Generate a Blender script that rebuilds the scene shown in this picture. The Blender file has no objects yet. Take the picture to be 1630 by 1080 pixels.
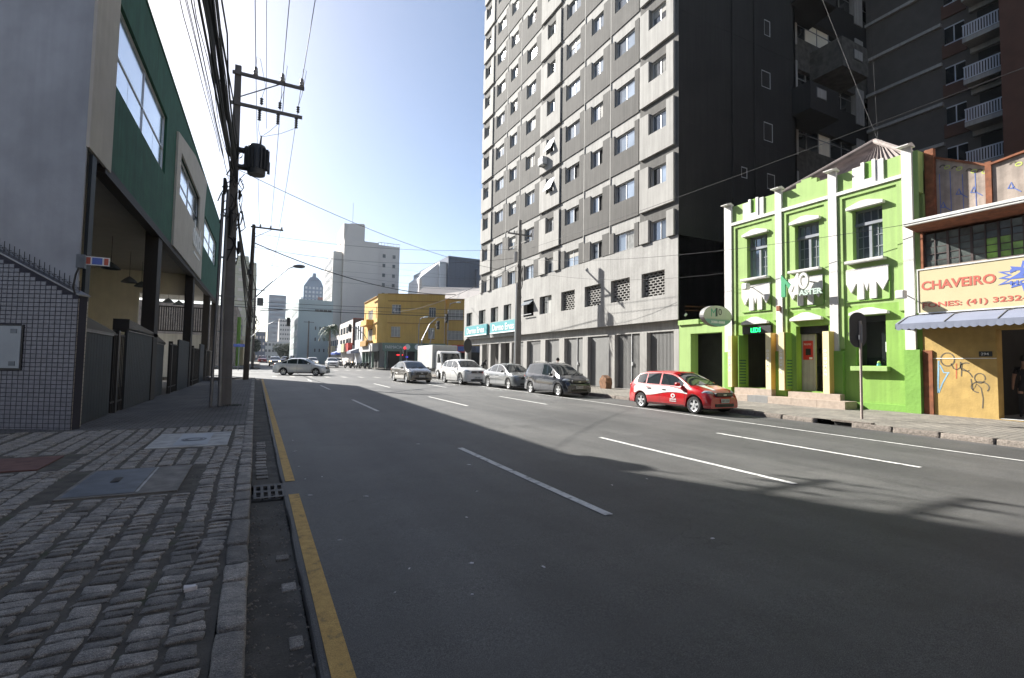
import bpy, bmesh, math, random
from mathutils import Vector, Matrix
from math import radians, sin, cos, pi, sqrt

random.seed(7)
sc = bpy.context.scene
COL = sc.collection

# ------------------------------------------------------------------ camera
cd = bpy.data.cameras.new('camera')
cam = bpy.data.objects.new('camera', cd); COL.objects.link(cam)
cd.sensor_width = 36; cd.sensor_fit = 'HORIZONTAL'; cd.lens = 17.448
cd.clip_start = 0.05; cd.clip_end = 5000
R3 = Matrix(((0.89035138, -0.03804616, -0.4536815),
             (-0.45497573, -0.03829004, -0.88968026),
             (0.01647744, 0.99854212, -0.05140167)))
cam.matrix_world = Matrix.Translation((0, 0, 1.65)) @ R3.to_4x4()
sc.camera = cam

# ------------------------------------------------------------------ light
SUN_AZ = 26.5     # degrees to the left of +Y
SUN_EL = 33.4
world = bpy.data.worlds.new('World'); sc.world = world; world.use_nodes = True
nt = world.node_tree; nt.nodes.clear()
sky = nt.nodes.new('ShaderNodeTexSky'); sky.sky_type = 'NISHITA'; sky.sun_disc = False
sky.sun_elevation = radians(SUN_EL); sky.sun_rotation = radians(-SUN_AZ)
sky.altitude = 900; sky.air_density = 1.0; sky.dust_density = 2.3; sky.ozone_density = 1.0
bg = nt.nodes.new('ShaderNodeBackground'); bg.inputs['Strength'].default_value = 0.058
wo = nt.nodes.new('ShaderNodeOutputWorld')
nt.links.new(sky.outputs[0], bg.inputs[0]); nt.links.new(bg.outputs[0], wo.inputs[0])
sd = bpy.data.lights.new('sun', 'SUN'); sd.energy = 5.0; sd.angle = radians(0.53); sd.color = (1.0, 0.965, 0.90)
sun = bpy.data.objects.new('sun', sd); COL.objects.link(sun)
sdir = Vector((-sin(radians(SUN_AZ)) * cos(radians(SUN_EL)), cos(radians(SUN_AZ)) * cos(radians(SUN_EL)), sin(radians(SUN_EL))))
sun.rotation_euler = sdir.to_track_quat('Z', 'Y').to_euler()
vs = sc.view_settings
vs.view_transform = 'Standard'; vs.look = 'None'; vs.gamma = 1; vs.use_curve_mapping = False
vs.exposure = 1.6
cy = sc.cycles
cy.max_bounces = 8; cy.diffuse_bounces = 4; cy.glossy_bounces = 4; cy.transmission_bounces = 4
cy.use_denoising = True
cy.sample_clamp_indirect = 20
cy.caustics_reflective = False; cy.blur_glossy = 0.6

# ------------------------------------------------------------------ materials
MATS = {}
def mat(name, col, rough=.8, metal=0, var=.12, scale=2.0, bump=0.0, bscale=60, streak=0.0, coat=0, emit=0, col2=None, spec=.5, fine=0.0, alpha=1):
    if name in MATS: return MATS[name]
    m = bpy.data.materials.new(name); m.use_nodes = True; MATS[name] = m
    t = m.node_tree; n = t.nodes; l = t.links
    b = n['Principled BSDF']
    b.inputs['Roughness'].default_value = rough; b.inputs['Metallic'].default_value = metal
    b.inputs['Specular IOR Level'].default_value = spec
    if coat: b.inputs['Coat Weight'].default_value = coat; b.inputs['Coat Roughness'].default_value = .03
    c = (*col, 1)
    if emit:
        b.inputs['Emission Color'].default_value = c; b.inputs['Emission Strength'].default_value = emit
    g = n.new('ShaderNodeNewGeometry')
    out = None
    if var or fine or streak or col2:
        nz = n.new('ShaderNodeTexNoise'); nz.inputs['Scale'].default_value = scale; nz.inputs['Detail'].default_value = 6
        l.new(g.outputs['Position'], nz.inputs['Vector'])
        rp = n.new('ShaderNodeValToRGB')
        lo = tuple(max(0, x * (1 - var)) for x in col); hi = tuple(min(1, x * (1 + var)) for x in col)
        if col2: lo = col2
        rp.color_ramp.elements[0].position = .33; rp.color_ramp.elements[0].color = (*lo, 1)
        rp.color_ramp.elements[1].position = .67; rp.color_ramp.elements[1].color = (*hi, 1)
        l.new(nz.outputs[0], rp.inputs[0]); out = rp.outputs[0]
        if streak:
            mp = n.new('ShaderNodeMapping'); mp.inputs['Scale'].default_value = (7, 7, .35)
            l.new(g.outputs['Position'], mp.inputs[0])
            n2 = n.new('ShaderNodeTexNoise'); n2.inputs['Scale'].default_value = 1; n2.inputs['Detail'].default_value = 5
            l.new(mp.outputs[0], n2.inputs['Vector'])
            r2 = n.new('ShaderNodeMapRange'); r2.inputs[1].default_value = .35; r2.inputs[2].default_value = .65
            r2.inputs[3].default_value = 1 - streak; r2.inputs[4].default_value = 1
            l.new(n2.outputs[0], r2.inputs[0])
            mx = n.new('ShaderNodeMix'); mx.data_type = 'RGBA'; mx.blend_type = 'MULTIPLY'; mx.inputs[0].default_value = 1
            l.new(out, mx.inputs[6]); l.new(r2.outputs[0], mx.inputs[7]); out = mx.outputs[2]
        if fine:
            n3 = n.new('ShaderNodeTexNoise'); n3.inputs['Scale'].default_value = bscale; n3.inputs['Detail'].default_value = 3
            l.new(g.outputs['Position'], n3.inputs['Vector'])
            r3 = n.new('ShaderNodeMapRange'); r3.inputs[1].default_value = .3; r3.inputs[2].default_value = .7
            r3.inputs[3].default_value = 1 - fine; r3.inputs[4].default_value = 1 + fine
            l.new(n3.outputs[0], r3.inputs[0])
            mx = n.new('ShaderNodeMix'); mx.data_type = 'RGBA'; mx.blend_type = 'MULTIPLY'; mx.inputs[0].default_value = 1
            l.new(out, mx.inputs[6]); l.new(r3.outputs[0], mx.inputs[7]); out = mx.outputs[2]
        l.new(out, b.inputs['Base Color'])
    else:
        b.inputs['Base Color'].default_value = c
    if bump:
        nb = n.new('ShaderNodeTexNoise'); nb.inputs['Scale'].default_value = bscale; nb.inputs['Detail'].default_value = 5
        l.new(g.outputs['Position'], nb.inputs['Vector'])
        bp = n.new('ShaderNodeBump'); bp.inputs['Strength'].default_value = bump; bp.inputs['Distance'].default_value = .02
        l.new(nb.outputs[0], bp.inputs['Height']); l.new(bp.outputs[0], b.inputs['Normal'])
    return m

def tint(m, amount=.1):
    """per-object brightness variation (each stone, panel or plate has its own tone)"""
    t = m.node_tree; n = t.nodes; l = t.links; b = n['Principled BSDF']
    oi = n.new('ShaderNodeObjectInfo'); r = n.new('ShaderNodeMapRange')
    r.inputs[3].default_value = 1 - amount; r.inputs[4].default_value = 1 + amount
    l.new(oi.outputs['Random'], r.inputs[0])
    mx = n.new('ShaderNodeMix'); mx.data_type = 'RGBA'; mx.blend_type = 'MULTIPLY'; mx.inputs[0].default_value = 1
    s = b.inputs['Base Color'].links
    if s: l.new(s[0].from_socket, mx.inputs[6])
    else: mx.inputs[6].default_value = b.inputs['Base Color'].default_value
    l.new(r.outputs[0], mx.inputs[7]); l.new(mx.outputs[2], b.inputs['Base Color'])
    return m

M_ = dict(
 gray_render=mat('grey render', (.32, .335, .37), .9, var=.12, scale=1.2, bump=.25, bscale=9, streak=.06),
 cream=mat('cream paint', (.50, .475, .43), .85, var=.05, streak=.08, bump=.1),
 green_render=mat('dark green render', (.030, .115, .075), .85, var=.14, bump=.5, bscale=30, streak=.25),
 soffit=mat('soffit', (.50, .48, .44), .85, var=.05),
 cream_wall=mat('yellowish cream wall', (.78, .73, .60), .85, var=.05, streak=.05),
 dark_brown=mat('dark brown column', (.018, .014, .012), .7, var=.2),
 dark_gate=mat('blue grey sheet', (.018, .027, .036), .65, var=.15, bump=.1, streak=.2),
 black_metal=mat('black metal', (.012, .012, .013), .5, var=.1),
 tile=mat('blue grey tile', (.165, .172, .205), .35, var=.14, scale=9, spec=.5),
 tile_warm=mat('edge tile', (.34, .31, .26), .4, var=.1, scale=9),
 grout=mat('grout', (.035, .035, .05), .9, var=.1),
 white_metal=mat('white painted metal', (0.306, 0.340, 0.374), .5, var=.08, bump=.05),
 galv=mat('galvanised steel', (.20, .205, .22), .45, metal=.5, var=.15, streak=.15),
 pole=mat('pole concrete', (.20, .19, .18), .85, var=.12, bump=.3, bscale=20, streak=.2),
 pole_dark=mat('weathered wood pole', (.09, .075, .065), .85, var=.2, bump=.3, bscale=20, streak=.3),
 cable=mat('cable', (.012, .012, .014), .6, var=0),
 porcelain=mat('porcelain', (.35, .33, .31), .3, var=.05),
 transformer=mat('transformer grey', (.075, .078, .08), .5, var=.12, streak=.2),
 concrete=mat('pale concrete render', (.345, .338, .322), .9, var=.09, scale=.9, bump=.35, bscale=7, streak=.20, fine=.05),
 concrete_pale=mat('pale panel render', (.345, .336, .318), .9, var=.06, scale=1.2, bump=.3, bscale=7, streak=.22),
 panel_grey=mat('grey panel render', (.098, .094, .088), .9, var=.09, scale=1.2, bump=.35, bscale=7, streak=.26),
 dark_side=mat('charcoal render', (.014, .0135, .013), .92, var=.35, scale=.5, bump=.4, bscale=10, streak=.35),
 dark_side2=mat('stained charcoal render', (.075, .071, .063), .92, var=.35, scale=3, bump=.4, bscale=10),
 glass=mat('window glass', (.20, .24, .29), .05, metal=.45, var=.25, scale=.35),
 glass_dark=mat('dark glass', (.015, .018, .02), .03, var=0, spec=.8),
 alu=mat('aluminium', (.55, .56, .57), .35, metal=.4, var=.04),
 curtain=mat('curtain', (.42, .42, .40), .8, var=.1, streak=.3),
 interior=mat('dark interior', (.016, .015, .014), .9, var=.3, scale=2),
 gate_grey=mat('grey painted gate', (.21, .21, .205), .6, var=.06, streak=.12),
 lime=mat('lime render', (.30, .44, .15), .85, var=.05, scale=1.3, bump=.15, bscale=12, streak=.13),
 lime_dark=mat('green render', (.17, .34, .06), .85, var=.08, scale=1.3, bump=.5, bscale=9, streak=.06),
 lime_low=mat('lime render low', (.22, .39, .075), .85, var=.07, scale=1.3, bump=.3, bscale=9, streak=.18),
 white=mat('white paint', (0.640, 0.632, 0.608), .75, var=.06, streak=.16),
 shutter=mat('grey blue wood', (.20, .215, .25), .6, var=.1),
 tile_roof=mat('fibre cement', (.21, .18, .17), .9, var=.2, streak=.1),
 step=mat('beige tile step', (0.354, 0.286, 0.231), .6, var=.12, scale=8),
 yellow=mat('yellow sign', (.60, .42, .13), .5, var=.04),
 yellow_front=mat('pale yellow sign', (.62, .57, .34), .5, var=.04),
 ochre=mat('ochre render', (.42, .285, .095), .85, var=.14, scale=3, bump=.25, bscale=18, streak=.08),
 signcream=mat('sign vinyl cream', (.48, .41, .24), .55, var=.03),
 salmon=mat('salmon letters', (0.422, 0.095, 0.061), .6, var=.06),
 signblue=mat('blue print', (.08, .13, .42), .6, var=.05),
 awning=mat('blue grey awning', (.175, .195, .26), .6, var=.06, bump=.1, bscale=3),
 rust=mat('rusty steel', (.20, .07, .03), .85, var=.3, scale=6),
 old_render=mat('old dirty render', (0.340, 0.286, 0.245), .9, var=.2, scale=2.5, bump=.3, bscale=9, streak=.25),
 yellow_house=mat('ochre yellow render', (.58, .36, .085), .85, var=.07, scale=.6, bump=.1, streak=.12),
 yellow_trim=mat('yellow trim', (0.340, 0.184, 0.034), .85, var=.08),
 signgreen=mat('grey green fascia', (.12, .19, .16), .5, var=.12),
 teal=mat('teal vinyl', (.075, .30, .33), .5, var=.06),
 silver_txt=mat('pale letters', (.70, .72, .72), .5, var=0),
 far_grey=mat('tower grey', (.56, .51, .47), .9, var=.04, scale=.2),
 far_pale=mat('tower pale', (.46, .45, .43), .9, var=.04, scale=.2),
 far_teal=mat('pale green grey', (.34, .41, .42), .9, var=.05, scale=.2),
 far_blue=mat('navy cladding', (.055, .075, .12), .6, var=.08, scale=.2),
 far_white=mat('white cladding', (.55, .56, .58), .7, var=.04, scale=.2),
 far_red=mat('brick red', (0.224, 0.061, 0.041), .85, var=.1, scale=.3),
 far_cream=mat('pale cream tower', (.46, .44, .34), .9, var=.05, scale=.2),
 far_glass=mat('far glass', (.12, .16, .22), .15, metal=.3, var=.1, scale=.2),
 win_dark=mat('far window', (.04, .045, .05), .2, var=0),
 brickbrown=mat('brown brick', (.10, .05, .035), .9, var=.12, bump=.3),
 rail=mat('white railing', (.50, .52, .58), .6, var=.05),
 red=mat('red paint', (.40, .002, .006), .28, var=0, coat=.8),
 carwhite=mat('white car paint', (0.646, 0.646, 0.637), .3, var=0, coat=.8),
 carsilver=mat('silver car paint', (.62, .63, .64), .3, metal=.15, var=0, coat=.7),
 cargrey=mat('grey car paint', (.20, .21, .22), .28, metal=.55, var=0, coat=.8),
 cardark=mat('graphite car paint', (.022, .026, .038), .22, metal=.15, var=0, coat=.9),
 carbronze=mat('bronze car paint', (.20, .185, .165), .25, metal=.5, var=0, coat=.9),
 carblack=mat('black car paint', (.008, .009, .012), .2, var=0, coat=.8),
 carglass=mat('car glass', (.018, .024, .028), .02, var=0, spec=.9),
 rubber=mat('tyre rubber', (.014, .014, .014), .85, var=.1),
 hub=mat('wheel silver', (.55, .56, .57), .3, metal=.5, var=0),
 plastic=mat('black plastic', (.014, .014, .015), .55, var=.1),
 lamp=mat('headlamp lens', (.42, .46, .50), .08, metal=.4, var=0),
 tail=mat('tail lamp', (.35, .01, .01), .15, var=0),
 plate=mat('number plate', (.42, .43, .43), .4, var=.03),
 plate_txt=mat('plate characters', (.03, .03, .03), .6, var=0),
 truckbox=mat('truck box', (0.449, 0.449, 0.428), .6, var=.03, streak=.06),
 led=mat('green led', (.02, 1.0, .22), .5, var=0, emit=1.6),
 redled=mat('red neon', (1.0, .03, .04), .5, var=0, emit=.9),
 blueled=mat('blue neon', (.08, .05, 1.0), .5, var=0, emit=.6),
 amber=mat('lit headlamp', (1.0, .72, .42), .4, var=0, emit=2.0),
 poster=mat('red poster', (.50, .03, .02), .5, var=.1),
 skin=mat('skin', (.35, .20, .14), .6, var=0),
 cloth_dark=mat('dark cloth', (.016, .016, .018), .9, var=.2),
 cloth_wine=mat('wine cloth', (.14, .03, .04), .9, var=.2),
 hair=mat('hair', (.012, .01, .008), .8, var=0),
 wood=mat('rough wood', (.20, .10, .05), .85, var=.3, scale=6, bump=.4, bscale=14),
 foliage=mat('dark foliage', (.030, .045, .030), .8, var=.4, scale=1.0),
 palm=mat('palm leaf', (.060, .095, .035), .6, var=.3, scale=2),
 trunk=mat('trunk', (.12, .09, .07), .9, var=.2, bump=.4),
 litter=mat('white litter', (.62, .60, .60), .7, var=.1, scale=20),
 grey_cover=mat('steel cover', (.13, .15, .175), .5, metal=.3, var=.2, scale=5, bump=.15, bscale=60),
 pale_cement=mat('pale cement cover', (.36, .36, .35), .8, var=.25, scale=5, bump=.2),
 redcem=mat('red cement', (.13, .065, .055), .9, var=.25, scale=6, bump=.2),
 lime_glass=mat('lime interior panel', (.30, .52, .05), .8, var=.25, scale=3),
)
tint(M_['concrete_pale'], .05); tint(M_['panel_grey'], .07); tint(M_['glass'], .5)
for k in ('tile', ): pass

def ground_mat(name, kind):
    m = bpy.data.materials.new(name); m.use_nodes = True; t = m.node_tree; n = t.nodes; l = t.links; b = n['Principled BSDF']
    g = n.new('ShaderNodeNewGeometry')
    def noise(scale, detail=6, mapping=None, rough=.5):
        z = n.new('ShaderNodeTexNoise'); z.inputs['Scale'].default_value = scale; z.inputs['Detail'].default_value = detail
        z.inputs['Roughness'].default_value = rough
        if mapping:
            mp = n.new('ShaderNodeMapping'); mp.inputs['Scale'].default_value = mapping; l.new(g.outputs['Position'], mp.inputs[0]); l.new(mp.outputs[0], z.inputs['Vector'])
        else: l.new(g.outputs['Position'], z.inputs['Vector'])
        return z.outputs[0]
    def ramp(fac, stops):
        r = n.new('ShaderNodeValToRGB'); e = r.color_ramp.elements
        e[0].position, e[0].color = stops[0][0], (*stops[0][1], 1); e[1].position, e[1].color = stops[-1][0], (*stops[-1][1], 1)
        for p, c in stops[1:-1]:
            q = e.new(p); q.color = (*c, 1)
        l.new(fac, r.inputs[0]); return r.outputs[0]
    def mul(a, bb, f=1, typ='MULTIPLY'):
        x = n.new('ShaderNodeMix'); x.data_type = 'RGBA'; x.blend_type = typ; x.inputs[0].default_value = f
        l.new(a, x.inputs[6]); l.new(bb, x.inputs[7]); return x.outputs[2]
    w = lambda v: (v, v, v)
    if kind == 'asphalt':
        c = ramp(noise(.30, 7, rough=.62), [(.34, (.050, .050, .050)), (.5, (.068, .068, .066)), (.66, (.086, .085, .081))])
        c = mul(c, ramp(noise(1.7, 6, rough=.7), [(.30, w(.80)), (.5, w(1.0)), (.74, w(1.06))]))
        c = mul(c, ramp(noise(.9, 3, (1, .35, 1)), [(.24, w(.68)), (.34, w(1.0))]))
        c = mul(c, ramp(noise(1, 4, (1.1, .06, 1)), [(.33, w(.74)), (.62, w(1.10))]))
        c = mul(c, ramp(noise(160, 2), [(.30, w(.35)), (.5, w(1.0)), (.70, w(1.8))]))
        c = mul(c, ramp(noise(35, 2), [(.3, w(.86)), (.7, w(1.14))]))
        vo = n.new('ShaderNodeTexVoronoi'); vo.feature = 'DISTANCE_TO_EDGE'; vo.inputs['Scale'].default_value = .32
        wv = n.new('ShaderNodeVectorMath'); wv.operation = 'ADD'
        nn = n.new('ShaderNodeTexNoise'); nn.inputs['Scale'].default_value = 1.2; nn.inputs['Detail'].default_value = 6
        l.new(g.outputs['Position'], nn.inputs['Vector']); l.new(g.outputs['Position'], wv.inputs[0])
        sc2 = n.new('ShaderNodeVectorMath'); sc2.operation = 'SCALE'; sc2.inputs['Scale'].default_value = 2.2
        l.new(nn.outputs['Color'], sc2.inputs[0]); l.new(sc2.outputs[0], wv.inputs[1]); l.new(wv.outputs[0], vo.inputs['Vector'])
        crack = ramp(vo.outputs['Distance'], [(.0, w(.45)), (.006, w(1.0))])
        msk = ramp(noise(.22, 2), [(.50, w(0)), (.60, w(1))])
        x = n.new('ShaderNodeMix'); x.data_type = 'RGBA'; x.blend_type = 'MULTIPLY'
        l.new(msk, x.inputs[0]); l.new(c, x.inputs[6]); l.new(crack, x.inputs[7]); c = x.outputs[2]
        b.inputs['Roughness'].default_value = .66; bs, bstr = 160, .35
    elif kind == 'gutter':
        c = ramp(noise(3, 8), [(.3, (.032, .030, .026)), (.55, (.07, .065, .055)), (.75, (.12, .11, .095))])
        c = mul(c, ramp(noise(120, 2), [(.3, w(.7)), (.7, w(1.3))])); b.inputs['Roughness'].default_value = .9; bs, bstr = 40, .6
    elif kind == 'soil':
        c = ramp(noise(5, 8), [(.3, (.050, .045, .038)), (.6, (.10, .09, .074)), (.8, (.15, .135, .11))])
        gm = ramp(noise(2.5, 6), [(.60, w(0)), (.72, w(1))])
        gc = n.new('ShaderNodeRGB'); gc.outputs[0].default_value = (.030, .045, .014, 1)
        x = n.new('ShaderNodeMix'); x.data_type = 'RGBA'; l.new(gm, x.inputs[0]); l.new(c, x.inputs[6]); l.new(gc.outputs[0], x.inputs[7]); c = x.outputs[2]
        b.inputs['Roughness'].default_value = .95; bs, bstr = 60, .8
    elif kind == 'granite':
        c = ramp(noise(9, 4), [(.3, (.128, .122, .114)), (.7, (.262, .240, .210))])
        c = mul(c, ramp(noise(170, 3, rough=.7), [(.32, w(.22)), (.46, w(.8)), (.60, w(1.35)), (.72, w(2.2))]))
        c = mul(c, ramp(noise(45, 5, (.6, 2.2, 1)), [(.3, w(.65)), (.65, w(1.2))]))
        b.inputs['Roughness'].default_value = .7; bs, bstr = 38, .9
    elif kind == 'setts':      # small stone setts in the distance
        br = n.new('ShaderNodeTexBrick'); br.inputs['Scale'].default_value = 1
        br.inputs['Brick Width'].default_value = .22; br.inputs['Row Height'].default_value = .11; br.inputs['Mortar Size'].default_value = .012
        br.inputs['Color1'].default_value = (.15, .145, .14, 1); br.inputs['Color2'].default_value = (.105, .10, .10, 1); br.inputs['Mortar'].default_value = (.035, .033, .028, 1)
        l.new(g.outputs['Position'], br.inputs['Vector']); c = br.outputs[0]
        c = mul(c, ramp(noise(1.2, 6), [(.3, w(.7)), (.7, w(1.15))])); c = mul(c, ramp(noise(60, 3), [(.3, w(.7)), (.7, w(1.25))]))
        b.inputs['Roughness'].default_value = .85; bs, bstr = 25, .5
    elif kind == 'rightpave':
        br = n.new('ShaderNodeTexBrick'); br.inputs['Scale'].default_value = 1
        br.inputs['Brick Width'].default_value = .20; br.inputs['Row Height'].default_value = .14; br.inputs['Mortar Size'].default_value = .012
        br.inputs['Color1'].default_value = (.22, .20, .17, 1); br.inputs['Color2'].default_value = (.16, .148, .13, 1); br.inputs['Mortar'].default_value = (.075, .068, .056, 1)
        l.new(g.outputs['Position'], br.inputs['Vector']); c = br.outputs[0]
        c = mul(c, ramp(noise(1.5, 8), [(.3, w(.72)), (.7, w(1.18))])); c = mul(c, ramp(noise(45, 4), [(.3, w(.75)), (.7, w(1.25))]))
        b.inputs['Roughness'].default_value = .9; bs, bstr = 18, .9
    elif kind == 'yellowline':
        c = ramp(noise(14, 6), [(.28, (.20, .15, .07)), (.42, (.46, .29, .085)), (.7, (.56, .36, .11))])
        c = mul(c, ramp(noise(140, 2), [(.3, w(.7)), (.6, w(1.1))])); b.inputs['Roughness'].default_value = .8; bs, bstr = 120, .4
    elif kind == 'whiteline':
        c = ramp(noise(10, 8), [(.30, (.20, .20, .19)), (.42, (.52, .52, .50)), (.7, (.66, .66, .63))])
        c = mul(c, ramp(noise(140, 2), [(.3, w(.8)), (.6, w(1.05))])); b.inputs['Roughness'].default_value = .75; bs, bstr = 120, .4
    l.new(c, b.inputs['Base Color'])
    nb = noise(bs, 5, rough=.65); bp = n.new('ShaderNodeBump'); bp.inputs['Strength'].default_value = bstr; bp.inputs['Distance'].default_value = .012
    l.new(nb, bp.inputs['Height']); l.new(bp.outputs[0], b.inputs['Normal'])
    return m
G_ = {k: ground_mat(k, k) for k in ('asphalt', 'gutter', 'soil', 'granite', 'setts', 'rightpave', 'yellowline', 'whiteline')}
tint(G_['granite'], .45)

# ------------------------------------------------------------------ helpers
ORG = {}
class MB:
    def __init__(s): s.v = []; s.f = []; s.mi = []; s.c = 0
    def add(s, vs_, fs):
        o = len(s.v); s.v += [tuple(v) for v in vs_]
        for f in fs: s.f.append(tuple(i + o for i in f)); s.mi.append(s.c)
        return s
    def mat(s, i): s.c = i; return s
    def box(s, x0, x1, y0, y1, z0, z1):
        return s.add([(x0, y0, z0), (x1, y0, z0), (x1, y1, z0), (x0, y1, z0), (x0, y0, z1), (x1, y0, z1), (x1, y1, z1), (x0, y1, z1)],
                     [(0, 3, 2, 1), (4, 5, 6, 7), (0, 1, 5, 4), (1, 2, 6, 5), (2, 3, 7, 6), (3, 0, 4, 7)])
    def obox(s, O, U, V, N, u0, u1, v0, v1, n0, n1):
        O, U, V, N = map(Vector, (O, U, V, N))
        P = lambda a, b, c: O + U * a + V * b + N * c
        return s.add([P(u0, v0, n0), P(u1, v0, n0), P(u1, v1, n0), P(u0, v1, n0), P(u0, v0, n1), P(u1, v0, n1), P(u1, v1, n1), P(u0, v1, n1)],
                     [(0, 3, 2, 1), (4, 5, 6, 7), (0, 1, 5, 4), (1, 2, 6, 5), (2, 3, 7, 6), (3, 0, 4, 7)])
    def poly(s, O, U, V, N, pts, n0, n1):
        O, U, V, N = map(Vector, (O, U, V, N)); k = len(pts)
        a = [O + U * p[0] + V * p[1] + N * n0 for p in pts]; b = [O + U * p[0] + V * p[1] + N * n1 for p in pts]
        return s.add(a + b, [tuple(range(k))[::-1], tuple(range(k, 2 * k))] + [(i, (i + 1) % k, (i + 1) % k + k, i + k) for i in range(k)])
    def cyl(s, p0, p1, r0, r1=None, n=10, cap=True):
        r1 = r0 if r1 is None else r1
        p0, p1 = Vector(p0), Vector(p1); d = (p1 - p0).normalized()
        a = d.orthogonal().normalized(); b = d.cross(a)
        vs_ = [p0 + (a * cos(2 * pi * i / n) + b * sin(2 * pi * i / n)) * r0 for i in range(n)] + [p1 + (a * cos(2 * pi * i / n) + b * sin(2 * pi * i / n)) * r1 for i in range(n)]
        fs = [(i, (i + 1) % n, (i + 1) % n + n, i + n) for i in range(n)]
        if cap: fs += [tuple(range(n))[::-1], tuple(range(n, 2 * n))]
        return s.add(vs_, fs)
    def tube(s, pts, r, n=6):
        pts = [Vector(p) for p in pts]; rings = []
        for i, p in enumerate(pts):
            d = (pts[min(i + 1, len(pts) - 1)] - pts[max(i - 1, 0)]).normalized()
            ref = Vector((0, 0, 1)) if abs(d.z) < .9 else Vector((1, 0, 0))
            a = d.cross(ref).normalized(); b = d.cross(a)
            rr = r[i] if isinstance(r, (list, tuple)) else r
            rings.append([p + (a * cos(2 * pi * k / n) + b * sin(2 * pi * k / n)) * rr for k in range(n)])
        vs_ = [v for rg in rings for v in rg]; fs = []
        for i in range(len(pts) - 1):
            for k in range(n): fs.append((i * n + k, i * n + (k + 1) % n, (i + 1) * n + (k + 1) % n, (i + 1) * n + k))
        fs += [tuple(range(n)), tuple(range((len(pts) - 1) * n, len(pts) * n))[::-1]]
        return s.add(vs_, fs)
    def lathe(s, C, A, prof, n=20):
        C, A = Vector(C), Vector(A).normalized(); a = A.orthogonal().normalized(); b = A.cross(a)
        vs_ = [C + A * h + (a * cos(2 * pi * i / n) + b * sin(2 * pi * i / n)) * r for (r, h) in prof for i in range(n)]
        fs = []
        for j in range(len(prof) - 1):
            for i in range(n): fs.append((j * n + i, j * n + (i + 1) % n, (j + 1) * n + (i + 1) % n, (j + 1) * n + i))
        return s.add(vs_, fs)
    def wall(s, O, U, V, N, W, H, holes, depth, u_start=0, v_start=0):
        """flat wall with real openings; N points inwards, reveals go in by depth"""
        O, U, V, N = map(Vector, (O, U, V, N))
        us = sorted({u_start, W} | {h[0] for h in holes} | {h[2] for h in holes}); vs_ = sorted({v_start, H} | {h[1] for h in holes} | {h[3] for h in holes})
        P = lambda a, b, c=0: O + U * a + V * b + N * c
        for j in range(len(vs_) - 1):
            run = None
            for i in range(len(us) - 1):
                cu, cv = (us[i] + us[i + 1]) / 2, (vs_[j] + vs_[j + 1]) / 2
                inside = any(h[0] < cu < h[2] and h[1] < cv < h[3] for h in holes)
                if not inside and run is None: run = us[i]
                if inside and run is not None:
                    s.add([P(run, vs_[j]), P(us[i], vs_[j]), P(us[i], vs_[j + 1]), P(run, vs_[j + 1])], [(0, 1, 2, 3)]); run = None
            if run is not None: s.add([P(run, vs_[j]), P(us[-1], vs_[j]), P(us[-1], vs_[j + 1]), P(run, vs_[j + 1])], [(0, 1, 2, 3)])
        for h in holes:
            c = [(h[0], h[1]), (h[2], h[1]), (h[2], h[3]), (h[0], h[3])]
            for i in range(4):
                a, b = c[i], c[(i + 1) % 4]
                s.add([P(*a), P(*b), P(*b, depth), P(*a, depth)], [(0, 1, 2, 3)])
        return s

def build(mb, name, mats, parent=None, smooth=False, local=False, org=None, bevel=0):
    if not isinstance(mats, (list, tuple)): mats = [mats]
    mats = [M_[m] if isinstance(m, str) else m for m in mats]
    me = bpy.data.meshes.new(name)
    vs_ = [Vector(v) for v in mb.v]
    if parent is not None:
        loc, rz = ORG.get(parent.name, (Vector((0, 0, 0)), 0)); o_org = (loc, rz)
        if not local:
            Rm = Matrix.Rotation(-rz, 3, 'Z'); vs_ = [Rm @ (v - loc) for v in vs_]
    else:
        if org is None:
            n = max(1, len(vs_)); loc = Vector((sum(v.x for v in vs_) / n, sum(v.y for v in vs_) / n, min(v.z for v in vs_)))
        else: loc = Vector(org)
        vs_ = [v - loc for v in vs_]; o_org = (loc, 0)
    me.from_pydata(vs_, [], mb.f); me.update()
    for m in mats: me.materials.append(m)
    if len(mats) > 1:
        me.polygons.foreach_set('material_index', mb.mi)
    if smooth:
        me.polygons.foreach_set('use_smooth', [True] * len(me.polygons))
        try: me.set_sharp_from_angle(angle=radians(40))
        except Exception: pass
    o = bpy.data.objects.new(name, me); COL.objects.link(o)
    if parent is not None: o.parent = parent
    else: o.location = loc
    ORG[o.name] = o_org
    if bevel:
        bv = o.modifiers.new('bevel', 'BEVEL'); bv.width = bevel; bv.segments = 2; bv.limit_method = 'ANGLE'
    return o
def tag(o, label=None, cat=None, group=None, kind=None):
    if label: o['label'] = label
    if cat: o['category'] = cat
    if group: o['group'] = group
    if kind: o['kind'] = kind
    return o
def thing(name, label, cat, loc=(0, 0, 0), rz=0, group=None):
    o = bpy.data.objects.new(name, None); COL.objects.link(o); o.location = loc; o.rotation_euler = (0, 0, rz)
    o.empty_display_size = .2
    ORG[o.name] = (Vector(loc), rz)
    return tag(o, label, cat, group)
def copy_tree(o, parent=None):
    c = o.copy(); COL.objects.link(c)
    if parent is not None: c.parent = parent
    for ch in o.children: copy_tree(ch, c)
    return c
def inst(src, parent=None, loc=None, name=None):
    c = src.copy(); COL.objects.link(c)
    if parent is not None: c.parent = parent
    if loc is not None: c.location = loc
    ORG[c.name] = ORG.get(src.name, (Vector((0, 0, 0)), 0))
    return c

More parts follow.
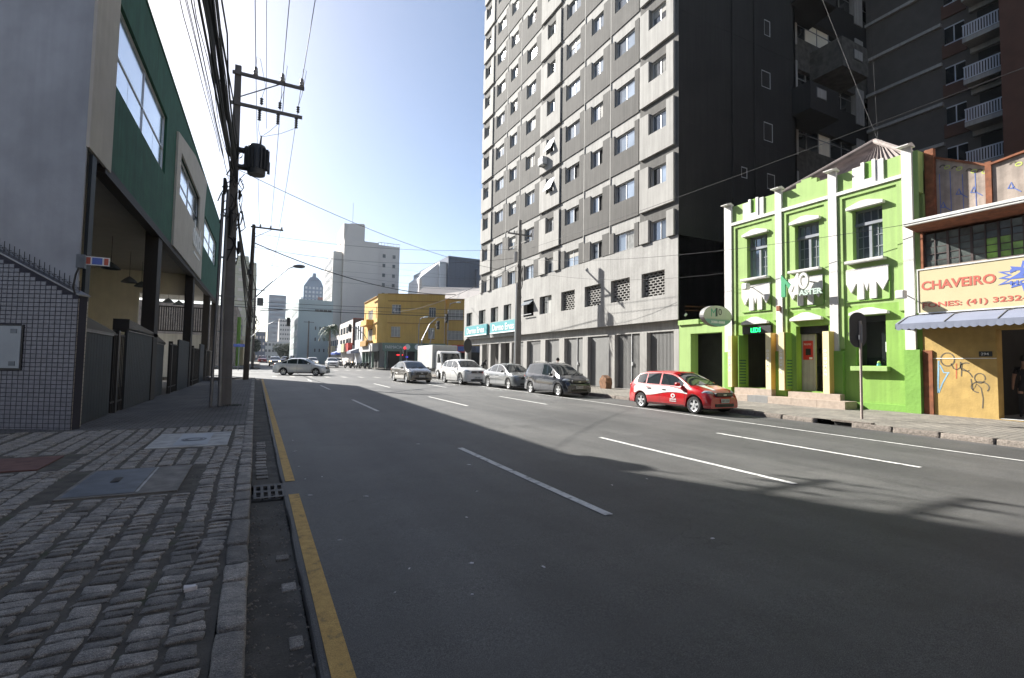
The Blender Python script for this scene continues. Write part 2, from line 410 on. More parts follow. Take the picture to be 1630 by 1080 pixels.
_fc = {}
def text(name, s, m, parent, O, U, V, N, w=None, h=None, depth=.01, bold=.0, sub=None, centre=False):
    key = (s, bold)
    cu = bpy.data.curves.new('t', 'FONT'); cu.body = s; cu.size = 1; cu.resolution_u = 3; cu.extrude = .5; cu.offset = bold
    to = bpy.data.objects.new('t', cu); COL.objects.link(to)
    dg = bpy.context.evaluated_depsgraph_get(); me = bpy.data.meshes.new_from_object(to.evaluated_get(dg))
    bpy.data.objects.remove(to); bpy.data.curves.remove(cu)
    P = [v.co.copy() for v in me.vertices]
    x0 = min(p.x for p in P); x1 = max(p.x for p in P); y0 = min(p.y for p in P); y1 = max(p.y for p in P)
    sx = (w / (x1 - x0)) if w else None; sy = (h / (y1 - y0)) if h else None
    sx = sx or sy; sy = sy or sx
    O, U, V, N = map(Vector, (O, U, V, N))
    mb = MB()
    mb.add([O + U * ((p.x - x0) * sx) + V * ((p.y - y0) * sy) + N * ((p.z + .5) * depth) for p in P], [tuple(f.vertices) for f in me.polygons])
    bpy.data.meshes.remove(me)
    return build(mb, name, m, parent)

SL = .0101
def gz(y): return SL * max(-20.0, min(y, 150.0))
def sk(x, y): return x - .0105 * (y - 4) if y < 60 else x - .588     # the road runs a touch askew to the facades
def skl(x, y): return x - .0045 * (y - 4)
X, Y, Z = Vector((1, 0, 0)), Vector((0, 1, 0)), Vector((0, 0, 1))
def cable(name, p0, p1, sag, r, label, n=14, group=None, m='cable', parent=None, wob=0):
    p0, p1 = Vector(p0), Vector(p1); pts = []
    for i in range(n + 1):
        t = i / n; p = p0.lerp(p1, t); p.z -= sag * 4 * t * (1 - t)
        if wob: p += Vector((random.uniform(-wob, wob), 0, random.uniform(-wob, wob)))
        pts.append(p)
    o = build(MB().tube(pts, r, 5), name, m, parent)
    if parent is None: tag(o, label, 'cable', group)
    return o

# ------------------------------------------------------------------ the ground
def strip(mb, xf0, xf1, ys, zo):
    """ribbon between x=xf0(y) and x=xf1(y)"""
    vs_ = []
    for y in ys: vs_ += [(xf0(y), y, gz(y) + zo), (xf1(y), y, gz(y) + zo)]
    return mb.add(vs_, [(2 * i, 2 * i + 1, 2 * i + 3, 2 * i + 2) for i in range(len(ys) - 1)])
def rng(a, b, s):
    n = max(1, int(round((b - a) / s))); return [a + (b - a) * i / n for i in range(n + 1)]
mb = MB(); strip(mb, lambda y: -900, lambda y: 900, [-60, -20, 0, 150, 400, 2500], -.12)
tag(build(mb, 'ground', G_['setts'], org=(0, 0, 0)), kind='structure')
mb = MB(); strip(mb, lambda y: skl(.36, y), lambda y: sk(14.62, y), rng(-14, 50, 4), 0)
strip(mb, lambda y: -70, lambda y: 90, [38.2, 50, 64], -.004)
strip(mb, lambda y: .2, lambda y: 14.2, [60, 100, 150, 330], .0)
strip(mb, lambda y: 10, lambda y: 60, [48, 60], -.002)
tag(build(mb, 'road', G_['asphalt'], org=(0, 0, 0)), kind='structure')

# road markings
def mark(name, m, xa, xb, y0, y1, skew, label=None, n=None):
    mb = MB(); ys = rng(y0, y1, 3)
    for i in range(len(ys) - 1):
        a, b = ys[i], ys[i + 1]
        top = .006
        mb.add([(skew(xa, a), a, gz(a) + top), (skew(xb, a), a, gz(a) + top), (skew(xb, b), b, gz(b) + top), (skew(xa, b), b, gz(b) + top)], [(0, 1, 2, 3)])
    return mb
def paint(mb, name='road_marking'):
    return tag(build(mb, name, G_['whiteline'], org=(0, 0, 0)), kind='structure')
for cx, ys in ((3.44, [(-6.6, -2.3), (4.36, 8.7), (15.45, 19.8), (26.0, 29.8), (34.5, 37.0)]),
               (6.76, [(-7.5, -3.2), (4.45, 8.85), (16.35, 20.7), (27.5, 31.5)]),
               (9.92, [(-8, -3.5), (4.35, 8.45), (16.2, 20.3), (27.2, 31.2)])):
    for a, b in ys: paint(mark('road_marking', None, cx - .055, cx + .055, a, b, sk))
paint(mark('parking_line', None, 12.50, 12.59, -8, 42, sk), 'parking_line')
# zebra stripes and stop lines at the crossing
for i in range(11):
    mb = MB(); x0 = 1.0 + i * 1.25; y0 = 41.2 - .18 * i
    strip(mb, lambda y: x0, lambda y: x0 + .34, [y0, y0 + 2.2], .006); tag(build(mb, 'crossing_stripe', mat('faded stripe', (.24, .235, .22), .8, var=.45, scale=5), org=(0, 0, 0)), kind='structure')
for i in range(9):
    mb = MB(); x0 = 1.2 + i * 1.35; y0 = 60.2 + .1 * i
    strip(mb, lambda y: x0, lambda y: x0 + .55, [y0, y0 + 2.8], .006); tag(build(mb, 'crossing_stripe', mat('faded stripe', (.24, .235, .22), .8, var=.45, scale=5), org=(0, 0, 0)), kind='structure')
rr_ = random.Random(77)
def seam(pts, w, nm='tar_seam'):
    mb = MB(); P = []
    for (a, b), (c, d) in zip(pts, pts[1:]):
        for k in range(12): t_ = k / 12; P.append((a + (c - a) * t_ + rr_.gauss(0, .035), b + (d - b) * t_ + rr_.gauss(0, .035)))
    P.append(pts[-1]); vv = []
    for i, (x, y) in enumerate(P):
        q = P[min(i + 1, len(P) - 1)]; p = P[max(i - 1, 0)]; d = Vector((q[0] - p[0], q[1] - p[1], 0)).normalized(); n_ = Vector((-d.y, d.x, 0)) * w * rr_.uniform(.5, 1.4)
        vv += [(x + n_.x, y + n_.y, gz(y) + .003), (x - n_.x, y - n_.y, gz(y) + .003)]
    mb.add(vv, [(2 * i, 2 * i + 1, 2 * i + 3, 2 * i + 2) for i in range(len(P) - 1)])
    tag(build(mb, nm, mat('tar', (.022, .022, .023), .6, var=.2), org=(0, 0, 0)), kind='structure')
seam([(4.6, 24.5), (8.2, 20.5), (12.0, 15.6)], .016); seam([(8.2, 20.5), (12.2, 19.6)], .012); seam([(.6, 22), (6.5, 23.2), (13.9, 22.0)], .010)
# kerb side yellow line, broken by the drain grate
for a, b in ((-3, 6.5), (7.18, 37.5)):
    mb = MB(); ys = rng(a, b, 1.0)
    for i in range(len(ys) - 1):
        p, q = ys[i], ys[i + 1]
        mb.add([(skl(.39, p), p, gz(p) + .006), (skl(.505, p), p, gz(p) + .006), (skl(.505, q), q, gz(q) + .006), (skl(.39, q), q, gz(q) + .006)], [(0, 1, 2, 3)])
    tag(build(mb, 'yellow_line', G_['yellowline'], org=(0, 0, 0)), kind='structure')
# gutter, a little lower than the asphalt edge, with the asphalt's own thickness showing
mb = MB(); strip(mb, lambda y: skl(-.03, y), lambda y: skl(.36, y) - .03, rng(-3, 6.42, .25) , -.035)
strip(mb, lambda y: skl(-.03, y), lambda y: skl(.33, y), rng(7.22, 38, .5), -.035)
tag(build(mb, 'gutter', G_['gutter'], org=(0, 0, 0)), kind='structure')
mb = MB(); ys = rng(-3, 38, .25); vs_ = []
for y in ys:
    e = skl(.36, y) - .012 * abs(sin(y * 1.7)) - .012 * random.random()
    vs_ += [(skl(.37, y), y, gz(y)), (e, y, gz(y) - .006), (e - .01, y, gz(y) - .05)]
mb.add(vs_, [f for i in range(len(ys) - 1) if not (6.3 < ys[i] < 7.2) for f in ((3 * i, 3 * i + 1, 3 * i + 4, 3 * i + 3), (3 * i + 1, 3 * i + 2, 3 * i + 5, 3 * i + 4))])
tag(build(mb, 'road_edge', G_['asphalt'], org=(0, 0, 0)), kind='structure')
# gutter stones
for i in range(24):
    if i in (0, 2, 3, 4, 6, 7): continue
    y = 3.0 + i * .19 + .03 * sin(i * 5) if i < 9 else 7.6 + (i - 9) * .22
    x = .25 + random.uniform(-.02, .02) if i < 9 else .10 + random.uniform(-.01, .01)
    w, l = (.06 + .02 * (i % 3), .11 + .03 * (i % 2)) if i < 9 else (.15, .14)
    b = MB().box(x - w / 2, x + w / 2, y, y + l, gz(y) - .06, gz(y) - .022 + random.uniform(-.006, .006))
    tag(build(b, 'gutter_stone', G_['granite'], bevel=.01), kind='structure')

# --- left pavement: mortar bed, granite setts one by one, kerb stones
KZ = .10
def lz(y): return gz(y) + KZ
mb = MB(); strip(mb, lambda y: -14, lambda y: -.16, rng(-4, 12.6, 1.0), KZ - .014)
bed = tag(build(mb, 'left_pavement', G_['soil'], org=(0, 0, 0)), kind='structure')
mb = MB(); ys = rng(12.6, 38, 2); vs_ = []
for y in ys: vs_ += [(-14, y, .17), (-3.2, y, .18), (-.17, y, lz(y))]
mb.add(vs_, [f for i in range(len(ys) - 1) for f in ((3 * i, 3 * i + 1, 3 * i + 4, 3 * i + 3), (3 * i + 1, 3 * i + 2, 3 * i + 5, 3 * i + 4))])
mb.add([(-14, 38, gz(38) + KZ), (-.17, 38, gz(38) + KZ), (-.17, 38, gz(38) - .1), (-14, 38, gz(38) - .1)], [(0, 1, 2, 3)])
tag(build(mb, 'far_left_pavement', G_['setts'], org=(0, 0, 0)), kind='structure')

def stone_mesh(w, l, h, seed, name='paving_stone', seg=3):
    """dressed stone: uneven outline, pillowed top, w along x, l along y"""
    r = random.Random(seed); n = seg
    vs_, fs = [], []
    hx, hy = w / 2, l / 2
    grid = []
    st = [-1, -.86] + [(-.86 + 1.72 * k / (n - 1)) for k in range(1, n - 1)] + [.86, 1] if n > 2 else [-1, 0, 1]
    n = len(st) - 1
    wob = [r.uniform(-.012, .012) for _ in range(4)]
    for j in range(n + 1):
        row = []
        for i in range(n + 1):
            u, v = st[i], st[j]
            edge = max(abs(u), abs(v))
            c = 1 - .05 * (abs(u) * abs(v)) ** 4
            x = u * hx * c + wob[0] * v * .5 + r.uniform(-.005, .005); y = v * hy * c + wob[1] * u * .5 + r.uniform(-.005, .005)
            z = h - (.008 if edge > .99 else 0) + r.uniform(-.002, .002) + wob[2] * u * .3 + wob[3] * v * .3
            vs_.append((x, y, z)); row.append(len(vs_) - 1)
        grid.append(row)
    for j in range(n):
        for i in range(n): fs.append((grid[j][i], grid[j][i + 1], grid[j + 1][i + 1], grid[j + 1][i]))
    ring = grid[0][:-1] + [grid[k][-1] for k in range(n)] + grid[-1][:0:-1] + [grid[k][0] for k in range(n, 0, -1)]
    base = len(vs_)
    for k in ring:
        p = vs_[k]; vs_.append((p[0] * 1.02, p[1] * 1.03, 0))
    m = len(ring)
    for k in range(m): fs.append((ring[k], base + k, base + (k + 1) % m, ring[(k + 1) % m]))
    return vs_, fs
def make_mesh(name, vs_, fs, m, smooth=True):
    me = bpy.data.meshes.new(name); me.from_pydata(vs_, [], fs); me.materials.append(m); me.update()
    if smooth: me.polygons.foreach_set('use_smooth', [True] * len(me.polygons))
    return me
variants = {}
LEN = (.09, .105, .12, .14, .17)
for k, L in enumerate(LEN):
    for s in range(4):
        vs_, fs = stone_mesh(.165, L - .020, .05, k * 10 + s, seg=4); variants[(k, s)] = make_mesh('paving_stone', vs_, fs, G_['granite'])
skip = [(-1.88, 6.70, -.74, 8.28), (-1.62, 9.75, -.38, 11.6), (-5, 8.5, -2.4, 9.75)]      # covers let into the paving
stones = []
for c in range(60):
    xc = -.275 - c * .205
    y = 2.15 + (c % 3) * .04; r = random.Random(900 + c)
    drift = 0
    while y < 12.6:
        k = r.choice((0, 1, 1, 2, 2, 3, 4)); L = LEN[k]
        yc = y + L / 2; y += L
        if yc > 12.5: break
        drift += r.uniform(-.003, .003)
        x = xc - (.018 * c * (yc - 6) * .06) + drift + .016 * sin(yc * 1.4 + c * .7)
        if any(a - .07 < x < b2 + .07 and a2 - .02 < yc < b3 + .02 for a, a2, b2, b3 in skip): continue
        # only what the street could show: a wedge that opens away from the camera
        if x < -.42 * yc - .45: continue
        if x < -3.5 and yc > 13: continue
        stones.append((x, yc, k, r.randrange(4), r.uniform(-.06, .06), r.uniform(-.006, .004)))
stones.sort(key=lambda s: (s[0] ** 2 + s[1] ** 2 + 2.5) / (LEN[s[2]]))
far = MB()
for i, (x, y, k, s, rot, dz) in enumerate(stones):
    if i < 286:
        o = bpy.data.objects.new('paving_stone', variants[(k, s)]); COL.objects.link(o); o.parent = bed
        o.location = (x, y, lz(y) - .052 + dz); o.rotation_euler = (dz * 4, -dz * 3, rot); o.scale = (1 + .14 * sin(i * 7.3), 1, 1)
    else:
        me = variants[(k, s)]; cr, sr = cos(rot), sin(rot)
        far.add([(x + v.co.x * cr - v.co.y * sr, y + v.co.x * sr + v.co.y * cr, lz(y) - .052 + dz + v.co.z) for v in me.vertices], [tuple(f.vertices) for f in me.polygons])
if far.v:
    o = build(far, 'paving_setts', G_['granite'], bed, smooth=True); o['kind'] = 'stuff'
# kerb stones
kerb = tag(bpy.data.objects.new('left_kerb', None), kind='structure'); COL.objects.link(kerb); ORG[kerb.name] = (Vector(), 0)
y = 2.0; i = 0
while y < 38:
    L = random.choice((.30, .42, .55, .7)) if y < 7 or y > 11.5 else random.choice((.12, .16, .2))
    if y > 16: L = 1.0
    v, f = stone_mesh(.15, L - .012, .13, 500 + i, seg=4)
    me = make_mesh('kerb_stone', v, f, G_['granite']); o = bpy.data.objects.new('kerb_stone', me); COL.objects.link(o); o.parent = kerb
    yc = y + L / 2
    o.location = (skl(-.045, yc) - .04, yc, lz(yc) - .125 + random.uniform(-.004, .004)); o.rotation_euler = (0, 0, random.uniform(-.012, .012))
    y += L; i += 1

M_['brown_cement'] = mat('brown cement', (.17, .16, .145), .85, var=.3, scale=5, bump=.3)
# --- covers in the pavement
def cover(name, label, x0, x1, y0, y1, m, inner=None, slot=False, frame=None):
    yc = (y0 + y1) / 2; z = lz(yc) - .02
    t = thing(name, label, 'cover', ((x0 + x1) / 2, yc, z))
    Zo = lambda y, h: lz(y) - .02 + h
    mb = MB(); mb.add([(x0, y0, Zo(y0, .022)), (x1, y0, Zo(y0, .022)), (x1, y1, Zo(y1, .022)), (x0, y1, Zo(y1, .022)), (x0, y0, Zo(y0, -.02)), (x1, y0, Zo(y0, -.02)), (x1, y1, Zo(y1, -.02)), (x0, y1, Zo(y1, -.02))], [(0, 1, 2, 3), (0, 4, 5, 1), (1, 5, 6, 2), (2, 6, 7, 3), (3, 7, 4, 0)])
    build(mb, 'cover_plate', m, t)
    if inner:
        a, b, c, d = inner[0]; mb = MB(); mb.add([(a, c, Zo(c, .027)), (b, c, Zo(c, .027)), (b, d, Zo(d, .027)), (a, d, Zo(d, .027))], [(0, 1, 2, 3)])
        build(mb, inner[2], inner[1], t)
    return t
t = cover('manhole_cover', 'dark steel manhole plate set in a cement frame among the granite setts', -1.84, -.76, 6.78, 8.25, 'brown_cement', ((-1.80, -1.17, 6.84, 8.19), 'grey_cover', 'lid'))
mb = MB(); zz = lz(7.5) + .010; mb.box(-1.50, -1.42, 7.42, 7.66, zz, zz + .006); build(mb, 'handle_slot', 'black_metal', t)
mb = MB(); mb.add([(-1.155, 6.84, lz(6.84) + .009), (-1.13, 6.84, lz(6.84) + .009), (-1.13, 8.19, lz(8.19) + .009), (-1.155, 8.19, lz(8.19) + .009)], [(0, 1, 2, 3)]); build(mb, 'lid_rim', 'pale_cement', t)
t = cover('inspection_cover', 'pale cement inspection cover with a lighter plate, in front of the big pole', -1.58, -.42, 9.85, 11.5, 'pale_cement', ((-1.22, -.72, 10.0, 11.35), 'white_metal', 'lid'))
for rr in (.16, .10):
    mb = MB(); mb.lathe((-.97, 10.6, lz(10.6) + .012), (0, 0, 1), [(rr, 0), (rr + .02, .003), (rr + .04, 0)], 20); build(mb, 'round_emblem', 'grey_cover', t)
cover('red_patch', 'worn red cement slab in the pavement by the tiled wall', -3.9, -2.5, 8.6, 9.6, 'redcem')
# drain grate
t = thing('drain_grate', 'cast iron storm drain grate between the two lengths of yellow line', 'drain grate', (.2, 6.82, gz(6.8)))
g0, g1 = 6.47, 7.16
mb = MB()
holes = []
for i in range(5):
    for j in range(2): holes.append((.03 + i * .078, .07 + j * .31, .075 + i * .078, .29 + j * .31))
mb.wall((.01, g0, gz(6.8) - .004), X, Y, -Z, .44, g1 - g0, holes, .03)
build(mb, 'grate', mat('worn iron', (.075, .075, .075), .7, metal=.3, var=.3, scale=12), t)
build(MB().box(.0, .45, g0, g1, gz(6.8) - .4, gz(6.8) - .12), 'drain_pit', 'interior', t)
# litter and leaves
o = MB()
r = random.Random(4)
vv, ff = stone_mesh(.075, .05, .025, 3, seg=4)
lit = build(MB().add([(a - .34, b + 3.92, c + lz(3.9)) for a, b, c in vv], ff), 'crumpled_paper', 'litter', smooth=True)
tag(lit, 'small crumpled white paper lying on the setts beside the kerb', 'litter')
lm = []
for k in range(4):
    v, f = stone_mesh(.05 + .012 * k, .026, .004, 40 + k, seg=2)
    lm.append(make_mesh('paper_scrap', v, f, M_['litter']))
spots = [(.92, 3.55), (1.12, 3.9), (.72, 4.75), (.60, 6.4), (.62, 7.25), (.84, 7.3), (.6, 8.1), (.62, 9.4), (1.6, 3.8), (2.0, 4.9), (2.5, 5.8), (3.0, 7.3), (1.4, 3.3), (2.1, 3.5), (4.3, 5.4), (5.0, 5.5), (3.9, 3.4), (.66, 10.6), (1.2, 6.1), (2.8, 9.4)]
for i, (x, y) in enumerate(spots):
    o = bpy.data.objects.new('paper_scrap', lm[i % 4]); COL.objects.link(o); o.location = (x, y, gz(y) + .002); o.rotation_euler = (0, 0, r.uniform(0, 3))
    s = r.uniform(.45, 1.0); o.scale = (s, s, 1)
    tag(o, 'tiny pale scrap or leaf lying on the dark asphalt', 'litter', 'scraps scattered on the asphalt')
# grit washed into the gutter and the joints
mb = MB(); r = random.Random(19)
for i in range(900):
    if i < 620: y = r.uniform(2.2, 6.3) if i < 480 else r.uniform(7.3, 14); x = r.choice((r.gauss(.02, .03), r.gauss(.30, .04), r.uniform(0, .34))); z = gz(y) - .035
    else: y = r.uniform(2.4, 8); x = r.uniform(-1.9, -.2); z = lz(y) - .016
    q = r.uniform(.004, .014); c = [Vector((x + r.gauss(0, q), y + r.gauss(0, q), z + (q if k == 4 else 0))) for k in range(5)]
    c[0] = Vector((x - q, y - q * .8, z)); c[1] = Vector((x + q, y - q, z)); c[2] = Vector((x + q * .9, y + q, z)); c[3] = Vector((x - q * 1.1, y + q * .9, z)); c[4] = Vector((x, y, z + q * .9))
    mb.add(c, [(0, 1, 4), (1, 2, 4), (2, 3, 4), (3, 0, 4)])
tag(build(mb, 'gravel', mat('grit', (.15, .135, .115), .9, var=.6, scale=40), org=(0, 0, 0)), 'grit and small gravel washed into the gutter and paving joints', 'gravel', kind='stuff')
# ground cover in the joints
mb = MB(); r = random.Random(11)
for i in range(420):
    if i < 260: x, y = r.choice((-.42, -.65, -.88, -1.12, -1.35)) + r.gauss(0, .015), r.uniform(2.4, 8)
    else: x, y = -.55 + r.gauss(0, .15), 17.25 + r.gauss(0, .12)
    n = r.random() * 6.28; h = r.uniform(.006, .02) if i < 260 else r.uniform(.02, .07); w = .006
    z = lz(y) - .02 if i < 260 else lz(y)
    mb.add([(x - w * cos(n), y - w * sin(n), z), (x + w * cos(n), y + w * sin(n), z), (x + h * sin(n) * .6, y + h * cos(n) * .6, z + h)], [(0, 1, 2)])
tag(build(mb, 'weeds', 'foliage', org=(0, 0, 0)), 'small weeds growing in the joints of the paving and round the pole', 'weeds', kind='stuff')

# --- right pavement (rises towards the buildings) and its kerb
def rz0(y): return gz(y) + .13
def rz1(y): return max(.35, gz(y) + .14)
mb = MB(); ys = rng(-14, 48, 2); vs_ = []
for y in ys: vs_ += [(sk(14.78, y), y, rz0(y)), (19.2, y, rz1(y) + .01)]
mb.add(vs_, [(2 * i, 2 * i + 1, 2 * i + 3, 2 * i + 2) for i in range(len(ys) - 1)])
mb.add([(14.3, 48, rz0(48)), (19.2, 48, rz1(48)), (19.2, 48, .3), (14.3, 48, .3)], [(0, 1, 2, 3)])
tag(build(mb, 'right_pavement', G_['rightpave'], org=(0, 0, 0)), kind='structure')
kerb = tag(bpy.data.objects.new('right_kerb', None), kind='structure'); COL.objects.link(kerb); ORG[kerb.name] = (Vector(), 0)
y = -6; i = 0; kv = []
for s in range(6):
    v, f = stone_mesh(.17, .98, .19, 700 + s, seg=5); kv.append(make_mesh('kerb_stone', v, f, G_['rightkerb'] if 'rightkerb' in G_ else M_['step']))
kg = mat('warm granite kerb', (.155, .132, .112), .9, var=.25, scale=14, bump=.8, bscale=30, fine=.3); tint(kg, .15)
for me in kv: me.materials[0] = kg
while y < 48:
    if not (7.55 < y + .5 < 8.6):
        o = bpy.data.objects.new('kerb_stone', kv[i % 6]); COL.objects.link(o); o.parent = kerb
        yc = y + .5; o.location = (sk(14.70, yc), yc, rz0(yc) - .187 + random.uniform(-.006, .004)); o.rotation_euler = (0, 0, random.uniform(-.008, .008))
    y += 1; i += 1
t = thing('kerb_inlet', 'dark storm drain opening in the right kerb by the sign post', 'drain', (14.7, 8.0, gz(8)))
build(MB().box(14.63, 14.82, 7.52, 8.55, gz(8) + .115, gz(8) + .16), 'lintel', kg, t)
build(MB().box(14.70, 15.2, 7.56, 8.5, gz(8) - .2, gz(8) + .11), 'opening', 'interior', t)
# far pavements
for nm, x0, x1, y0, y1 in (('far_left_corner_pavement', -70, .2, 66, 330), ('far_right_corner_pavement', 14.2, 90, 68.5, 330)):
    mb = MB(); ys = rng(y0, min(y1, 330), 20)
    strip(mb, lambda y: x0, lambda y: x1, ys, .14)
    mb.add([(x0, y0, gz(y0)), (x1, y0, gz(y0)), (x1, y0, gz(y0) + .14), (x0, y0, gz(y0) + .14)], [(0, 1, 2, 3)])
    xe = x1 if x0 < 0 else x0
    mb.add([(xe, y0, gz(y0) - .05), (xe, y1, gz(y1) - .05), (xe, y1, gz(y1) + .14), (xe, y0, gz(y0) + .14)], [(0, 1, 2, 3)])
    tag(build(mb, nm, G_['rightpave'], org=(0, 0, 0)), kind='structure')

# ------------------------------------------------------------------ left side: tiled wall and grey building
M_['glass_film'] = mat('pale glass', (.78, .84, .90), .12, metal=.75, var=.08, scale=.5)
tU = Vector((-.8904, .4550, 0)); tN = Vector((.4550, .8904, 0)); tO = Vector((-3.34, 13.1, 0))
t = thing('tiled_wall', 'low wall faced in small blue grey tiles with spikes along its sloping top', 'wall', (-3.34, 13.1, .1))
top = lambda u: 2.92 + .5 * u
b = MB(); b.poly(tO, tU, Z, tN, [(0, .05), (6, .05), (6, top(6)), (0, top(0))], 0, .22); build(b, 'core', 'grout', t)
b = MB()
pu, pv = .113, .088
nu = 30
for i in range(nu):
    for j in range(60):
        u0, v0 = i * pu + .004, .13 + j * pv
        if v0 + pv > top(u0) - .02: break
        if 1.03 < u0 < 3.2 and 1.36 < v0 < 2.26: continue
        d = -.006 - .002 * random.random()
        P = lambda a, c, n: tO + tU * a + Z * c + tN * n
        a0, a1, c0, c1 = u0, u0 + pu - .012, v0, v0 + pv - .012; e = .004
        b.add([P(a0, c0, 0), P(a1, c0, 0), P(a1, c1, 0), P(a0, c1, 0), P(a0 + e, c0 + e, d), P(a1 - e, c0 + e, d), P(a1 - e, c1 - e, d), P(a0 + e, c1 - e, d)],
              [(4, 5, 6, 7), (0, 1, 5, 4), (1, 2, 6, 5), (2, 3, 7, 6), (3, 0, 4, 7)])
o = build(b, 'wall_tiles', 'tile', t); o['kind'] = 'stuff'
# narrow street-side face with brick shaped tiles
b = MB(); b.box(-3.40, -3.338, 13.125, 13.72, .1, 2.9); build(b, 'side_core', 'grout', t)
for j in range(31):
    z0 = .14 + j * .088
    for k, (ya, yb) in enumerate(((13.11, 13.405), (13.415, 13.715))):
        bb = MB().box(-3.339, -3.327, ya, yb, z0, z0 + .078); build(bb, 'tile', 'tile_warm', t)
b = MB()
for u in (0,): b.obox(tO, tU, (Z + tU * .0), tN, 0, .01, .1, 2.9, -.004, .0)
# coping (galvanised drip edge) and spikes
cp = Vector(tU) + Z * .5; cp.normalize(); cn = Z.copy()
b = MB(); b.obox(tO + Z * 2.93, cp, Z, tN, -.04, 6.6, 0, .035, -.03, .25); build(b, 'coping', 'galv', t)
b = MB()
u = .08
while u < 3.2:
    p = tO + tU * u + tN * .1 + Z * (top(u) + .03)
    b.tube([p, p + Z * .25], .006, 4)
    q = p + Z * .06
    b.tube([q - cp * .05 + Z * .03, q, q + cp * .05 + Z * .03], .005, 4); b.tube([q - tN * .05 + Z * .05, q + tN * .05 + Z * .05], .005, 4)
    u += .108
o = build(b, 'spikes', 'black_metal', t); o['kind'] = 'stuff'
t2 = thing('meter_panel', 'white metal cabinet door mounted on the blue grey tiled wall', 'panel', tO + tU * 2 + Z * 1.4)
b = MB().obox(tO, tU, Z, tN, 1.06, 3.0, 1.37, 2.30, -.03, .01); build(b, 'frame', 'black_metal', t2)
b = MB().obox(tO, tU, Z, tN, 1.09, 2.98, 1.41, 2.27, -.045, -.028); build(b, 'door', 'white_metal', t2, bevel=.004)
for v in (1.46, 2.12):
    build(MB().obox(tO, tU, Z, tN, 1.17, 1.30, v, v + .09, -.052, -.044), 'hinge', 'grey_cover', t2)

t = thing('grey_building', 'tall blank grey rendered building corner rising behind the spiked tiled wall', 'building', (-10, 20, 0))
b = MB().obox(Vector((-3.415, 13.34, 0)), tU, Z, tN, .01, 9, 0, 20, 0, .03); build(b, 'wall', 'gray_render', t)
b = MB().box(-16, -11.5, 17.6, 26, 0, 20); build(b, 'rear_wall', 'gray_render', t)
b = MB().box(-3.44, -3.38, 13.64, 13.95, .1, 6.08); build(b, 'corner_pilaster', 'dark_gate', t)
t = thing('street_name_sign', 'small red and white street name sign sticking out from the tiled wall corner', 'sign', (-3.2, 13.2, 3.5))
build(MB().box(-3.42, -3.28, 13.12, 13.25, 3.5, 3.78), 'bracket', 'grey_cover', t)
build(MB().box(-3.27, -2.88, 13.16, 13.18, 3.58, 3.76), 'plate', 'silver_txt', t)
build(MB().box(-3.17, -3.0, 13.155, 13.159, 3.60, 3.74), 'blue_field', 'signblue', t)
for xa in (-3.265, -2.97): build(MB().box(xa, xa + .07, 13.153, 13.157, 3.60, 3.74), 'red_field', 'salmon', t)
b = MB().tube([(-3.36, 13.1, 3.5), (-3.40, 13.08, 3.35), (-3.43, 13.08, 3.1), (-3.40, 13.09, 2.95)], .018, 6); build(b, 'cable_loop', 'cable', t)

# ------------------------------------------------------------------ dark green commercial building
LU = Vector((.012, 1, 0)).normalized(); LN = Vector((-1, .012, 0)).normalized(); LO = Vector((-3.4, 14, 0))
t = thing('green_building', 'dark green and cream commercial building raised on dark columns over an open forecourt', 'building', (-8, 30, .1))
W1, W2, W3 = (1.0, 8.38, 7.7, 10.50), (10.5, 8.50, 17.6, 10.40), (20.4, 8.40, 28.2, 10.25)
b = MB(); b.wall(LO, LU, Z, LN, 31.6, 12.2, [W1, W2, W3], .16, u_start=.95, v_start=6.25)
b.obox(LO, LU, Z, LN, .95, 31.6, 12.2, 12.28, -.03, .3)
build(b, 'green_wall', 'green_render', t)
b = MB().obox(LO, LU, Z, LN, -.68, .97, 6.12, 12.27, -.04, .02); build(b, 'cream_pier', 'cream', t)
b = MB(); b.poly(LO, LU, Z, LN, [(9.7, 6.2), (19.2, 6.2), (19.9, 12.1), (16.5, 11.75), (12.5, 11.3), (9.7, 10.8)], 0, 0)
b = MB()
for (a, c, d, e) in ((9.7, 6.2, 19.2, 8.55), (17.2, 8.55, 19.35, 10.35), (9.7, 8.55, 10.6, 10.35)): b.obox(LO, LU, Z, LN, a, d, c, e, -.08, -.002)
b.poly(LO, LU, Z, LN, [(9.7, 10.35), (19.4, 10.35), (19.9, 12.1), (14.5, 11.7), (9.7, 10.85)], -.08, -.002)
build(b, 'cream_panel', 'cream', t)
b = MB().obox(LO, LU, Z, LN, .6, 31.6, 6.0, 6.24, -.02, .25); build(b, 'edge_beam', 'dark_brown', t)
build(MB().box(-9.5, -3.72, 17.5, 45.5, 6.26, 12.1), 'upper_floor', 'soffit', t)
build(MB().poly((0, 0, 0), X, Y, Z, [(-3.5, 13.7), (-3.5, 45.5), (-11, 45.5), (-11, 18.3)], 6.19, 6.25), 'ceiling', 'soffit', t)
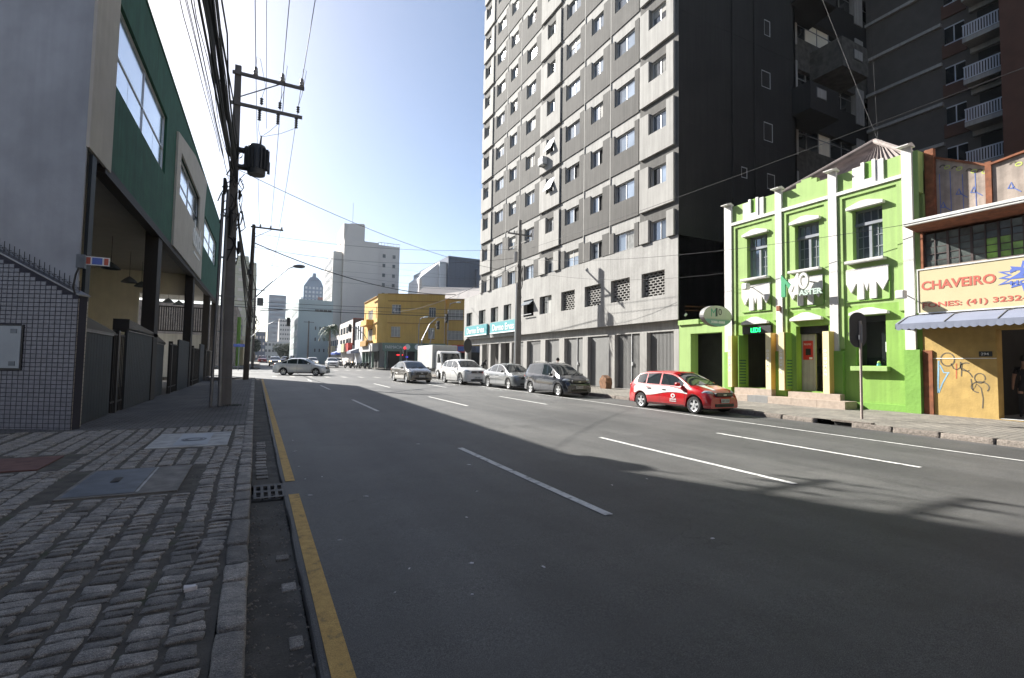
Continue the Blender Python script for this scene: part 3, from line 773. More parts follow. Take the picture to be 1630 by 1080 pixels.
for (u0, v0, u1, v1) in (W1, W2, W3):
    fr = MB(); s_ = .05
    for a in (u0 + .02, (u0 + u1) / 2, u1 - .07): fr.obox(LO, LU, Z, LN, a, a + s_, v0, v1, .08, .14)
    for c in (v0, v0 + (v1 - v0) * .42, v1 - s_): fr.obox(LO, LU, Z, LN, u0, u1, c, c + s_, .085, .135)
    w = build(fr, 'window', 'alu', t)
    um, vm = (u0 + u1) / 2, v0 + (v1 - v0) * .42
    q1 = (u0 + um) / 2; q2 = (um + u1) / 2
    for (a, c, d, e) in ((u0, v0, q1, vm), (q1 + .03, v0, um, vm), (um, v0, q2, vm), (q2 + .03, v0, u1, vm), (u0, vm, um, v1), (um, vm, u1, v1)):
        build(MB().obox(LO, LU, Z, LN, a, d, c, e, .11, .12), 'pane', 'glass_film', w)
for (x0, x1, y0, y1) in ((-3.72, -3.33, 21.4, 22.15), (-3.58, -3.22, 31.0, 31.7), (-3.5, -3.12, 39.6, 40.3), (-3.4, -3.05, 44.8, 45.5)):
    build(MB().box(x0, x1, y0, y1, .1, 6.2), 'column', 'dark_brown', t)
build(MB().box(-12, -5.62, 31.5, 31.7, .1, 6.19), 'rear_wall', 'cream_wall', t)
build(MB().box(-5.6, -3.6, 31.5, 31.62, 5.05, 6.19), 'rear_lintel', 'cream_wall', t)
build(MB().box(-8.6, -8.4, 14, 31.5, .1, 6.19), 'side_wall', 'cream_wall', t)
build(MB().box(-5.95, -5.62, 31.40, 31.49, 2.6, 3.0), 'switch_box', 'grey_cover', t)
# slatted screen at the back of the forecourt
ts = thing('slatted_screen', 'screen of dark vertical slats at the far end of the open forecourt', 'screen', (-4.6, 40, .2))
build(MB().box(-6.2, -3.3, 40.0, 40.06, 5.12, 5.2).box(-6.2, -3.3, 40.0, 40.06, 3.5, 3.58), 'rails', 'dark_brown', ts)
for i in range(22):
    x = -6.15 + i * .13; build(MB().box(x, x + .055, 40.0, 40.05, 3.58, 5.12), 'slat', 'dark_brown', ts)
build(MB().box(-6.4, -3.25, 41.5, 41.6, .2, 3.4), 'low_white_wall', 'white', ts)
# sign letters on the cream panel
for i, (s_, w_, a, z_) in enumerate((('donck', 3.1, 15.0, 7.35),)):
    o = text('sign_letters', s_, 'silver_txt', None, LO + LU * (a + 0) + Z * z_ + LN * -.12, LU, Z, LN, w=3.4, h=1.35, depth=.05, bold=.02)
    tag(o, 'pale raised letters on the cream panel of the green building', 'sign')
o = text('sign_letters', 'Sorrisos', 'silver_txt', None, LO + LU * 15.4 + Z * 7.0 + LN * -.12, LU, Z, LN, w=2.4, h=.22, depth=.03)
bpy.data.objects.remove(o)
o = build(MB().obox(LO, LU, Z, LN, 15.4, 17.9, 7.02, 7.14, -.11, -.08), 'sign_strip', 'silver_txt')
tag(o, 'thin pale strip of small lettering under the raised letters', 'sign')
# pendant lamps
def pendant(x, y, z, label):
    t = thing('pendant_lamp', label, 'lamp', (x, y, z), group='lamps hanging in the forecourt')
    build(MB().lathe((x, y, z), Z, [(.30, 0), (.27, .05), (.16, .16), (.05, .24), (.02, .26)], 18), 'lamp_shade', 'grey_cover', t, smooth=True)
    build(MB().lathe((x, y, z), Z, [(.0, .06), (.09, .05), (.10, .10), (.04, .16)], 10), 'bulb', 'silver_txt', t)
    build(MB().cyl((x, y, z + .25), (x, y, 6.19), .008, n=5), 'cord', 'cable', t)
pendant(-5, 23.07, 4.95, 'dome pendant lamp nearest the grey building in the forecourt')
pendant(-5, 26.05, 4.86, 'middle dome pendant lamp of the first forecourt bay')
pendant(-5, 28.49, 5.0, 'dome pendant lamp just left of the first dark column')
pendant(-4.9, 35.5, 5.0, 'dome pendant lamp behind the first dark column')
pendant(-4.5, 36.5, 5.0, 'small dome pendant lamp beside the second dark column')
# gates and posts along the pavement
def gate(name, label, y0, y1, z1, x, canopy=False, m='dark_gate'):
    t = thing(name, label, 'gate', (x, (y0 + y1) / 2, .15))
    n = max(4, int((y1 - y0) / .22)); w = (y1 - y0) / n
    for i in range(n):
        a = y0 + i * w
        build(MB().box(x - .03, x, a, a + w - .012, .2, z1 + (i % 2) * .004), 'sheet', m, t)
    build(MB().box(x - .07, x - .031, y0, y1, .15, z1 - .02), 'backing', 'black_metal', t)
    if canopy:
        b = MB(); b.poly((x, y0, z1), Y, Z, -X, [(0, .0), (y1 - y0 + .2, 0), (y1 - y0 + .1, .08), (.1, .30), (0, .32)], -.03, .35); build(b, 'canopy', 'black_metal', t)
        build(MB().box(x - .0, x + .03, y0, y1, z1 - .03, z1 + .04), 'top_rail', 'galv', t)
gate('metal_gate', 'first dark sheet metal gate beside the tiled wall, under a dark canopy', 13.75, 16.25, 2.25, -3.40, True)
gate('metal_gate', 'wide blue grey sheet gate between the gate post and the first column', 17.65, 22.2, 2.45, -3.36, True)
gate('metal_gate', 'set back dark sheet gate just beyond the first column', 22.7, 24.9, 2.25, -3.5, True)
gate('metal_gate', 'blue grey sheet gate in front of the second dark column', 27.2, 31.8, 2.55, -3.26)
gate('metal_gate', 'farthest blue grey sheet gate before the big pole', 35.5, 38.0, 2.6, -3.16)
def railing(label, y0, y1, x):
    t = thing('iron_fence', label, 'fence', (x, y0, .15))
    build(MB().box(x - .03, x, y0, y1, 2.25, 2.3).box(x - .03, x, y0, y1, .45, .5), 'rails', 'black_metal', t)
    y = y0 + .1
    while y < y1: build(MB().box(x - .02, x, y, y + .025, .2, 2.3), 'bar', 'black_metal', t); y += .16
    build(MB().box(x - .12, x + .02, y0 + .45, y0 + .62, .15, 2.4), 'post', 'black_metal', t)
railing('narrow iron fence with a thick post beside the first metal gate', 16.35, 17.6, -3.4)
railing('iron bar fence in the gap after the first column', 25.0, 27.1, -3.3)
railing('iron bar fence between the second and third columns', 31.9, 35.4, -3.2)
railing('iron bar fence ending the forecourt near the crossing', 38.2, 45, -3.1)
# setback storeys behind the facade (they cast the long shadow on the near carriageway)
t = thing('rear_block', 'plain setback block standing behind the dark green facade', 'building', (-14, 26, 0))
build(MB().box(-22, -8.9, 19.5, 34, 12.45, 26), 'wall', 'gray_render', t)

# ------------------------------------------------------------------ poles on the left pavement
def fuse(t, x, y, z, n=5, d=-1, L=.34):
    b = MB(); b.cyl((x, y, z), (x, y, z + d * L), .024, n=6)
    for i in range(n): b.lathe((x, y, z + d * (.05 + i * L / n)), Z, [(.015, -.025), (.055, -.012), (.055, .012), (.015, .028)], 8)
    build(b, 'fuse_cutout', 'transformer', t)
px_, py_ = -.86, 17.6
t = thing('utility_pole', 'big near concrete utility pole carrying a transformer, two crossarms and steel conduits', 'utility pole', (px_, py_, lz(17.6)))
b = MB(); zb, zt = .18, 10.95
hw0, hw1, hd0, hd1 = .17, .09, .14, .08
lean = -.05
b.add([(px_ - hw0, py_ - hd0, zb), (px_ + hw0, py_ - hd0, zb), (px_ + hw0, py_ + hd0, zb), (px_ - hw0, py_ + hd0, zb),
       (px_ + lean - hw1, py_ - hd1, zt), (px_ + lean + hw1, py_ - hd1, zt), (px_ + lean + hw1, py_ + hd1, zt), (px_ + lean - hw1, py_ + hd1, zt)],
      [(0, 1, 5, 4), (1, 2, 6, 5), (2, 3, 7, 6), (3, 0, 4, 7), (4, 5, 6, 7)])
build(b, 'shaft', 'pole', t, bevel=.012)
for z in (1.1, 2.5, 3.6, 4.8, 6.1):
    f = (z - zb) / (zt - zb); w = hw0 + (hw1 - hw0) * f + .006; d = hd0 + (hd1 - hd0) * f + .006
    build(MB().box(px_ - w - .22, px_ + w, py_ - d, py_ + d, z, z + .02), 'steel_band', 'galv', t)
for z, x1 in ((10.62, 1.02), (9.64, .99)):
    build(MB().box(-1.06, x1, py_ - .16, py_ - .08, z, z + .09), 'crossarm', 'pole', t)
build(MB().tube([(px_, py_ - .12, 9.9), (.28, py_ - .12, 10.62)], .018, 6), 'brace', 'galv', t)
build(MB().tube([(.42, py_ - .12, 10.62), (.40, py_ - .12, 9.7)], .014, 6), 'tie_rod', 'galv', t)
for x in (-.42, .36, .94):
    b = MB().lathe((x, py_ - .12, 10.71), Z, [(.04, 0), (.08, .04), (.06, .09), (.075, .13), (.055, .19), (.06, .24), (.03, .30), (0, .31)], 12); build(b, 'insulator', 'porcelain', t, smooth=True)
for x in (-.22, .31, .85):
    fuse(t, x, py_ - .18, 9.78, 3, 1, .22); fuse(t, x - .04, py_ - .2, 9.62, 5, -1, .36)
for xa, xb in ((-.42, -.22), (.36, .31), (.94, .85)):
    b = MB().tube([(xa, py_ - .12, 10.95), (xa + .02, py_ - .3, 11.25), (xa + .12, py_ - .3, 11.2), (xb + .1, py_ - .2, 10.4), (xb, py_ - .18, 10.0)], .006, 4); build(b, 'jumper_wire', 'cable', t)
for x in (-.26, .27, .81):
    b = MB().tube([(x, py_ - .2, 9.26), (x * .6 - .12, py_ - .25, 8.95), (-.2, py_ - .22, 8.72)], .006, 4); build(b, 'jumper_wire', 'cable', t)
tf = thing('transformer', 'dark finned transformer hung on the big near utility pole', 'transformer', (-.28, 17.4, 7.45))
b = MB().lathe((-.28, 17.45, 7.5), Z, [(0, 0), (.25, 0), (.26, .05), (.26, .88), (.23, .94), (.1, .98), (0, .98)], 16); build(b, 'tank', 'transformer', tf, smooth=True)
for i in range(9):
    a = -pi / 2 + (i - 4) * .36; c_ = Vector((-.28, 17.45, 0)); d = Vector((cos(a), sin(a), 0)); s_ = d.cross(Z)
    b = MB().obox(c_, d, s_, Z, .25, .36, -.012, .012, 7.66, 8.32); build(b, 'cooling_fin', 'transformer', tf)
for z in (7.68, 8.22): build(MB().box(-.84, -.5, 17.42, 17.5, z, z + .05).box(-.84, -.5, 17.52, 17.56, z - .06, z + .11), 'mounting_bracket', 'transformer', tf)
build(MB().cyl((-.2, 17.3, 8.46), (-.18, 17.26, 8.72), .035, .02, 8), 'bushing', 'cable', tf)
build(MB().box(.02, .1, 17.35, 17.5, 7.6, 7.95), 'tap_box', 'transformer', tf)
# conduits
for k, (x, z1, r_, m) in enumerate(((-1.22, 6.75, .045, 'galv'), (-1.09, 6.9, .05, 'galv'),)):
    b = MB().tube([(x + .10 * (k == 1), 17.35, .2), (x + .05, 17.40, 3.5), (x + .07, 17.45, z1)], r_, 10)
    o = build(b, 'conduit', m, t, smooth=True)
r = random.Random(5)
b = MB()
for i in range(26):      # tangle of splices round the shaft
    z = r.uniform(5.4, 8.4); x = px_ + r.uniform(-.22, .26); y = py_ - r.uniform(.12, .34)
    pts = [(x, y, z)]
    for k in range(4): x += r.uniform(-.14, .14); y += r.uniform(-.06, .06); z -= r.uniform(.02, .28); pts.append((x, y, z))
    b.tube(pts, r.uniform(.008, .022), 5)
o = build(b, 'cable_tangle', 'cable', t); o['kind'] = 'stuff'
for (x, z, l, rr) in ((-.92, 6.2, .75, .07), (-.68, 5.3, .4, .06), (-.72, 6.9, .3, .05), (-1.12, 7.2, .5, .07)):
    build(MB().tube([(x, py_ - .28, z), (x + .03, py_ - .3, z - l * .5), (x, py_ - .28, z - l)], [rr * .6, rr, rr * .6], 8), 'splice_box', 'cable', t, smooth=True)

# second pole with the street lamp
t = thing('utility_pole', 'dark round pole at the left corner carrying the long street lamp arm', 'utility pole', (-.66, 35.8, lz(35.8)))
build(MB().tube([(-.66, 35.8, .4), (-.62, 35.8, 5), (-.58, 35.8, 10.4)], [.17, .14, .10], 12), 'shaft', 'pole_dark', t, smooth=True)
build(MB().box(-.75, 1.15, 35.66, 35.74, 10.18, 10.27), 'crossarm', 'pole_dark', t)
build(MB().tube([(-.6, 35.7, 9.5), (.5, 35.7, 10.2)], .018, 5), 'brace', 'galv', t)
for x in (-.2, .4, 1.05): build(MB().lathe((x, 35.7, 10.27), Z, [(.03, 0), (.06, .05), (.05, .15), (.02, .2), (0, .2)], 8), 'insulator', 'porcelain', t)
b = MB()
for i in range(18):
    z = r.uniform(4.4, 8.5); x = -.6 + r.uniform(-.2, .2); y = 35.6; pts = [(x, y, z)]
    for k in range(3): x += r.uniform(-.1, .1); z -= r.uniform(.05, .4); pts.append((x, y, z))
    b.tube(pts, r.uniform(.01, .03), 5)
o = build(b, 'cable_tangle', 'cable', t); o['kind'] = 'stuff'
build(MB().tube([(-.75, 35.6, 7.4), (-.73, 35.55, 7.1)], .13, 8), 'splice_box', 'cable', t)
tl = thing('street_lamp', 'street lamp reaching over the road on a curved arm from the dark round pole', 'street lamp', (-.55, 35.7, 5.4))
build(MB().tube([(-.55, 35.7, 5.4), (.2, 35.7, 6.3), (1.0, 35.7, 7.2), (1.55, 35.7, 7.75), (1.9, 35.7, 7.93)], .035, 8), 'lamp_arm', 'galv', tl, smooth=True)
b = MB().add([], []); b.lathe((1.8, 35.7, 7.93), X + Z * .05, [(0, 0), (.07, .05), (.12, .25), (.13, .5), (.08, .72), (0, .78)], 12); build(b, 'lamp_head', 'galv', tl, smooth=True)

# overhead lines: the bundle passing the near pole
specs = [(-1.28, 7.95, .075, .25), (-1.22, 7.6, .03, .35), (-1.0, 7.95, .03, .3), (-.98, 7.75, .045, .45), (-.95, 7.5, .03, .55), (-.9, 7.3, .022, .6), (-.84, 8.0, .03, .3), (-.80, 7.8, .018, .35), (-.76, 7.5, .035, .5), (-.70, 7.9, .022, .3), (-.66, 7.35, .018, .5),
         (-1.5, 8.3, .012, .2), (-1.62, 8.0, .012, .2), (-1.75, 7.9, .010, .2), (-1.9, 8.2, .010, .2), (-2.05, 8.0, .012, .25), (-1.4, 7.4, .014, .3)]
words = ['thickest black', 'thin black', 'slack black', 'heavy twisted black', 'sagging black', 'lowest thin black', 'high black', 'fine black', 'thick lower black', 'fine upper black', 'fine lower black', 'fine outer', 'second fine outer', 'faint outer', 'faint leftmost', 'leftmost fine', 'low fine']
for i, (x, z, rr, sag) in enumerate(specs):
    x0 = x; xp = -.88 + (x + .95) * .35
    o = cable('overhead_cable', (x0 + r.uniform(-.05, .05), -19, z + r.uniform(-.1, .1)), (xp, 17.45, z - .15 * (i % 3)), sag, rr * .72, words[i] + ' communication cable of the bundle over the left pavement', 26, 'cables running along the left pavement', wob=.012 if i % 3 else .03)
for i, (x, z, rr) in enumerate(((-1.0, 7.7, .03), (-.9, 7.3, .022), (-.85, 7.0, .04), (-.8, 6.7, .02), (-.75, 6.3, .03))):
    cable('overhead_cable', (x, 17.7, z), (-.62, 35.7, z - 1.2 - .35 * i), .35, rr, ('top', 'second', 'thick middle', 'fourth', 'lowest')[i] + ' cable strung from the big pole to the round pole', 14, 'cables between the two left poles')
for x in (-.42, .36, .94):
    nm = {-.42: 'left', .36: 'middle', .94: 'right'}[x]
    cable('power_line', (x, -25, 11.0), (x, 17.48, 10.93), .35, .011, nm + ' thin power line arriving at the upper crossarm of the big pole', 16, 'power lines on the big pole')
    cable('power_line', (x, 17.48, 10.93), (x * .85 + .1, 35.7, 10.4), .3, .010, nm + ' thin power line leaving the big pole towards the crossing', 12, 'power lines beyond the big pole')
cable('power_line', (-.6, -25, 10.4), (-.05, 17.3, 9.0), .2, .006, 'lone thin wire dropping past the crossarms to the transformer', 12)

# ------------------------------------------------------------------ right side: grey apartment tower on a concrete podium
def mesh_of(mb, m):
    me = bpy.data.meshes.new('m'); me.from_pydata([Vector(v) for v in mb.v], [], mb.f); me.materials.append(M_[m] if isinstance(m, str) else m); me.update(); return me
def put(name, me, parent, loc=(0, 0, 0)):
    me.name = name
    o = bpy.data.objects.new(name, me); COL.objects.link(o); o.parent = parent
    pl = ORG.get(parent.name, (Vector((0, 0, 0)), 0))[0]
    o.location = Vector(loc) - pl; ORG[o.name] = (Vector(loc), 0)
    return o
FX = 18.5
tb = thing('apartment_tower', 'tall apartment tower with staggered grey and pale panels over a concrete podium', 'building', (24, 30, .3))
# columns of windows: (y near, y far, window y0, y1, pale?)
cols = [(18.32, 20.84, 18.84, 20.08, 1), (21.02, 23.50, 21.38, 23.09, 0), (23.58, 26.2, 24.29, 25.45, 0), (26.30, 29.02, 26.80, 28.41, 0), (29.10, 31.86, 29.80, 30.87, 1),
        (31.98, 35.25, 32.78, 34.22, 0), (35.35, 37.75, 35.88, 37.1, 0), (37.85, 40.5, 38.33, 39.9, 0), (40.62, 42.95, 41.28, 42.45, 1)]
NF = 13; F0 = 8.32; FH = 2.93
holes = []
for f in range(NF):
    z0 = F0 + f * FH
    for c in cols: holes.append((c[2] - 18.1, z0, c[3] - 18.1, z0 + 1.06))
H = F0 + NF * FH + .6
b = MB(); b.wall((FX, 18.1, 0), Y, Z, X, 43 - 18.1, H, holes, .26, v_start=8.3)
b.box(FX, FX + 9, 18.1, 18.1, 8.3, 8.3)
build(b, 'wall', 'concrete', tb)
b = MB().box(FX + .30, FX + 8.6, 18.13, 42.95, 4.2, H - .05); build(b, 'core', 'interior', tb)
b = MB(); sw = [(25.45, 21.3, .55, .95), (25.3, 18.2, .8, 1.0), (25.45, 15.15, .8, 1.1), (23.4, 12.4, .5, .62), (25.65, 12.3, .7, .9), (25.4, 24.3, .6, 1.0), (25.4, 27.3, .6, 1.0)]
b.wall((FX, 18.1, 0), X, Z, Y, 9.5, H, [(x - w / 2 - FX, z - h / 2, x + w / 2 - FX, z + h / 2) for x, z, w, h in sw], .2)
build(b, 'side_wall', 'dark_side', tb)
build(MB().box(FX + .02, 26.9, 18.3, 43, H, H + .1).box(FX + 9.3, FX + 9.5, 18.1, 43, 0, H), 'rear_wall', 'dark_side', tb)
for x, z, w, h in sw:
    fr = MB()
    for a, c in ((x - w / 2, x - w / 2 + .05), (x + w / 2 - .05, x + w / 2)): fr.box(a, c, 18.12, 18.17, z - h / 2, z + h / 2)
    for a, c in ((z - h / 2, z - h / 2 + .05), (z + h / 2 - .05, z + h / 2)): fr.box(x - w / 2 + .05, x + w / 2 - .05, 18.12, 18.17, a, c)
    w_ = build(fr, 'side_window', 'alu', tb)
    build(MB().box(x - w / 2 + .04, x + w / 2 - .04, 18.15, 18.155, z - h / 2 + .04, z + h / 2 - .04), 'pane', 'curtain' if z > 14 else 'glass_dark', w_)
for x_ in (22.4, 24.2): build(MB().tube([(x_, 18.03, 4), (x_, 18.03, 38)], .05, 6), 'drain_pipe', 'dark_side', tb)
for z_ in (8.3, 14.2, 20.0, 25.9, 31.8): build(MB().box(FX + .02, 27.9, 18.085, 18.1, z_, z_ + .03), 'render_joint', 'dark_side', tb)
# dark fields behind the pale columns (grey base wall showing in the gaps)
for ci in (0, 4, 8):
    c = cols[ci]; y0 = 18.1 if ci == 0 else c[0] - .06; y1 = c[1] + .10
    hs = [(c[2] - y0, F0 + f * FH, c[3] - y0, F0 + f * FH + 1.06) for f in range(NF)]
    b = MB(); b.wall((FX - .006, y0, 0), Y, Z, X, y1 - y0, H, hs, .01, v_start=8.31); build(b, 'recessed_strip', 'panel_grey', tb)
# thin pale ribs between the grey panels
rb = mesh_of(MB().box(-.05, 0, -.035, .035, 8.32, H), 'concrete_pale')
for a, c in ((1, 2), (2, 3), (5, 6), (6, 7)): put('rib', rb, tb, (FX, (cols[a][1] + cols[c][0]) / 2, 0))
r = random.Random(21)
open_cells = {(4, 3): 'tilt', (4, 2): 'tilt', (1, 0): 0, (2, 0): 'slide', (3, 1): 'slide', (2, 1): 'slide', (4, 8): 'tilt', (2, 2): 'slide', (3, 2): 'slide', (4, 1): 0}
win_me = {}
M_['glass_curtain'] = tint(mat('curtained glass', (.30, .30, .28), .12, metal=.12, var=.2, scale=5, streak=.35), .3); M_['blind_mat'] = tint(mat('blind', (.38, .37, .34), .8, var=.05), .3)
for ci, c in enumerate(cols):
    th = .15 if c[4] else .055
    yn, yf, a, e = c[0], c[1], c[2], c[3]
    zt, zb_ = 1.34, -1.20
    full = [(yn, zb_), (yf, zb_), (yf, 1.2), (e + .06, 1.2), (e + .06, -.02), (a - .02, -.02), (a - .02, zt), (yn, zt)]
    low = [(yn, .0), (yf, .0), (yf, 1.2), (e + .06, 1.2), (e + .06, .0)]
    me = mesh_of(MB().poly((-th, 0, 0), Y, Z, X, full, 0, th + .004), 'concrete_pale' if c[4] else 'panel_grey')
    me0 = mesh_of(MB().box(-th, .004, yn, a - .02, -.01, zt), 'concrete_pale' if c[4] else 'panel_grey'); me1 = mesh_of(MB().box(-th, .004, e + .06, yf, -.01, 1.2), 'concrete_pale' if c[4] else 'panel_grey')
    w = e - a; wm = a + w * .5
    fr = MB(); t_ = .045
    fr.box(.12, .19, a, a + t_, 0, 1.06).box(.12, .19, e - t_, e, 0, 1.06).box(.12, .19, a + t_, e - t_, 0, t_).box(.12, .19, a + t_, e - t_, 1.06 - t_, 1.06)
    fr.box(.12, .185, wm - .02, wm + .02, t_, 1.06 - t_)
    fm = mesh_of(fr, 'alu')
    p1 = mesh_of(MB().box(.15, .156, a + t_, wm - .02, t_, 1.06 - t_), 'glass'); p2 = mesh_of(MB().box(.16, .166, wm + .02, e - t_, t_, 1.06 - t_), 'glass')
    p1d = mesh_of(MB().box(.15, .156, a + t_, wm - .02, t_, 1.06 - t_), 'glass_dark'); p2d = mesh_of(MB().box(.16, .166, wm + .02, e - t_, t_, 1.06 - t_), 'glass_dark')
    p1c = mesh_of(MB().box(.15, .156, a + t_, wm - .02, t_, 1.06 - t_), 'glass_curtain'); p2c = mesh_of(MB().box(.16, .166, wm + .02, e - t_, t_, 1.06 - t_), 'glass_curtain')
    bl_ = mesh_of(MB().box(.135, .145, a + t_, e - t_, .62 + .1 * (ci % 3), 1.06 - t_), 'blind_mat')
    cu = mesh_of(MB().box(.20, .21, a, a + w * .45, .02, 1.04), 'curtain'); pd = mesh_of(MB().box(.2, .21, a, e, .02, 1.04), 'interior')
    si = mesh_of(MB().box(-.03, .12, a, e, -.03, .0), 'concrete_pale')
    for f in range(NF):
        z = F0 + f * FH
        if f == 0:
            put('facade_panel', me0, tb, (FX, 0, z)); put('facade_panel', me1, tb, (FX, 0, z))
        else:
            put('facade_panel', me, tb, (FX, 0, z))
        wo_ = put('window', fm, tb, (FX, 0, z))
        st = open_cells.get((ci, f))
        if st == 'tilt':
            build(MB().obox((FX - .02, a + .04, z + 1.02), Y, Vector((-.42, 0, -.907)), Vector((.907, 0, -.42)), 0, w - .08, 0, 1.0, -.014, .014), 'tilted_sash', 'white_metal', wo_)
            put('dark_room', pd, wo_, (FX, 0, z))
        elif st == 'slide':
            put('pane', p2, wo_, (FX, 0, z)); put('dark_room', pd, wo_, (FX, 0, z))
            build(MB().box(FX + .13, FX + .135, a + .02, a + .07, z + .05, z + 1.0), 'sash_stile', 'alu', wo_)
        else:
            k_ = r.random(); q1, q2 = (p1, p2) if k_ < .5 else ((p1d, p2) if k_ < .62 else ((p1, p2d) if k_ < .74 else ((p1c, p2c) if k_ < .88 else (p1c, p2))))
            put('pane', q1, wo_, (FX, 0, z)); put('pane', q2, wo_, (FX, 0, z))
            if r.random() < .25: put('blind', bl_, wo_, (FX, 0, z))
# concrete podium with openings and block grilles
oy = [(19.04, 20.77), (21.74, 23.42), (24.40, 26.08), (27.2, 28.85), (30.12, 31.8), (32.7, 34.3), (36.45, 37.88), (38.97, 40.52), (41.68, 43.22), (44.85, 46.35)]
oz = (5.39, 6.69)
b = MB(); b.wall((FX - .03, 18.1, 0), Y, Z, X, 47 - 18.1, 8.28, [(a - 18.1, oz[0], c - 18.1, oz[1]) for a, c in oy], .32, v_start=4.03)
b.box(FX - .03, FX + 8.6, 18.1, 18.12, 4.03, 8.28)
b.add([(FX - .03, 18.1, 8.28), (FX + 8, 18.1, 8.28), (FX + 8, 47, 8.28), (FX - .03, 47, 8.28)], [(0, 1, 2, 3)])
b.add([(FX - .03, 18.1, 4.03), (FX + 8, 18.1, 4.03), (FX + 8, 47, 4.03), (FX - .03, 47, 4.03)], [(0, 1, 2, 3)])
b.add([(FX - .03, 47, 4.03), (FX + 8, 47, 4.03), (FX + 8, 47, 8.28), (FX - .03, 47, 8.28)], [(0, 1, 2, 3)])
build(b, 'podium_wall', 'concrete', tb)
build(MB().box(FX + .30, FX + .34, 18.2, 46.9, 5.2, 6.9), 'podium_dark', 'interior', tb)
for k, (a, c) in enumerate(oy):
    if k <= 3:
        g = MB(); rows = 9; rh = (oz[1] - oz[0]) / rows; n = 5; cw = (c - a) / n
        tg = thing('g', 'g', 'g'); bpy.data.objects.remove(tg)
        gr = None
        b = MB()
        for j in range(rows + 1):
            z = oz[0] + j * rh; b.box(FX + .16, FX + .26, a, c, z - .018, z + .018)
        gr = build(b, 'grille_courses', 'concrete_pale', tb)
        b = MB()
        for j in range(rows):
            for i in range(n + 1):
                y = a + (i + (.5 if j % 2 else 0)) * cw
                if y > c - .02: continue
                b.box(FX + .165, FX + .255, max(a, y - .035), min(c, y + .035), oz[0] + j * rh + .019, oz[0] + (j + 1) * rh - .019)
        o = build(b, 'grille_blocks', 'concrete_pale', tb); o['kind'] = 'stuff'; gr['kind'] = 'stuff'
    elif k == 5:
        w_ = build(MB().box(FX - .25, FX - .2, a, c, 5.5, 5.54).box(FX + .1, FX + .15, a, a + .05, oz[0], oz[1]), 'open_window', 'alu', tb)
        build(MB().obox((FX - .02, a + .05, 6.6), Y, Vector((-.75, 0, -.66)), Vector((.66, 0, -.75)), 0, c - a - .1, 0, .55, 0, .02), 'tilted_sash', 'glass', w_)
    else:
        fr = MB(); fr.box(FX + .18, FX + .22, a, a + .05, oz[0], oz[1]).box(FX + .18, FX + .22, c - .05, c, oz[0], oz[1]).box(FX + .18, FX + .22, (a + c) / 2 - .02, (a + c) / 2 + .02, oz[0], oz[1]).box(FX + .18, FX + .22, a, c, oz[0], oz[0] + .05)
        w_ = build(fr, 'window', 'alu', tb)
        build(MB().box(FX + .2, FX + .205, a + .05, (a + c) / 2 - .02, oz[0] + .05, oz[1]), 'pane', 'curtain' if k == 4 else 'glass_dark', w_)
        build(MB().box(FX + .2, FX + .205, (a + c) / 2 + .02, c - .05, oz[0] + .05, oz[1]), 'pane', 'glass_dark', w_)
# ground floor: beam, piers and barred gates
build(MB().box(FX + .28, FX + .6, 18.12, 46.9, 3.5, 4.02), 'beam', 'concrete', tb)
gy = [(18.55, 20.50), (21.03, 23.2), (23.75, 25.88), (26.42, 28.6), (29.25, 31.12), (31.8, 33.9), (34.5, 36.5)]
piers = [(18.12, 18.55)] + [(gy[i][1], gy[i + 1][0]) for i in range(len(gy) - 1)] + [(36.5, 36.9), (38.6, 39.0), (40.7, 41.1), (42.6, 43.1), (46.4, 46.9)]
for a, c in piers: build(MB().box(FX + .10, FX + .58, a, c, .2, 3.5), 'pier', 'concrete_pale', tb)
build(MB().box(FX + 2.5, FX + 2.6, 36.5, 46.9, .2, 4.0), 'shop_back_wall', 'dark_brown', tb)
for k, (a, c) in enumerate(gy):
    dark = k in (1,)
    n = 20; w = (c - a) / n
    gt = build(MB().box(FX + .40, FX + .42, a, c, .36, 3.5), 'gate_backing', 'interior' if k in (0, 1) else 'gate_grey', tb)
    bar = mesh_of(MB().box(0, .03, 0, w * (.52 if k in (0, 1) else .86), .36, 3.48), 'gate_grey')
    for i in range(n): put('slat', bar, gt, (FX + .355, a + i * w, 0))
    build(MB().box(FX + .32, FX + .40, a, c, .34, .40).box(FX + .32, FX + .40, a, a + .06, .4, 3.5), 'gate_frame', 'gate_grey', gt)
    if k in (1, 3): build(MB().box(FX + .30, FX + .355, a + .9, a + .94, .4, 3.5).box(FX + .28, FX + .355, a + .8, a + .9, 1.7, 1.9), 'gate_lock', 'alu', gt)
# air conditioner on the facade
t = thing('air_conditioner', 'lone white air conditioner box hung below a window on the tower facade', 'air conditioner', (18.1, 31.1, 16.4))
build(MB().box(17.95, 18.34, 30.75, 31.45, 16.4, 16.95), 'casing', 'white', t, bevel=.02)
build(MB().lathe((17.945, 31.0, 16.67), -X, [(0, .0), (.19, .0), (.2, .01), (.2, 0)], 16), 'fan_grille', 'grey_cover', t)
build(MB().box(17.95, 18.34, 30.8, 30.84, 16.33, 16.4).box(17.95, 18.34, 31.36, 31.4, 16.33, 16.4), 'bracket', 'galv', t)
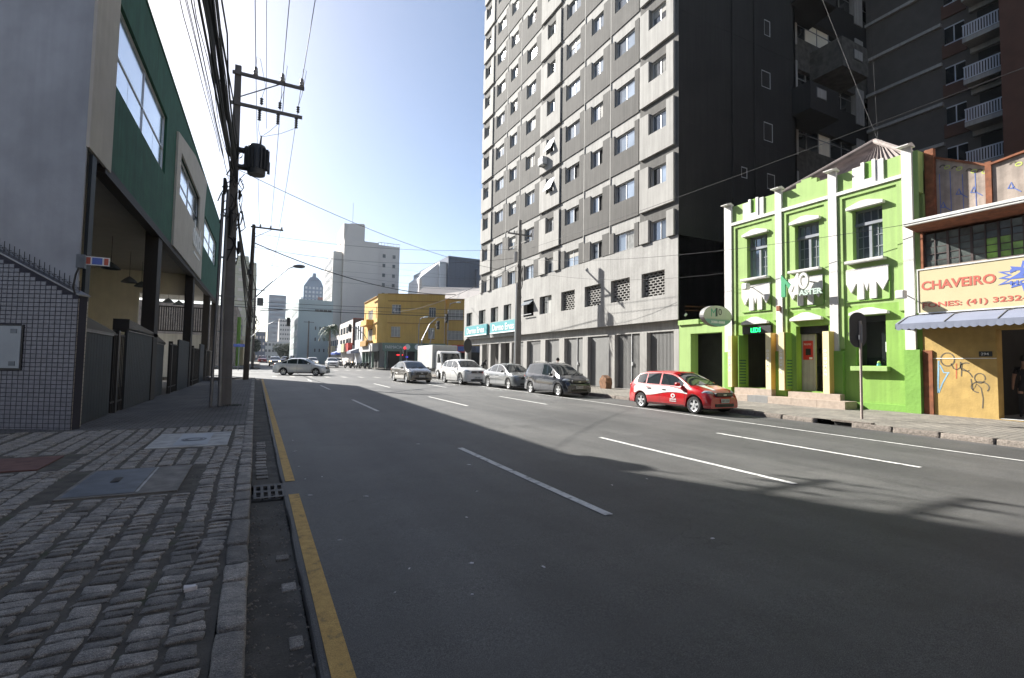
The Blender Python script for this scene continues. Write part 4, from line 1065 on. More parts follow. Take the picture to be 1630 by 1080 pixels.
# banner strips over the corner shop
for i, (ya, yb, lab) in enumerate(((40.95, 46.2, 'teal shop banner farther along the podium, at its far corner'), (35.0, 40.2, 'teal shop banner nearer the street pole'))):
    t = thing('shop_banner', lab, 'banner', (18.2, (ya + yb) / 2, 4.3), group='teal shop banners')
    build(MB().box(18.28, 18.44, ya, yb, 4.32, 5.30), 'panel', 'teal', t)
    text('lettering', 'Dermo Ervas', 'silver_txt', t, (18.275, yb - .5, 4.55), -Y, Z, -X, w=(yb - ya) * .80, h=.58, depth=.01, bold=.02)
    build(MB().box(18.265, 18.28, ya, yb, 4.32, 4.42), 'trim', 'silver_txt', t)
t = thing('plant_pot', 'broken brown wooden planter leaning on the pavement by the grey gates', 'planter', (17.6, 22.9, .35))
b = MB(); b.poly((17.5, 22.6, .34), Y, Z, X, [(0, 0), (.5, 0), (.62, .42), (.35, .80), (-.02, .62), (-.08, .38)], 0, .42); build(b, 'box', 'wood', t, bevel=.02)
build(MB().obox((17.47, 22.58, .70), Vector((0, .9, .3)).normalized(), Z, X, 0, .55, 0, .1, 0, .03), 'loose_board', 'wood', t)

# right utility pole
t = thing('utility_pole', 'tall pale concrete pole on the right pavement in front of the podium', 'utility pole', (15.7, 29.9, .4))
b = MB(); b.add([(15.5, 29.78, .35), (15.9, 29.78, .35), (15.9, 30.02, .35), (15.5, 30.02, .35), (15.6, 29.8, 11.6), (15.8, 29.8, 11.6), (15.8, 30.0, 11.6), (15.6, 30.0, 11.6)], [(0, 1, 5, 4), (1, 2, 6, 5), (2, 3, 7, 6), (3, 0, 4, 7), (4, 5, 6, 7)]); build(b, 'shaft', 'pole', t)
build(MB().tube([(15.42, 29.85, .35), (15.47, 29.85, 4), (15.5, 29.85, 7.2)], .055, 8), 'white_conduit', 'silver_txt', t)
build(MB().box(14.7, 16.6, 29.7, 29.76, 10.5, 10.6), 'crossarm', 'pole', t); build(MB().box(15.68, 15.72, 28.6, 31.4, 9.9, 10.0), 'crossarm', 'pole', t)
for x in (14.8, 15.2, 16.5): build(MB().lathe((x, 29.73, 10.6), Z, [(.03, 0), (.06, .05), (.05, .14), (0, .2)], 8), 'insulator', 'porcelain', t)
build(MB().tube([(15.35, 29.7, 9.3), (15.33, 29.7, 8.6)], [.14, .14], 8), 'small_transformer', 'porcelain', t)
b = MB()
r = random.Random(9)
for i in range(12):
    z = r.uniform(6, 9.2); x = 15.7 + r.uniform(-.15, .15); pts = [(x, 29.65, z)]
    for k in range(3): x += r.uniform(-.1, .1); z -= r.uniform(.1, .4); pts.append((x, 29.65, z))
    b.tube(pts, r.uniform(.012, .035), 5)
o = build(b, 'cable_tangle', 'cable', t); o['kind'] = 'stuff'
ws = thing('road_sign', 'dark backed road sign on a pale post at the end of the podium', 'road sign', (15.3, 38.2, .5))
build(MB().cyl((15.35, 38.2, .4), (15.35, 38.2, 3.7), .06, n=8), 'post', 'silver_txt', ws)
b = MB(); b.lathe((15.35, 38.1, 3.15), Y, [(0, 0), (.48, 0), (.48, .04), (0, .04)], 18)
for i, v in enumerate(b.v): b.v[i] = (15.35 + (v[0] - 15.35) * .75, v[1], 3.15 + (v[2] - 3.15) * 1.25)
build(b, 'sign_plate', 'black_metal', ws)

# ------------------------------------------------------------------ lime green building
gb = thing('green_shop_house', 'lime green two storey shop house with white pilasters and a toothed parapet', 'building', (24, 11.5, .3))
ups = [(13.26, 14.22), (11.14, 12.08), (9.02, 9.97)]
gh = [(a - 7.98, 5.46, c - 7.98, 7.27) for a, c in ups]
doors = [(13.06, 14.44, .86, 3.46), (10.84, 12.08, .84, 3.30)]
gh += [(a - 7.98, z0, c - 7.98, z1) for a, c, z0, z1 in doors] + [(8.99 - 7.98, 1.81, 9.92 - 7.98, 3.53)]
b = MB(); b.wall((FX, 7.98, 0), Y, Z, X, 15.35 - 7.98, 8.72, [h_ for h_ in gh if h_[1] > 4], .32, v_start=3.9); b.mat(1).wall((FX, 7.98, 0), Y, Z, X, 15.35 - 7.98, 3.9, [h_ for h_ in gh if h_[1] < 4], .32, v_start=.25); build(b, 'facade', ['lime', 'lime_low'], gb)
# stepped parapet in each bay
b = MB()
b.box(FX, FX + .2, 13.9, 14.9, 8.72, 8.80).box(FX, FX + .2, 12.85, 13.4, 8.72, 8.78).box(FX, FX + .2, 11.2, 12.0, 8.72, 8.90).box(FX, FX + .2, 11.4, 11.8, 8.9, 8.98)
b.box(FX + .004, FX + .4, 7.98, 15.35, 7.35, 8.7); build(b, 'parapet', 'lime', gb)
build(MB().box(FX + .5, 31, 15.15, 15.35, 0, 8.3).box(FX + .3, 31, 7.98, 8.15, 0, 8.1), 'party_wall', 'lime', gb)
b = MB()
for j, (z0, z1) in enumerate(((.35, 2.3),)): b.box(FX - .04, FX, 7.98, 8.42, .25, 2.33)
b.box(FX - .06, FX, 7.98, 10.28, .25, .55)
build(b, 'plinth', 'lime_dark', gb)
pil = [(14.93, 15.3, 2.36), (12.57, 12.84, 2.36), (10.45, 10.74, 2.33), (8.12, 8.40, 2.33)]
for i, (a, c, zb_) in enumerate(pil):
    build(MB().box(FX - .10, FX, a, c, zb_, 8.86), 'pilaster', 'white', gb)
    if i: build(MB().box(FX - .14, FX - .001, a - .12 if i == 3 else a - .15, c + .02, .50 if i < 3 else .25, zb_ - .004), 'pilaster_base', 'lime_dark', gb)
    cap = MB(); m_ = (a + c) / 2
    cap.poly((0, m_, 8.865), X, Z, Y, [(FX - .34, 0), (FX + .1, 0), (FX + .1, .04), (FX - .1, .12), (FX - .34, .03)], -.17, .17); build(cap, 'pilaster_cap', 'white', gb)
build(MB().box(FX - .14, FX, 14.93 + .02, 15.3, .3, 2.35), 'pilaster_base', 'lime_dark', gb)
for a, c in ((12.85, 14.92), (10.75, 12.56), (8.41, 10.44)):
    build(MB().box(FX - .10, FX, a, c, 7.93, 8.05), 'white_band', 'white', gb)
    # frame moulding inside each bay
    build(MB().box(FX - .05, FX, a + .0, a + .17, 3.6 if a > 8.5 else 3.6, 7.92).box(FX - .05, FX, c - .16, c, 2.4, 7.92).box(FX - .05, FX, a + .17, c - .16, 7.78, 7.92), 'moulding', 'lime', gb)
def pediment(a, c, z, dp=.16, h=.24):
    m = (a + c) / 2
    b = MB(); b.poly((FX, 0, z), Y, Z, X, [(a, 0), (c, 0), (c, .10), (m + .12, h), (m - .12, h), (a, .10)], -dp, 0); return build(b, 'window_hood', 'white', gb, bevel=.014)
for a, c in ups: pediment(a - .10, c + .14, 7.27)
pediment(13.2, 14.42, 3.5, h=.30); pediment(11.02, 12.24, 3.5, h=.30); pediment(8.86, 10.07, 3.54, h=.24)
for a, c in ups: build(MB().box(FX - .22, FX, a - .10, c + .18, 5.36, 5.46), 'sill', 'white', gb, bevel=.01)
build(MB().box(FX - .2, FX, 8.88, 10.02, 1.63, 1.79), 'sill', 'lime', gb, bevel=.01)
# toothed white plates below the windows
for a in (13.12, 11.0, 8.85):
    w = 1.33; b = MB()
    pts = [(a, 5.18), (a + w, 5.18), (a + w, 4.67), (a + w - .17, 4.33), (a + w - .34, 4.64), (a + w - .36, 4.64), (a + w - .36, 4.09), (a + w - .58, 4.09), (a + w - .58, 4.64), (a + w / 2 + .0, 4.36), (a + .58, 4.64), (a + .58, 4.09), (a + .36, 4.09), (a + .36, 4.64), (a + .17, 4.33), (a, 4.67)]
    b.poly((FX, 0, 0), Y, Z, X, pts[::-1], -.07, 0); build(b, 'toothed_plate', 'white', gb, bevel=.014)
    build(MB().box(FX - .05, FX, a - .02, a, 4.05, 5.1).box(FX - .05, FX, a, a + w, 4.03, 4.05), 'plate_trim', 'lime_dark', gb)
# raised U ornaments of the parapet
for a in (13.62, 9.17):
    s = .0; w = .5
    b = MB(); b.box(FX - .08, FX, a, a + .11, 8.06, 8.86).box(FX - .08, FX, a + .35, a + .46, 8.06, 8.86).box(FX - .08, FX, a + .11, a + .35, 8.06, 8.24)
    build(b, 'raised_ornament', 'white', gb)
    build(MB().box(FX - .05, FX, a - .23, a - .001, 8.06, 8.80), 'side_ornament', 'white', gb); build(MB().box(FX - .05, FX, a + .461, a + .75, 8.06, 8.76), 'side_ornament', 'white', gb)
    build(MB().box(FX - .02, FX + .15, a + .11, a + .35, 8.24, 8.85), 'ornament_niche', 'lime_dark', gb)
# upper windows: old timber frames with curtains
for a, c in ups:
    fr = MB(); D = FX + .22; z0, z1 = 5.46, 7.27; m = (a + c) / 2
    fr.box(D, D + .08, a, a + .06, z0, z1).box(D, D + .08, c - .06, c, z0, z1).box(D - .02, D + .06, m - .045, m + .045, z0, 6.72).box(D, D + .08, a, c, z0, z0 + .07)
    fr.box(D - .06, D + .08, a, c, 6.70, 6.80).box(D, D + .07, a, c, z1 - .08, z1)
    for q in (a + .26, m + .26): fr.box(D + .03, D + .05, q - .012, q + .012, z0, 6.7)
    for q in (5.92, 6.32): fr.box(D + .03, D + .05, a, c, q - .015, q + .015)
    for q in (a + .25, a + .47, a + .7): fr.box(D + .03, D + .05, q - .015, q + .015, 6.8, z1)
    w_ = build(fr, 'window', 'shutter', gb)
    for (y0, y1, q0, q1) in ((a, m, z0, 6.7), (m, c, z0, 6.7), (a, c, 6.8, z1)):
        build(MB().box(D + .05, D + .055, y0, y1, q0, q1), 'pane', 'shop_glass' if 'shop_glass' in M_ else 'glass', w_)
    build(MB().box(D + .12, D + .13, a, c, z0, z1), 'curtain', 'curtain', w_)
# ground floor shop interiors
it = MB(); it.box(FX + 3.5, FX + 3.6, 8.2, 15.1, .8, 4); build(it, 'shop_back_wall', 'gate_grey', gb)
build(MB().box(FX + .32, FX + 4, 8.2, 15.1, .6, .82), 'shop_floor', 'gate_grey', gb)
build(MB().box(FX + .33, FX + 4, 14.9, 15.1, .82, 3.6), 'shop_side_wall', 'transformer', gb)
build(MB().box(FX + .4, FX + 4, 8.2, 15.1, 3.6, 3.7), 'shop_ceiling', 'curtain', gb)
build(MB().box(FX + .34, FX + .42, 11.55, 12.08, .84, 3.0), 'white_partition', 'gate_grey' if False else 'curtain', gb)
build(MB().box(FX + .6, FX + .8, 13.3, 13.52, .84, 3.3), 'white_post', 'curtain', gb)
build(MB().box(FX + .32, FX + .36, 8.99, 9.92, 1.81, 3.53), 'shop_window', 'glass_dark', gb)
build(MB().box(FX + .24, FX + .30, 8.99, 9.92, 3.32, 3.53), 'shutter_box', 'black_metal', gb)
build(MB().box(FX + .26, FX + .34, 10.84, 12.08, 3.02, 3.3), 'rolled_shutter', 'black_metal', gb)
for i in range(5): build(MB().box(FX + .245, FX + .262, 10.84, 12.08, 3.04 + i * .05, 3.075 + i * .05), 'shutter_slat', 'black_metal', gb)
r = random.Random(3)
for i in range(26):
    y = r.uniform(8.6, 14.6); z = r.choice((1.0, 1.5, 2.0, 2.4)); w = r.uniform(.1, .3)
    o = build(MB().box(FX + 2.9, FX + 3.3, y, y + w, z, z + r.uniform(.12, .3)), 'boxed_goods', r.choice(('signblue', 'curtain', 'grey_cover', 'gate_grey')))
    tag(o, 'boxed goods on the shelves deep inside the green shop', 'box', 'goods inside the green shop')
o = build(MB().box(FX + 1.2, FX + 1.8, 13.65, 14.1, .82, 1.8), 'display_counter', 'gate_grey'); tag(o, 'pale counter just inside the left shop door', 'counter')
po = thing('poster', 'red poster on the pale partition in the right shop doorway', 'poster', (FX + .33, 11.85, 2.1))
build(MB().box(FX + .325, FX + .338, 11.64, 12.02, 2.02, 2.75), 'sheet', 'poster', po)
text('lettering', 'PROMO', 'silver_txt', po, (FX + .322, 11.98, 2.58), -Y, Z, -X, w=.28, h=.07, depth=.002)
build(MB().box(FX + .32, FX + .324, 11.72, 11.92, 2.2, 2.45), 'picture', 'black_metal', po); build(MB().box(FX + .32, FX + .324, 11.66, 11.78, 2.04, 2.12), 'white_tag', 'silver_txt', po)
o = build(MB().box(FX + .305, FX + .312, 9.0, 9.16, 2.28, 2.62), 'paper_notice', 'silver_txt'); tag(o, 'white paper notice stuck inside the right shop window', 'notice')
tt = thing('toy_figure', 'small teal and green ornament standing on the shop window sill', 'ornament', (FX + .15, 9.3, 1.8))
build(MB().lathe((FX + .16, 9.3, 1.80), Z, [(0, 0), (.07, 0), (.06, .08), (0, .1)], 8), 'body', 'teal', tt); build(MB().lathe((FX + .16, 9.3, 1.88), Z, [(0, 0), (.05, .02), (.05, .07), (0, .1)], 8), 'head', 'lime', tt)
# steps
st = thing('shop_steps', 'two beige tiled steps running in front of the two shop doors', 'steps', (18, 12.2, .3))
n = 5; ys_ = [9.85, 10.8, 11.75, 12.7, 13.6, 14.6]
for i in range(5):
    build(MB().box(FX - .86, FX - .08 if False else FX - .145, ys_[i], ys_[i + 1] - .008, .15, .58 + .0), 'lower_step_block', 'step' if i != 3 else 'gate_grey', st)
build(MB().box(FX - .42, FX - .145, 10.25, 12.15, .582, .80).box(FX - .42, FX - .145, 12.85, 14.55, .582, .84), 'upper_step', 'step', st)
# yellow pillar signs beside the doors
for k, (y0, y1, z0, z1, lab) in enumerate(((14.44, 14.90, .85, 3.06, 'first yellow pillar sign from the street corner, by the left shop door'), (12.86, 13.1, .83, 3.08, 'second yellow pillar sign, on the near side of the left shop door'),
                                           (12.3, 12.54, .83, 3.08, 'third yellow pillar sign, far side of the right shop door'), (10.6, 10.84, .80, 3.03, 'fourth yellow pillar sign with white letters, near side of the right shop door'))):
    ps = thing('pillar_sign', lab, 'sign', (FX - .3, (y0 + y1) / 2, z0), group='yellow pillar signs')
    x0 = FX - .40
    far_side = k in (0, 2)
    yy0, yy1 = (y1 - .22, y1) if k == 0 else (y0, y1)
    build(MB().box(x0, FX - .01, yy0, yy1, z0, z1), 'box', 'yellow', ps)
    build(MB().box(x0 - .006, x0, yy0 + .01, yy1 - .01, z0, z1), 'front_sheet', 'yellow_front', ps)
    for i, ch in enumerate('DOIUMAN'[:7]):
        text('letter', ch, 'silver_txt', ps, (x0 - .009, yy1 - .05, z0 + 1.48 - i * .14), -Y, Z, -X, w=.10, h=.10, depth=.003, bold=.03)
for k, (y0, y1) in enumerate(((14.20, 14.42), (12.09, 12.29))):
    ps = thing('green_panel_sign', ('green printed panel lining the left shop door', 'green printed panel lining the right shop door')[k], 'sign', (FX, y0, .9), group='green door panels')
    build(MB().box(FX - .36, FX + .20, y1 - .03 - (0), y1 - .005, .86, 3.06), 'sheet', 'lime_dark', ps)
    for i in range(9): build(MB().box(FX - .30, FX + .1, y1 - .034, y1 - .0305, 1.0 + i * .12, 1.05 + i * .12), 'printed_line', 'green_render', ps)
# lettering sign MO MASTER
ms = thing('shop_sign', 'large three dimensional sign reading M10 MASTER over the right shop door', 'sign', (FX - .3, 11.6, 4.4))
b = MB(); b.poly((FX - .38, 12.42, 4.45), -Y, Z, X, [(0, 0), (.20, 0), (.20, .58), (.42, .25), (.42, .0), (.38, .2), (0, .86)], 0, .08)
b = MB(); b.poly((FX - .38, 12.42, 4.45), -Y, Z, X, [(0, 0), (.17, 0), (.17, .52), (.36, .20), (.46, .34), (.0, .88)], 0, .08); build(b, 'letter_m_green', mat('sign green', (.03, .28, .12), .5, var=0), ms)
b = MB(); b.poly((FX - .39, 12.42, 4.45), -Y, Z, X, [(.32, .28), (.64, .84), (.70, .84), (.70, .03), (.55, .03), (.55, .42), (.42, .14)], 0, .08); build(b, 'letter_m_white', 'white', ms)
ring = MB(); nn = 28; ci = []
O_ = Vector((FX - .39, 11.53, 4.98)); vs_ = []
for dpt in (0, .09):
    for k in range(nn):
        a_ = 2 * pi * k / nn
        for rr in (1, .58): vs_.append(O_ + Vector((dpt, -cos(a_) * .19 * rr, sin(a_) * .31 * (rr if rr == 1 else .68))))
fs = []
for k in range(nn):
    k2 = (k + 1) % nn; a0, a1, b0, b1 = 2 * k, 2 * k + 1, 2 * k2, 2 * k2 + 1; q = 2 * nn
    fs += [(a0, b0, b1, a1), (a0 + q, b0 + q, b1 + q, a1 + q), (a0, a0 + q, b0 + q, b0), (a1, a1 + q, b1 + q, b1)]
build(MB().add(vs_, fs), 'letter_o', 'white', ms)
text('lettering', 'ASTER', mat('sign pale green', (.40, .50, .44), .5, var=0), ms, (FX - .40, 11.70, 4.42), -Y, Z, X, w=.88, h=.22, depth=.06, bold=.04)
build(MB().box(FX - .3, FX, 12.2, 12.24, 4.9, 4.94).box(FX - .3, FX, 11.3, 11.34, 4.9, 4.94), 'standoff', 'galv', ms)
# oval hanging sign
ov = thing('oval_sign', 'grey green oval lightbox sign on a bracket at the corner of the green building', 'sign', (17.4, 14.9, 3.85))
b = MB(); nn = 32; E = Vector((17.38, 14.9, 3.86)); vs_ = []
for dy in (-.11, .11):
    for k in range(nn): a_ = 2 * pi * k / nn; vs_.append(E + Vector((cos(a_) * .86, dy, sin(a_) * .45)))
b.add(vs_, [(k, (k + 1) % nn, (k + 1) % nn + nn, k + nn) for k in range(nn)]); build(b, 'rim', 'gate_grey', ov)
for dy, nm in ((-.111, 'face'), (.111, 'rear_face')):
    b = MB(); b.add([E + Vector((cos(2 * pi * k / nn) * .85, dy, sin(2 * pi * k / nn) * .44)) for k in range(nn)], [tuple(range(nn))]); build(b, nm, mat('oval face', (.42, .47, .38), .5, var=.04), ov)
b = MB(); pts = [(cos(a_) * .85, sin(a_) * .44) for a_ in [pi + .35 + (pi - .70) * k / 14 for k in range(15)]]
b.poly(E, X, Z, Y, pts, -.114, -.1115); build(b, 'green_foot', mat('sign sea green', (.16, .33, .27), .5, var=.04), ov)
text('lettering', '3088-8888', 'silver_txt', ov, E + Vector((-.42, -.116, -.32)), X, Z, -Y, w=.84, h=.11, depth=.003, bold=.02)
build(MB().box(E.x - .7, E.x + .66, 14.783, 14.788, E.z - .13, E.z - .12), 'rule', 'signgreen', ov)
text('letter_m', 'M', mat('logo green', (.06, .35, .22), .5, var=0), ov, E + Vector((-.42, -.116, -.04)), X, Z, -Y, w=.30, h=.34, depth=.003)
text('digit_one', '1', 'plate_txt', ov, E + Vector((-.14, -.118, -.02)), X, Z, -Y, w=.10, h=.36, depth=.003)
text('digit_zero', '0', 'plate_txt', ov, E + Vector((.02, -.118, .04)), X, Z, -Y, w=.20, h=.28, depth=.003)
build(MB().tube([(18.22, 14.9, 3.86), (18.36, 14.9, 3.8), (18.5, 14.88, 3.5)], .03, 6).box(18.2, 18.3, 14.85, 14.95, 3.8, 3.93), 'bracket', 'black_metal', ov)
# led strip
ls = thing('led_sign', 'black sign box with green lit letters LEDS above the left shop door', 'sign', (FX - .1, 13.8, 3.1))
build(MB().box(FX - .1, FX + .1, 13.08, 14.40, 3.1, 3.42), 'box', 'black_metal', ls)
text('lettering', 'LEDS', 'led', ls, (FX - .106, 13.98, 3.16), -Y, Z, -X, w=.45, h=.19, depth=.004, bold=.01)
text('house_number', '299', 'plate_txt', gb, (FX - .008, 10.22, 2.88), -Y, Z, -X, w=.2, h=.1, depth=.005)
# spotlights and small fittings
def spot(y, z, lab):
    t = thing('floodlight', lab, 'floodlight', (FX - .4, y, z), group='floodlights on the green facade')
    build(MB().box(FX - .62, FX - .38, y - .12, y + .12, z - .12, z + .14), 'lamp_housing', 'white', t, bevel=.03); build(MB().cyl((FX, y, z), (FX - .4, y, z), .02, n=6), 'arm', 'galv', t)
spot(13.9, 5.05, 'white floodlight in front of the left toothed plate'); spot(8.3, 4.05, 'white floodlight on the last pilaster beside the locksmith sign')
t = thing('junction_box', 'small brown junction box on the second pilaster', 'box', (FX - .2, 12.7, 4.0)); build(MB().box(FX - .22, FX - .13, 12.6, 12.75, 3.95, 4.15), 'box', 'rust', t, bevel=.01)
# tiled roof behind the parapet
b = MB(); n = 26
rf = thing('hip_roof', 'weathered corrugated hip roof rising behind the lime green parapet', 'roof', (22, 11, 8.4))
def slope(p0, p1, q0, q1, n, name):
    mb = MB(); p0, p1, q0, q1 = map(Vector, (p0, p1, q0, q1)); nn_ = (p1 - p0).cross(q0 - p0).normalized()
    if nn_.z < 0: nn_ = -nn_
    for i in range(n):
        rows = []
        for k in range(5):
            t_ = (i + k / 4) / n; a = sin(k / 4 * 2 * pi) * .05
            rows += [p0.lerp(p1, t_) + nn_ * a, q0.lerp(q1, t_) + nn_ * a]
        mb.add(rows, [(2 * k, 2 * k + 2, 2 * k + 3, 2 * k + 1) for k in range(4)])
    return build(mb, name, 'tile_roof', rf)
A_, B_ = (19.0, 14.9, 8.35), (19.0, 8.1, 8.6)
R0, R1 = (22, 10.95, 10.92), (28, 10.95, 10.92)
slope(A_, B_, (22, 11.2, 10.9), (22, 10.7, 10.9), 30, 'street_slope')
slope((19.0, 8.1, 8.5), (30, 8.1, 8.5), (22, 10.95, 10.9), (30, 10.95, 10.9), 30, 'near_slope')
slope((19.0, 15.0, 8.35), (30, 15.0, 8.35), (22, 10.95, 10.9), (30, 10.95, 10.9), 30, 'far_slope')
for p, q in (((19, 14.95, 8.45), (22, 10.95, 10.98)), ((19, 8.05, 8.6), (22, 10.95, 10.98)), ((22, 10.95, 10.98), (30, 10.95, 10.98))):
    build(MB().tube([p, q], .10, 8), 'ridge_cap', 'tile_roof', rf)
# low green annex with the dark garage opening
an = thing('green_annex', 'low lime green entrance with a black open doorway between the tower and the green shop', 'building', (19, 16.7, .3))
b = MB(); b.wall((FX, 15.36, 0), Y, Z, X, 18.08 - 15.36, 3.72, [(15.52 - 15.36, .4, 17.35 - 15.36, 3.27)], .5, v_start=.2); b.box(FX - .08, FX + .4, 16.8, 18.08, 3.72, 3.95); build(b, 'wall', 'lime', an)
build(MB().box(FX - .05, FX + .6, 15.36, 18.08, 3.72, 3.78), 'roof_edge', 'lime_dark', an)
build(MB().box(FX + .9, FX + 1, 15.4, 18, .2, 3.6).box(FX + .52, FX + 3, 15.36, 15.4, .2, 3.6), 'dark_room', 'interior', an)
build(MB().box(FX + .3, FX + .9, 15.5, 17.4, .2, .42), 'threshold', 'curtain', an)
# black wall panel with pipework above the annex
t = thing('pipe_run', 'thin pipework on the black wall above the low green entrance', 'pipe', (20, 18.0, 4.6))
build(MB().tube([(18.9, 18.05, 4.5), (21.5, 18.05, 4.6), (21.5, 18.05, 4.8), (18.9, 18.05, 4.7)], .02, 5), 'pipe', 'rust', t)
build(MB().tube([(18.7, 17.9, 4.2), (18.72, 17.8, 4.3)], .06, 6), 'camera_dome', 'silver_txt', t)

# ------------------------------------------------------------------ locksmith shop
lk = thing('locksmith_shop', 'ochre locksmith shop under a cream sign and a blue grey awning', 'building', (22, 5, .35))
b = MB(); b.wall((FX, 1.0, 0), Y, Z, X, 6.97, 3.44, [(2.6, .36, 6.235 - 1.0, 2.86)], .35, v_start=.3); build(b, 'wall', 'ochre', lk)
build(MB().box(FX - .05, FX + .0, 7.72, 7.965, .3, 2.3), 'rusty_edge', 'rust', lk)
build(MB().box(FX + .34, FX + 4, .8, 7.9, .3, .37), 'floor', 'gate_grey', lk)
build(MB().box(FX + 4, FX + 4.1, .8, 7.9, .3, 3.4).box(FX + .36, FX + 4, 6.6, 6.65, .3, 3.4), 'dark_room', 'interior', lk)
build(MB().box(FX + .0, FX + .3, .5, 7.97, 3.45, 4.9), 'lintel_wall', 'old_render', lk)
build(MB().box(FX - .01, FX - .0, 6.24, 7.72, 2.04, 2.06).box(FX + .0, FX + .1, 3.6, 6.2, .35, .37), 'white_line', 'silver_txt', lk)
build(MB().box(FX - .02, FX - .0, 6.33, 6.62, 2.1, 2.25), 'number_plate', 'black_metal', lk); text('number', '294', 'silver_txt', lk, (FX - .022, 6.57, 2.14), -Y, Z, -X, w=.17, h=.07, depth=.003)
# graffiti strokes on the ochre wall
def stroke(pts, w, m):
    mb = MB(); P = [Vector((FX - .004, p[0], p[1])) for p in pts]
    vs_ = []
    for i, p in enumerate(P):
        d = (P[min(i + 1, len(P) - 1)] - P[max(i - 1, 0)]).normalized(); n_ = Vector((0, -d.z, d.y)) * w; vs_ += [p + n_, p - n_]
    mb.add(vs_, [(2 * i, 2 * i + 2, 2 * i + 3, 2 * i + 1) for i in range(len(P) - 1)]); return build(mb, 'graffiti_stroke', m, lk)
gm = mat('spray grey', (.10, .085, .06), .8, var=.2); gbm = mat('spray blue', (.22, .38, .50), .8, var=.2)
circ = lambda cy_, cz, ry, rz_, a0, a1, n=14: [(cy_ - cos(radians(a0 + (a1 - a0) * k / n)) * ry, cz + sin(radians(a0 + (a1 - a0) * k / n)) * rz_) for k in range(n + 1)]
stroke(circ(7.36, 2.02, .17, .20, 0, 360), .016, gm)
stroke([(7.28, 1.9), (7.22, 1.75), (7.14, 1.72), (7.06, 1.78), (7.05, 1.95)], .014, gm)
stroke([(7.02, 1.92), (7.04, 1.52)], .015, gm); stroke(circ(6.92, 1.80, .14, .12, 60, 300), .014, gm); stroke([(7.0, 1.75), (6.85, 1.63), (6.78, 1.5)], .014, gm)
stroke(circ(6.62, 1.48, .12, .14, -20, 330), .014, gm); stroke(circ(6.62, 1.22, .20, .16, -40, 260), .014, gm); stroke([(6.82, 1.45), (6.78, 1.12), (6.70, 1.32), (6.6, 1.2), (6.56, .9), (6.58, .62)], .013, gm)
stroke([(7.58, 1.98), (7.6, 1.5), (7.62, 1.0)], .022, gbm); stroke([(7.55, 1.85), (7.46, 1.62), (7.32, 1.62)], .018, gbm); stroke([(7.36, 1.6), (7.5, 1.3), (7.6, 1.0)], .018, gbm); stroke([(7.15, 1.9), (7.16, 1.45)], .014, mat('spray red', (.42, .12, .05), .8, var=.2))
# big sign
sg = thing('locksmith_sign', 'cream sign reading CHAVEIRO and FONES (41) 3232 in salmon letters', 'sign', (FX - .1, 6, 3.5))
build(MB().box(FX - .14, FX - .02, 3.2, 7.99, 3.47, 4.80), 'panel', 'signcream', sg)
build(MB().box(FX - .16, FX - .0, 3.2, 7.99, 4.801, 4.84).box(FX - .16, FX - .0, 7.991, 8.02, 3.47, 4.84).box(FX - .16, FX, 3.2, 7.99, 3.43, 3.468), 'frame', 'white', sg)
text('lettering', 'CHAVEIRO', 'salmon', sg, (FX - .143, 7.91, 4.16), -Y, Z, -X, w=1.76, h=.28, depth=.004, bold=.03)
text('lettering', 'FONES: (41) 3232-', 'salmon', sg, (FX - .143, 7.89, 3.57), -Y, Z, -X, w=2.35, h=.20, depth=.004, bold=.022)
b = MB(); pts = []
for k in range(28):
    a_ = 2 * pi * k / 28; rr = (.62, .44)[k % 2] if k % 4 else .70
    pts.append((5.42 - cos(a_) * rr * 1.1, 4.28 + sin(a_) * rr * .62))
b.poly((FX - .147, 0, 0), Y, Z, X, pts, 0, .004); build(b, 'starburst', 'signblue', sg)
b = MB(); b.poly((FX - .150, 0, 0), Y, Z, X, [(5.42 + (p[0] - 5.42) * .80, 4.28 + (p[1] - 4.28) * .78) for p in pts], 0, .002); build(b, 'starburst_fill', 'signcream', sg)
text('lettering', '24', 'signblue', sg, (FX - .153, 5.86, 4.22), -Y, Z, -X, w=.80, h=.30, depth=.003, bold=.05); text('lettering', 'HORAS', 'signblue', sg, (FX - .153, 5.86, 4.06), -Y, Z, -X, w=.85, h=.11, depth=.003, bold=.04)
# awning
aw = thing('awning', 'blue grey fabric awning with a scalloped edge over the locksmith door', 'awning', (17.9, 6, 3))
b = MB(); ys_ = rng(1.0, 8.18, .3)
for i in range(len(ys_) - 1):
    a, c = ys_[i], ys_[i + 1]
    b.add([(FX - .02, a, 3.42), (FX - .6, a, 3.32), (FX - 1.15, a, 3.08), (FX - 1.15, c, 3.08), (FX - .6, c, 3.32), (FX - .02, c, 3.42)], [(0, 1, 4, 5), (1, 2, 3, 4)])
build(b, 'canopy', 'awning', aw)
b = MB(); n = 40; vs_ = []
for i in range(n * 6 + 1):
    y = 1.0 + (8.18 - 1.0) * i / (n * 6); dd = abs(sin(pi * i / 6)); vs_ += [(FX - 1.15, y, 3.08), (FX - 1.15 + .01, y, 2.93 - .045 * dd)]
b.add(vs_, [(2 * i, 2 * i + 1, 2 * i + 3, 2 * i + 2) for i in range(n * 6)]); build(b, 'valance', 'awning', aw)
b = MB(); b.add([(FX - .02, 8.18, 3.42), (FX - .6, 8.18, 3.32), (FX - 1.15, 8.18, 3.08), (FX - 1.15, 8.18, 2.93), (FX - .02, 8.18, 2.93)], [(0, 1, 2, 3, 4)]); build(b, 'side_flap', 'awning', aw)
for y in (8.1, 6.95, 5.8, 4.6, 3.4): build(MB().tube([(FX - .02, y, 3.43), (FX - .6, y, 3.33), (FX - 1.16, y, 3.09)], .014, 5), 'rib', 'gate_grey', aw)
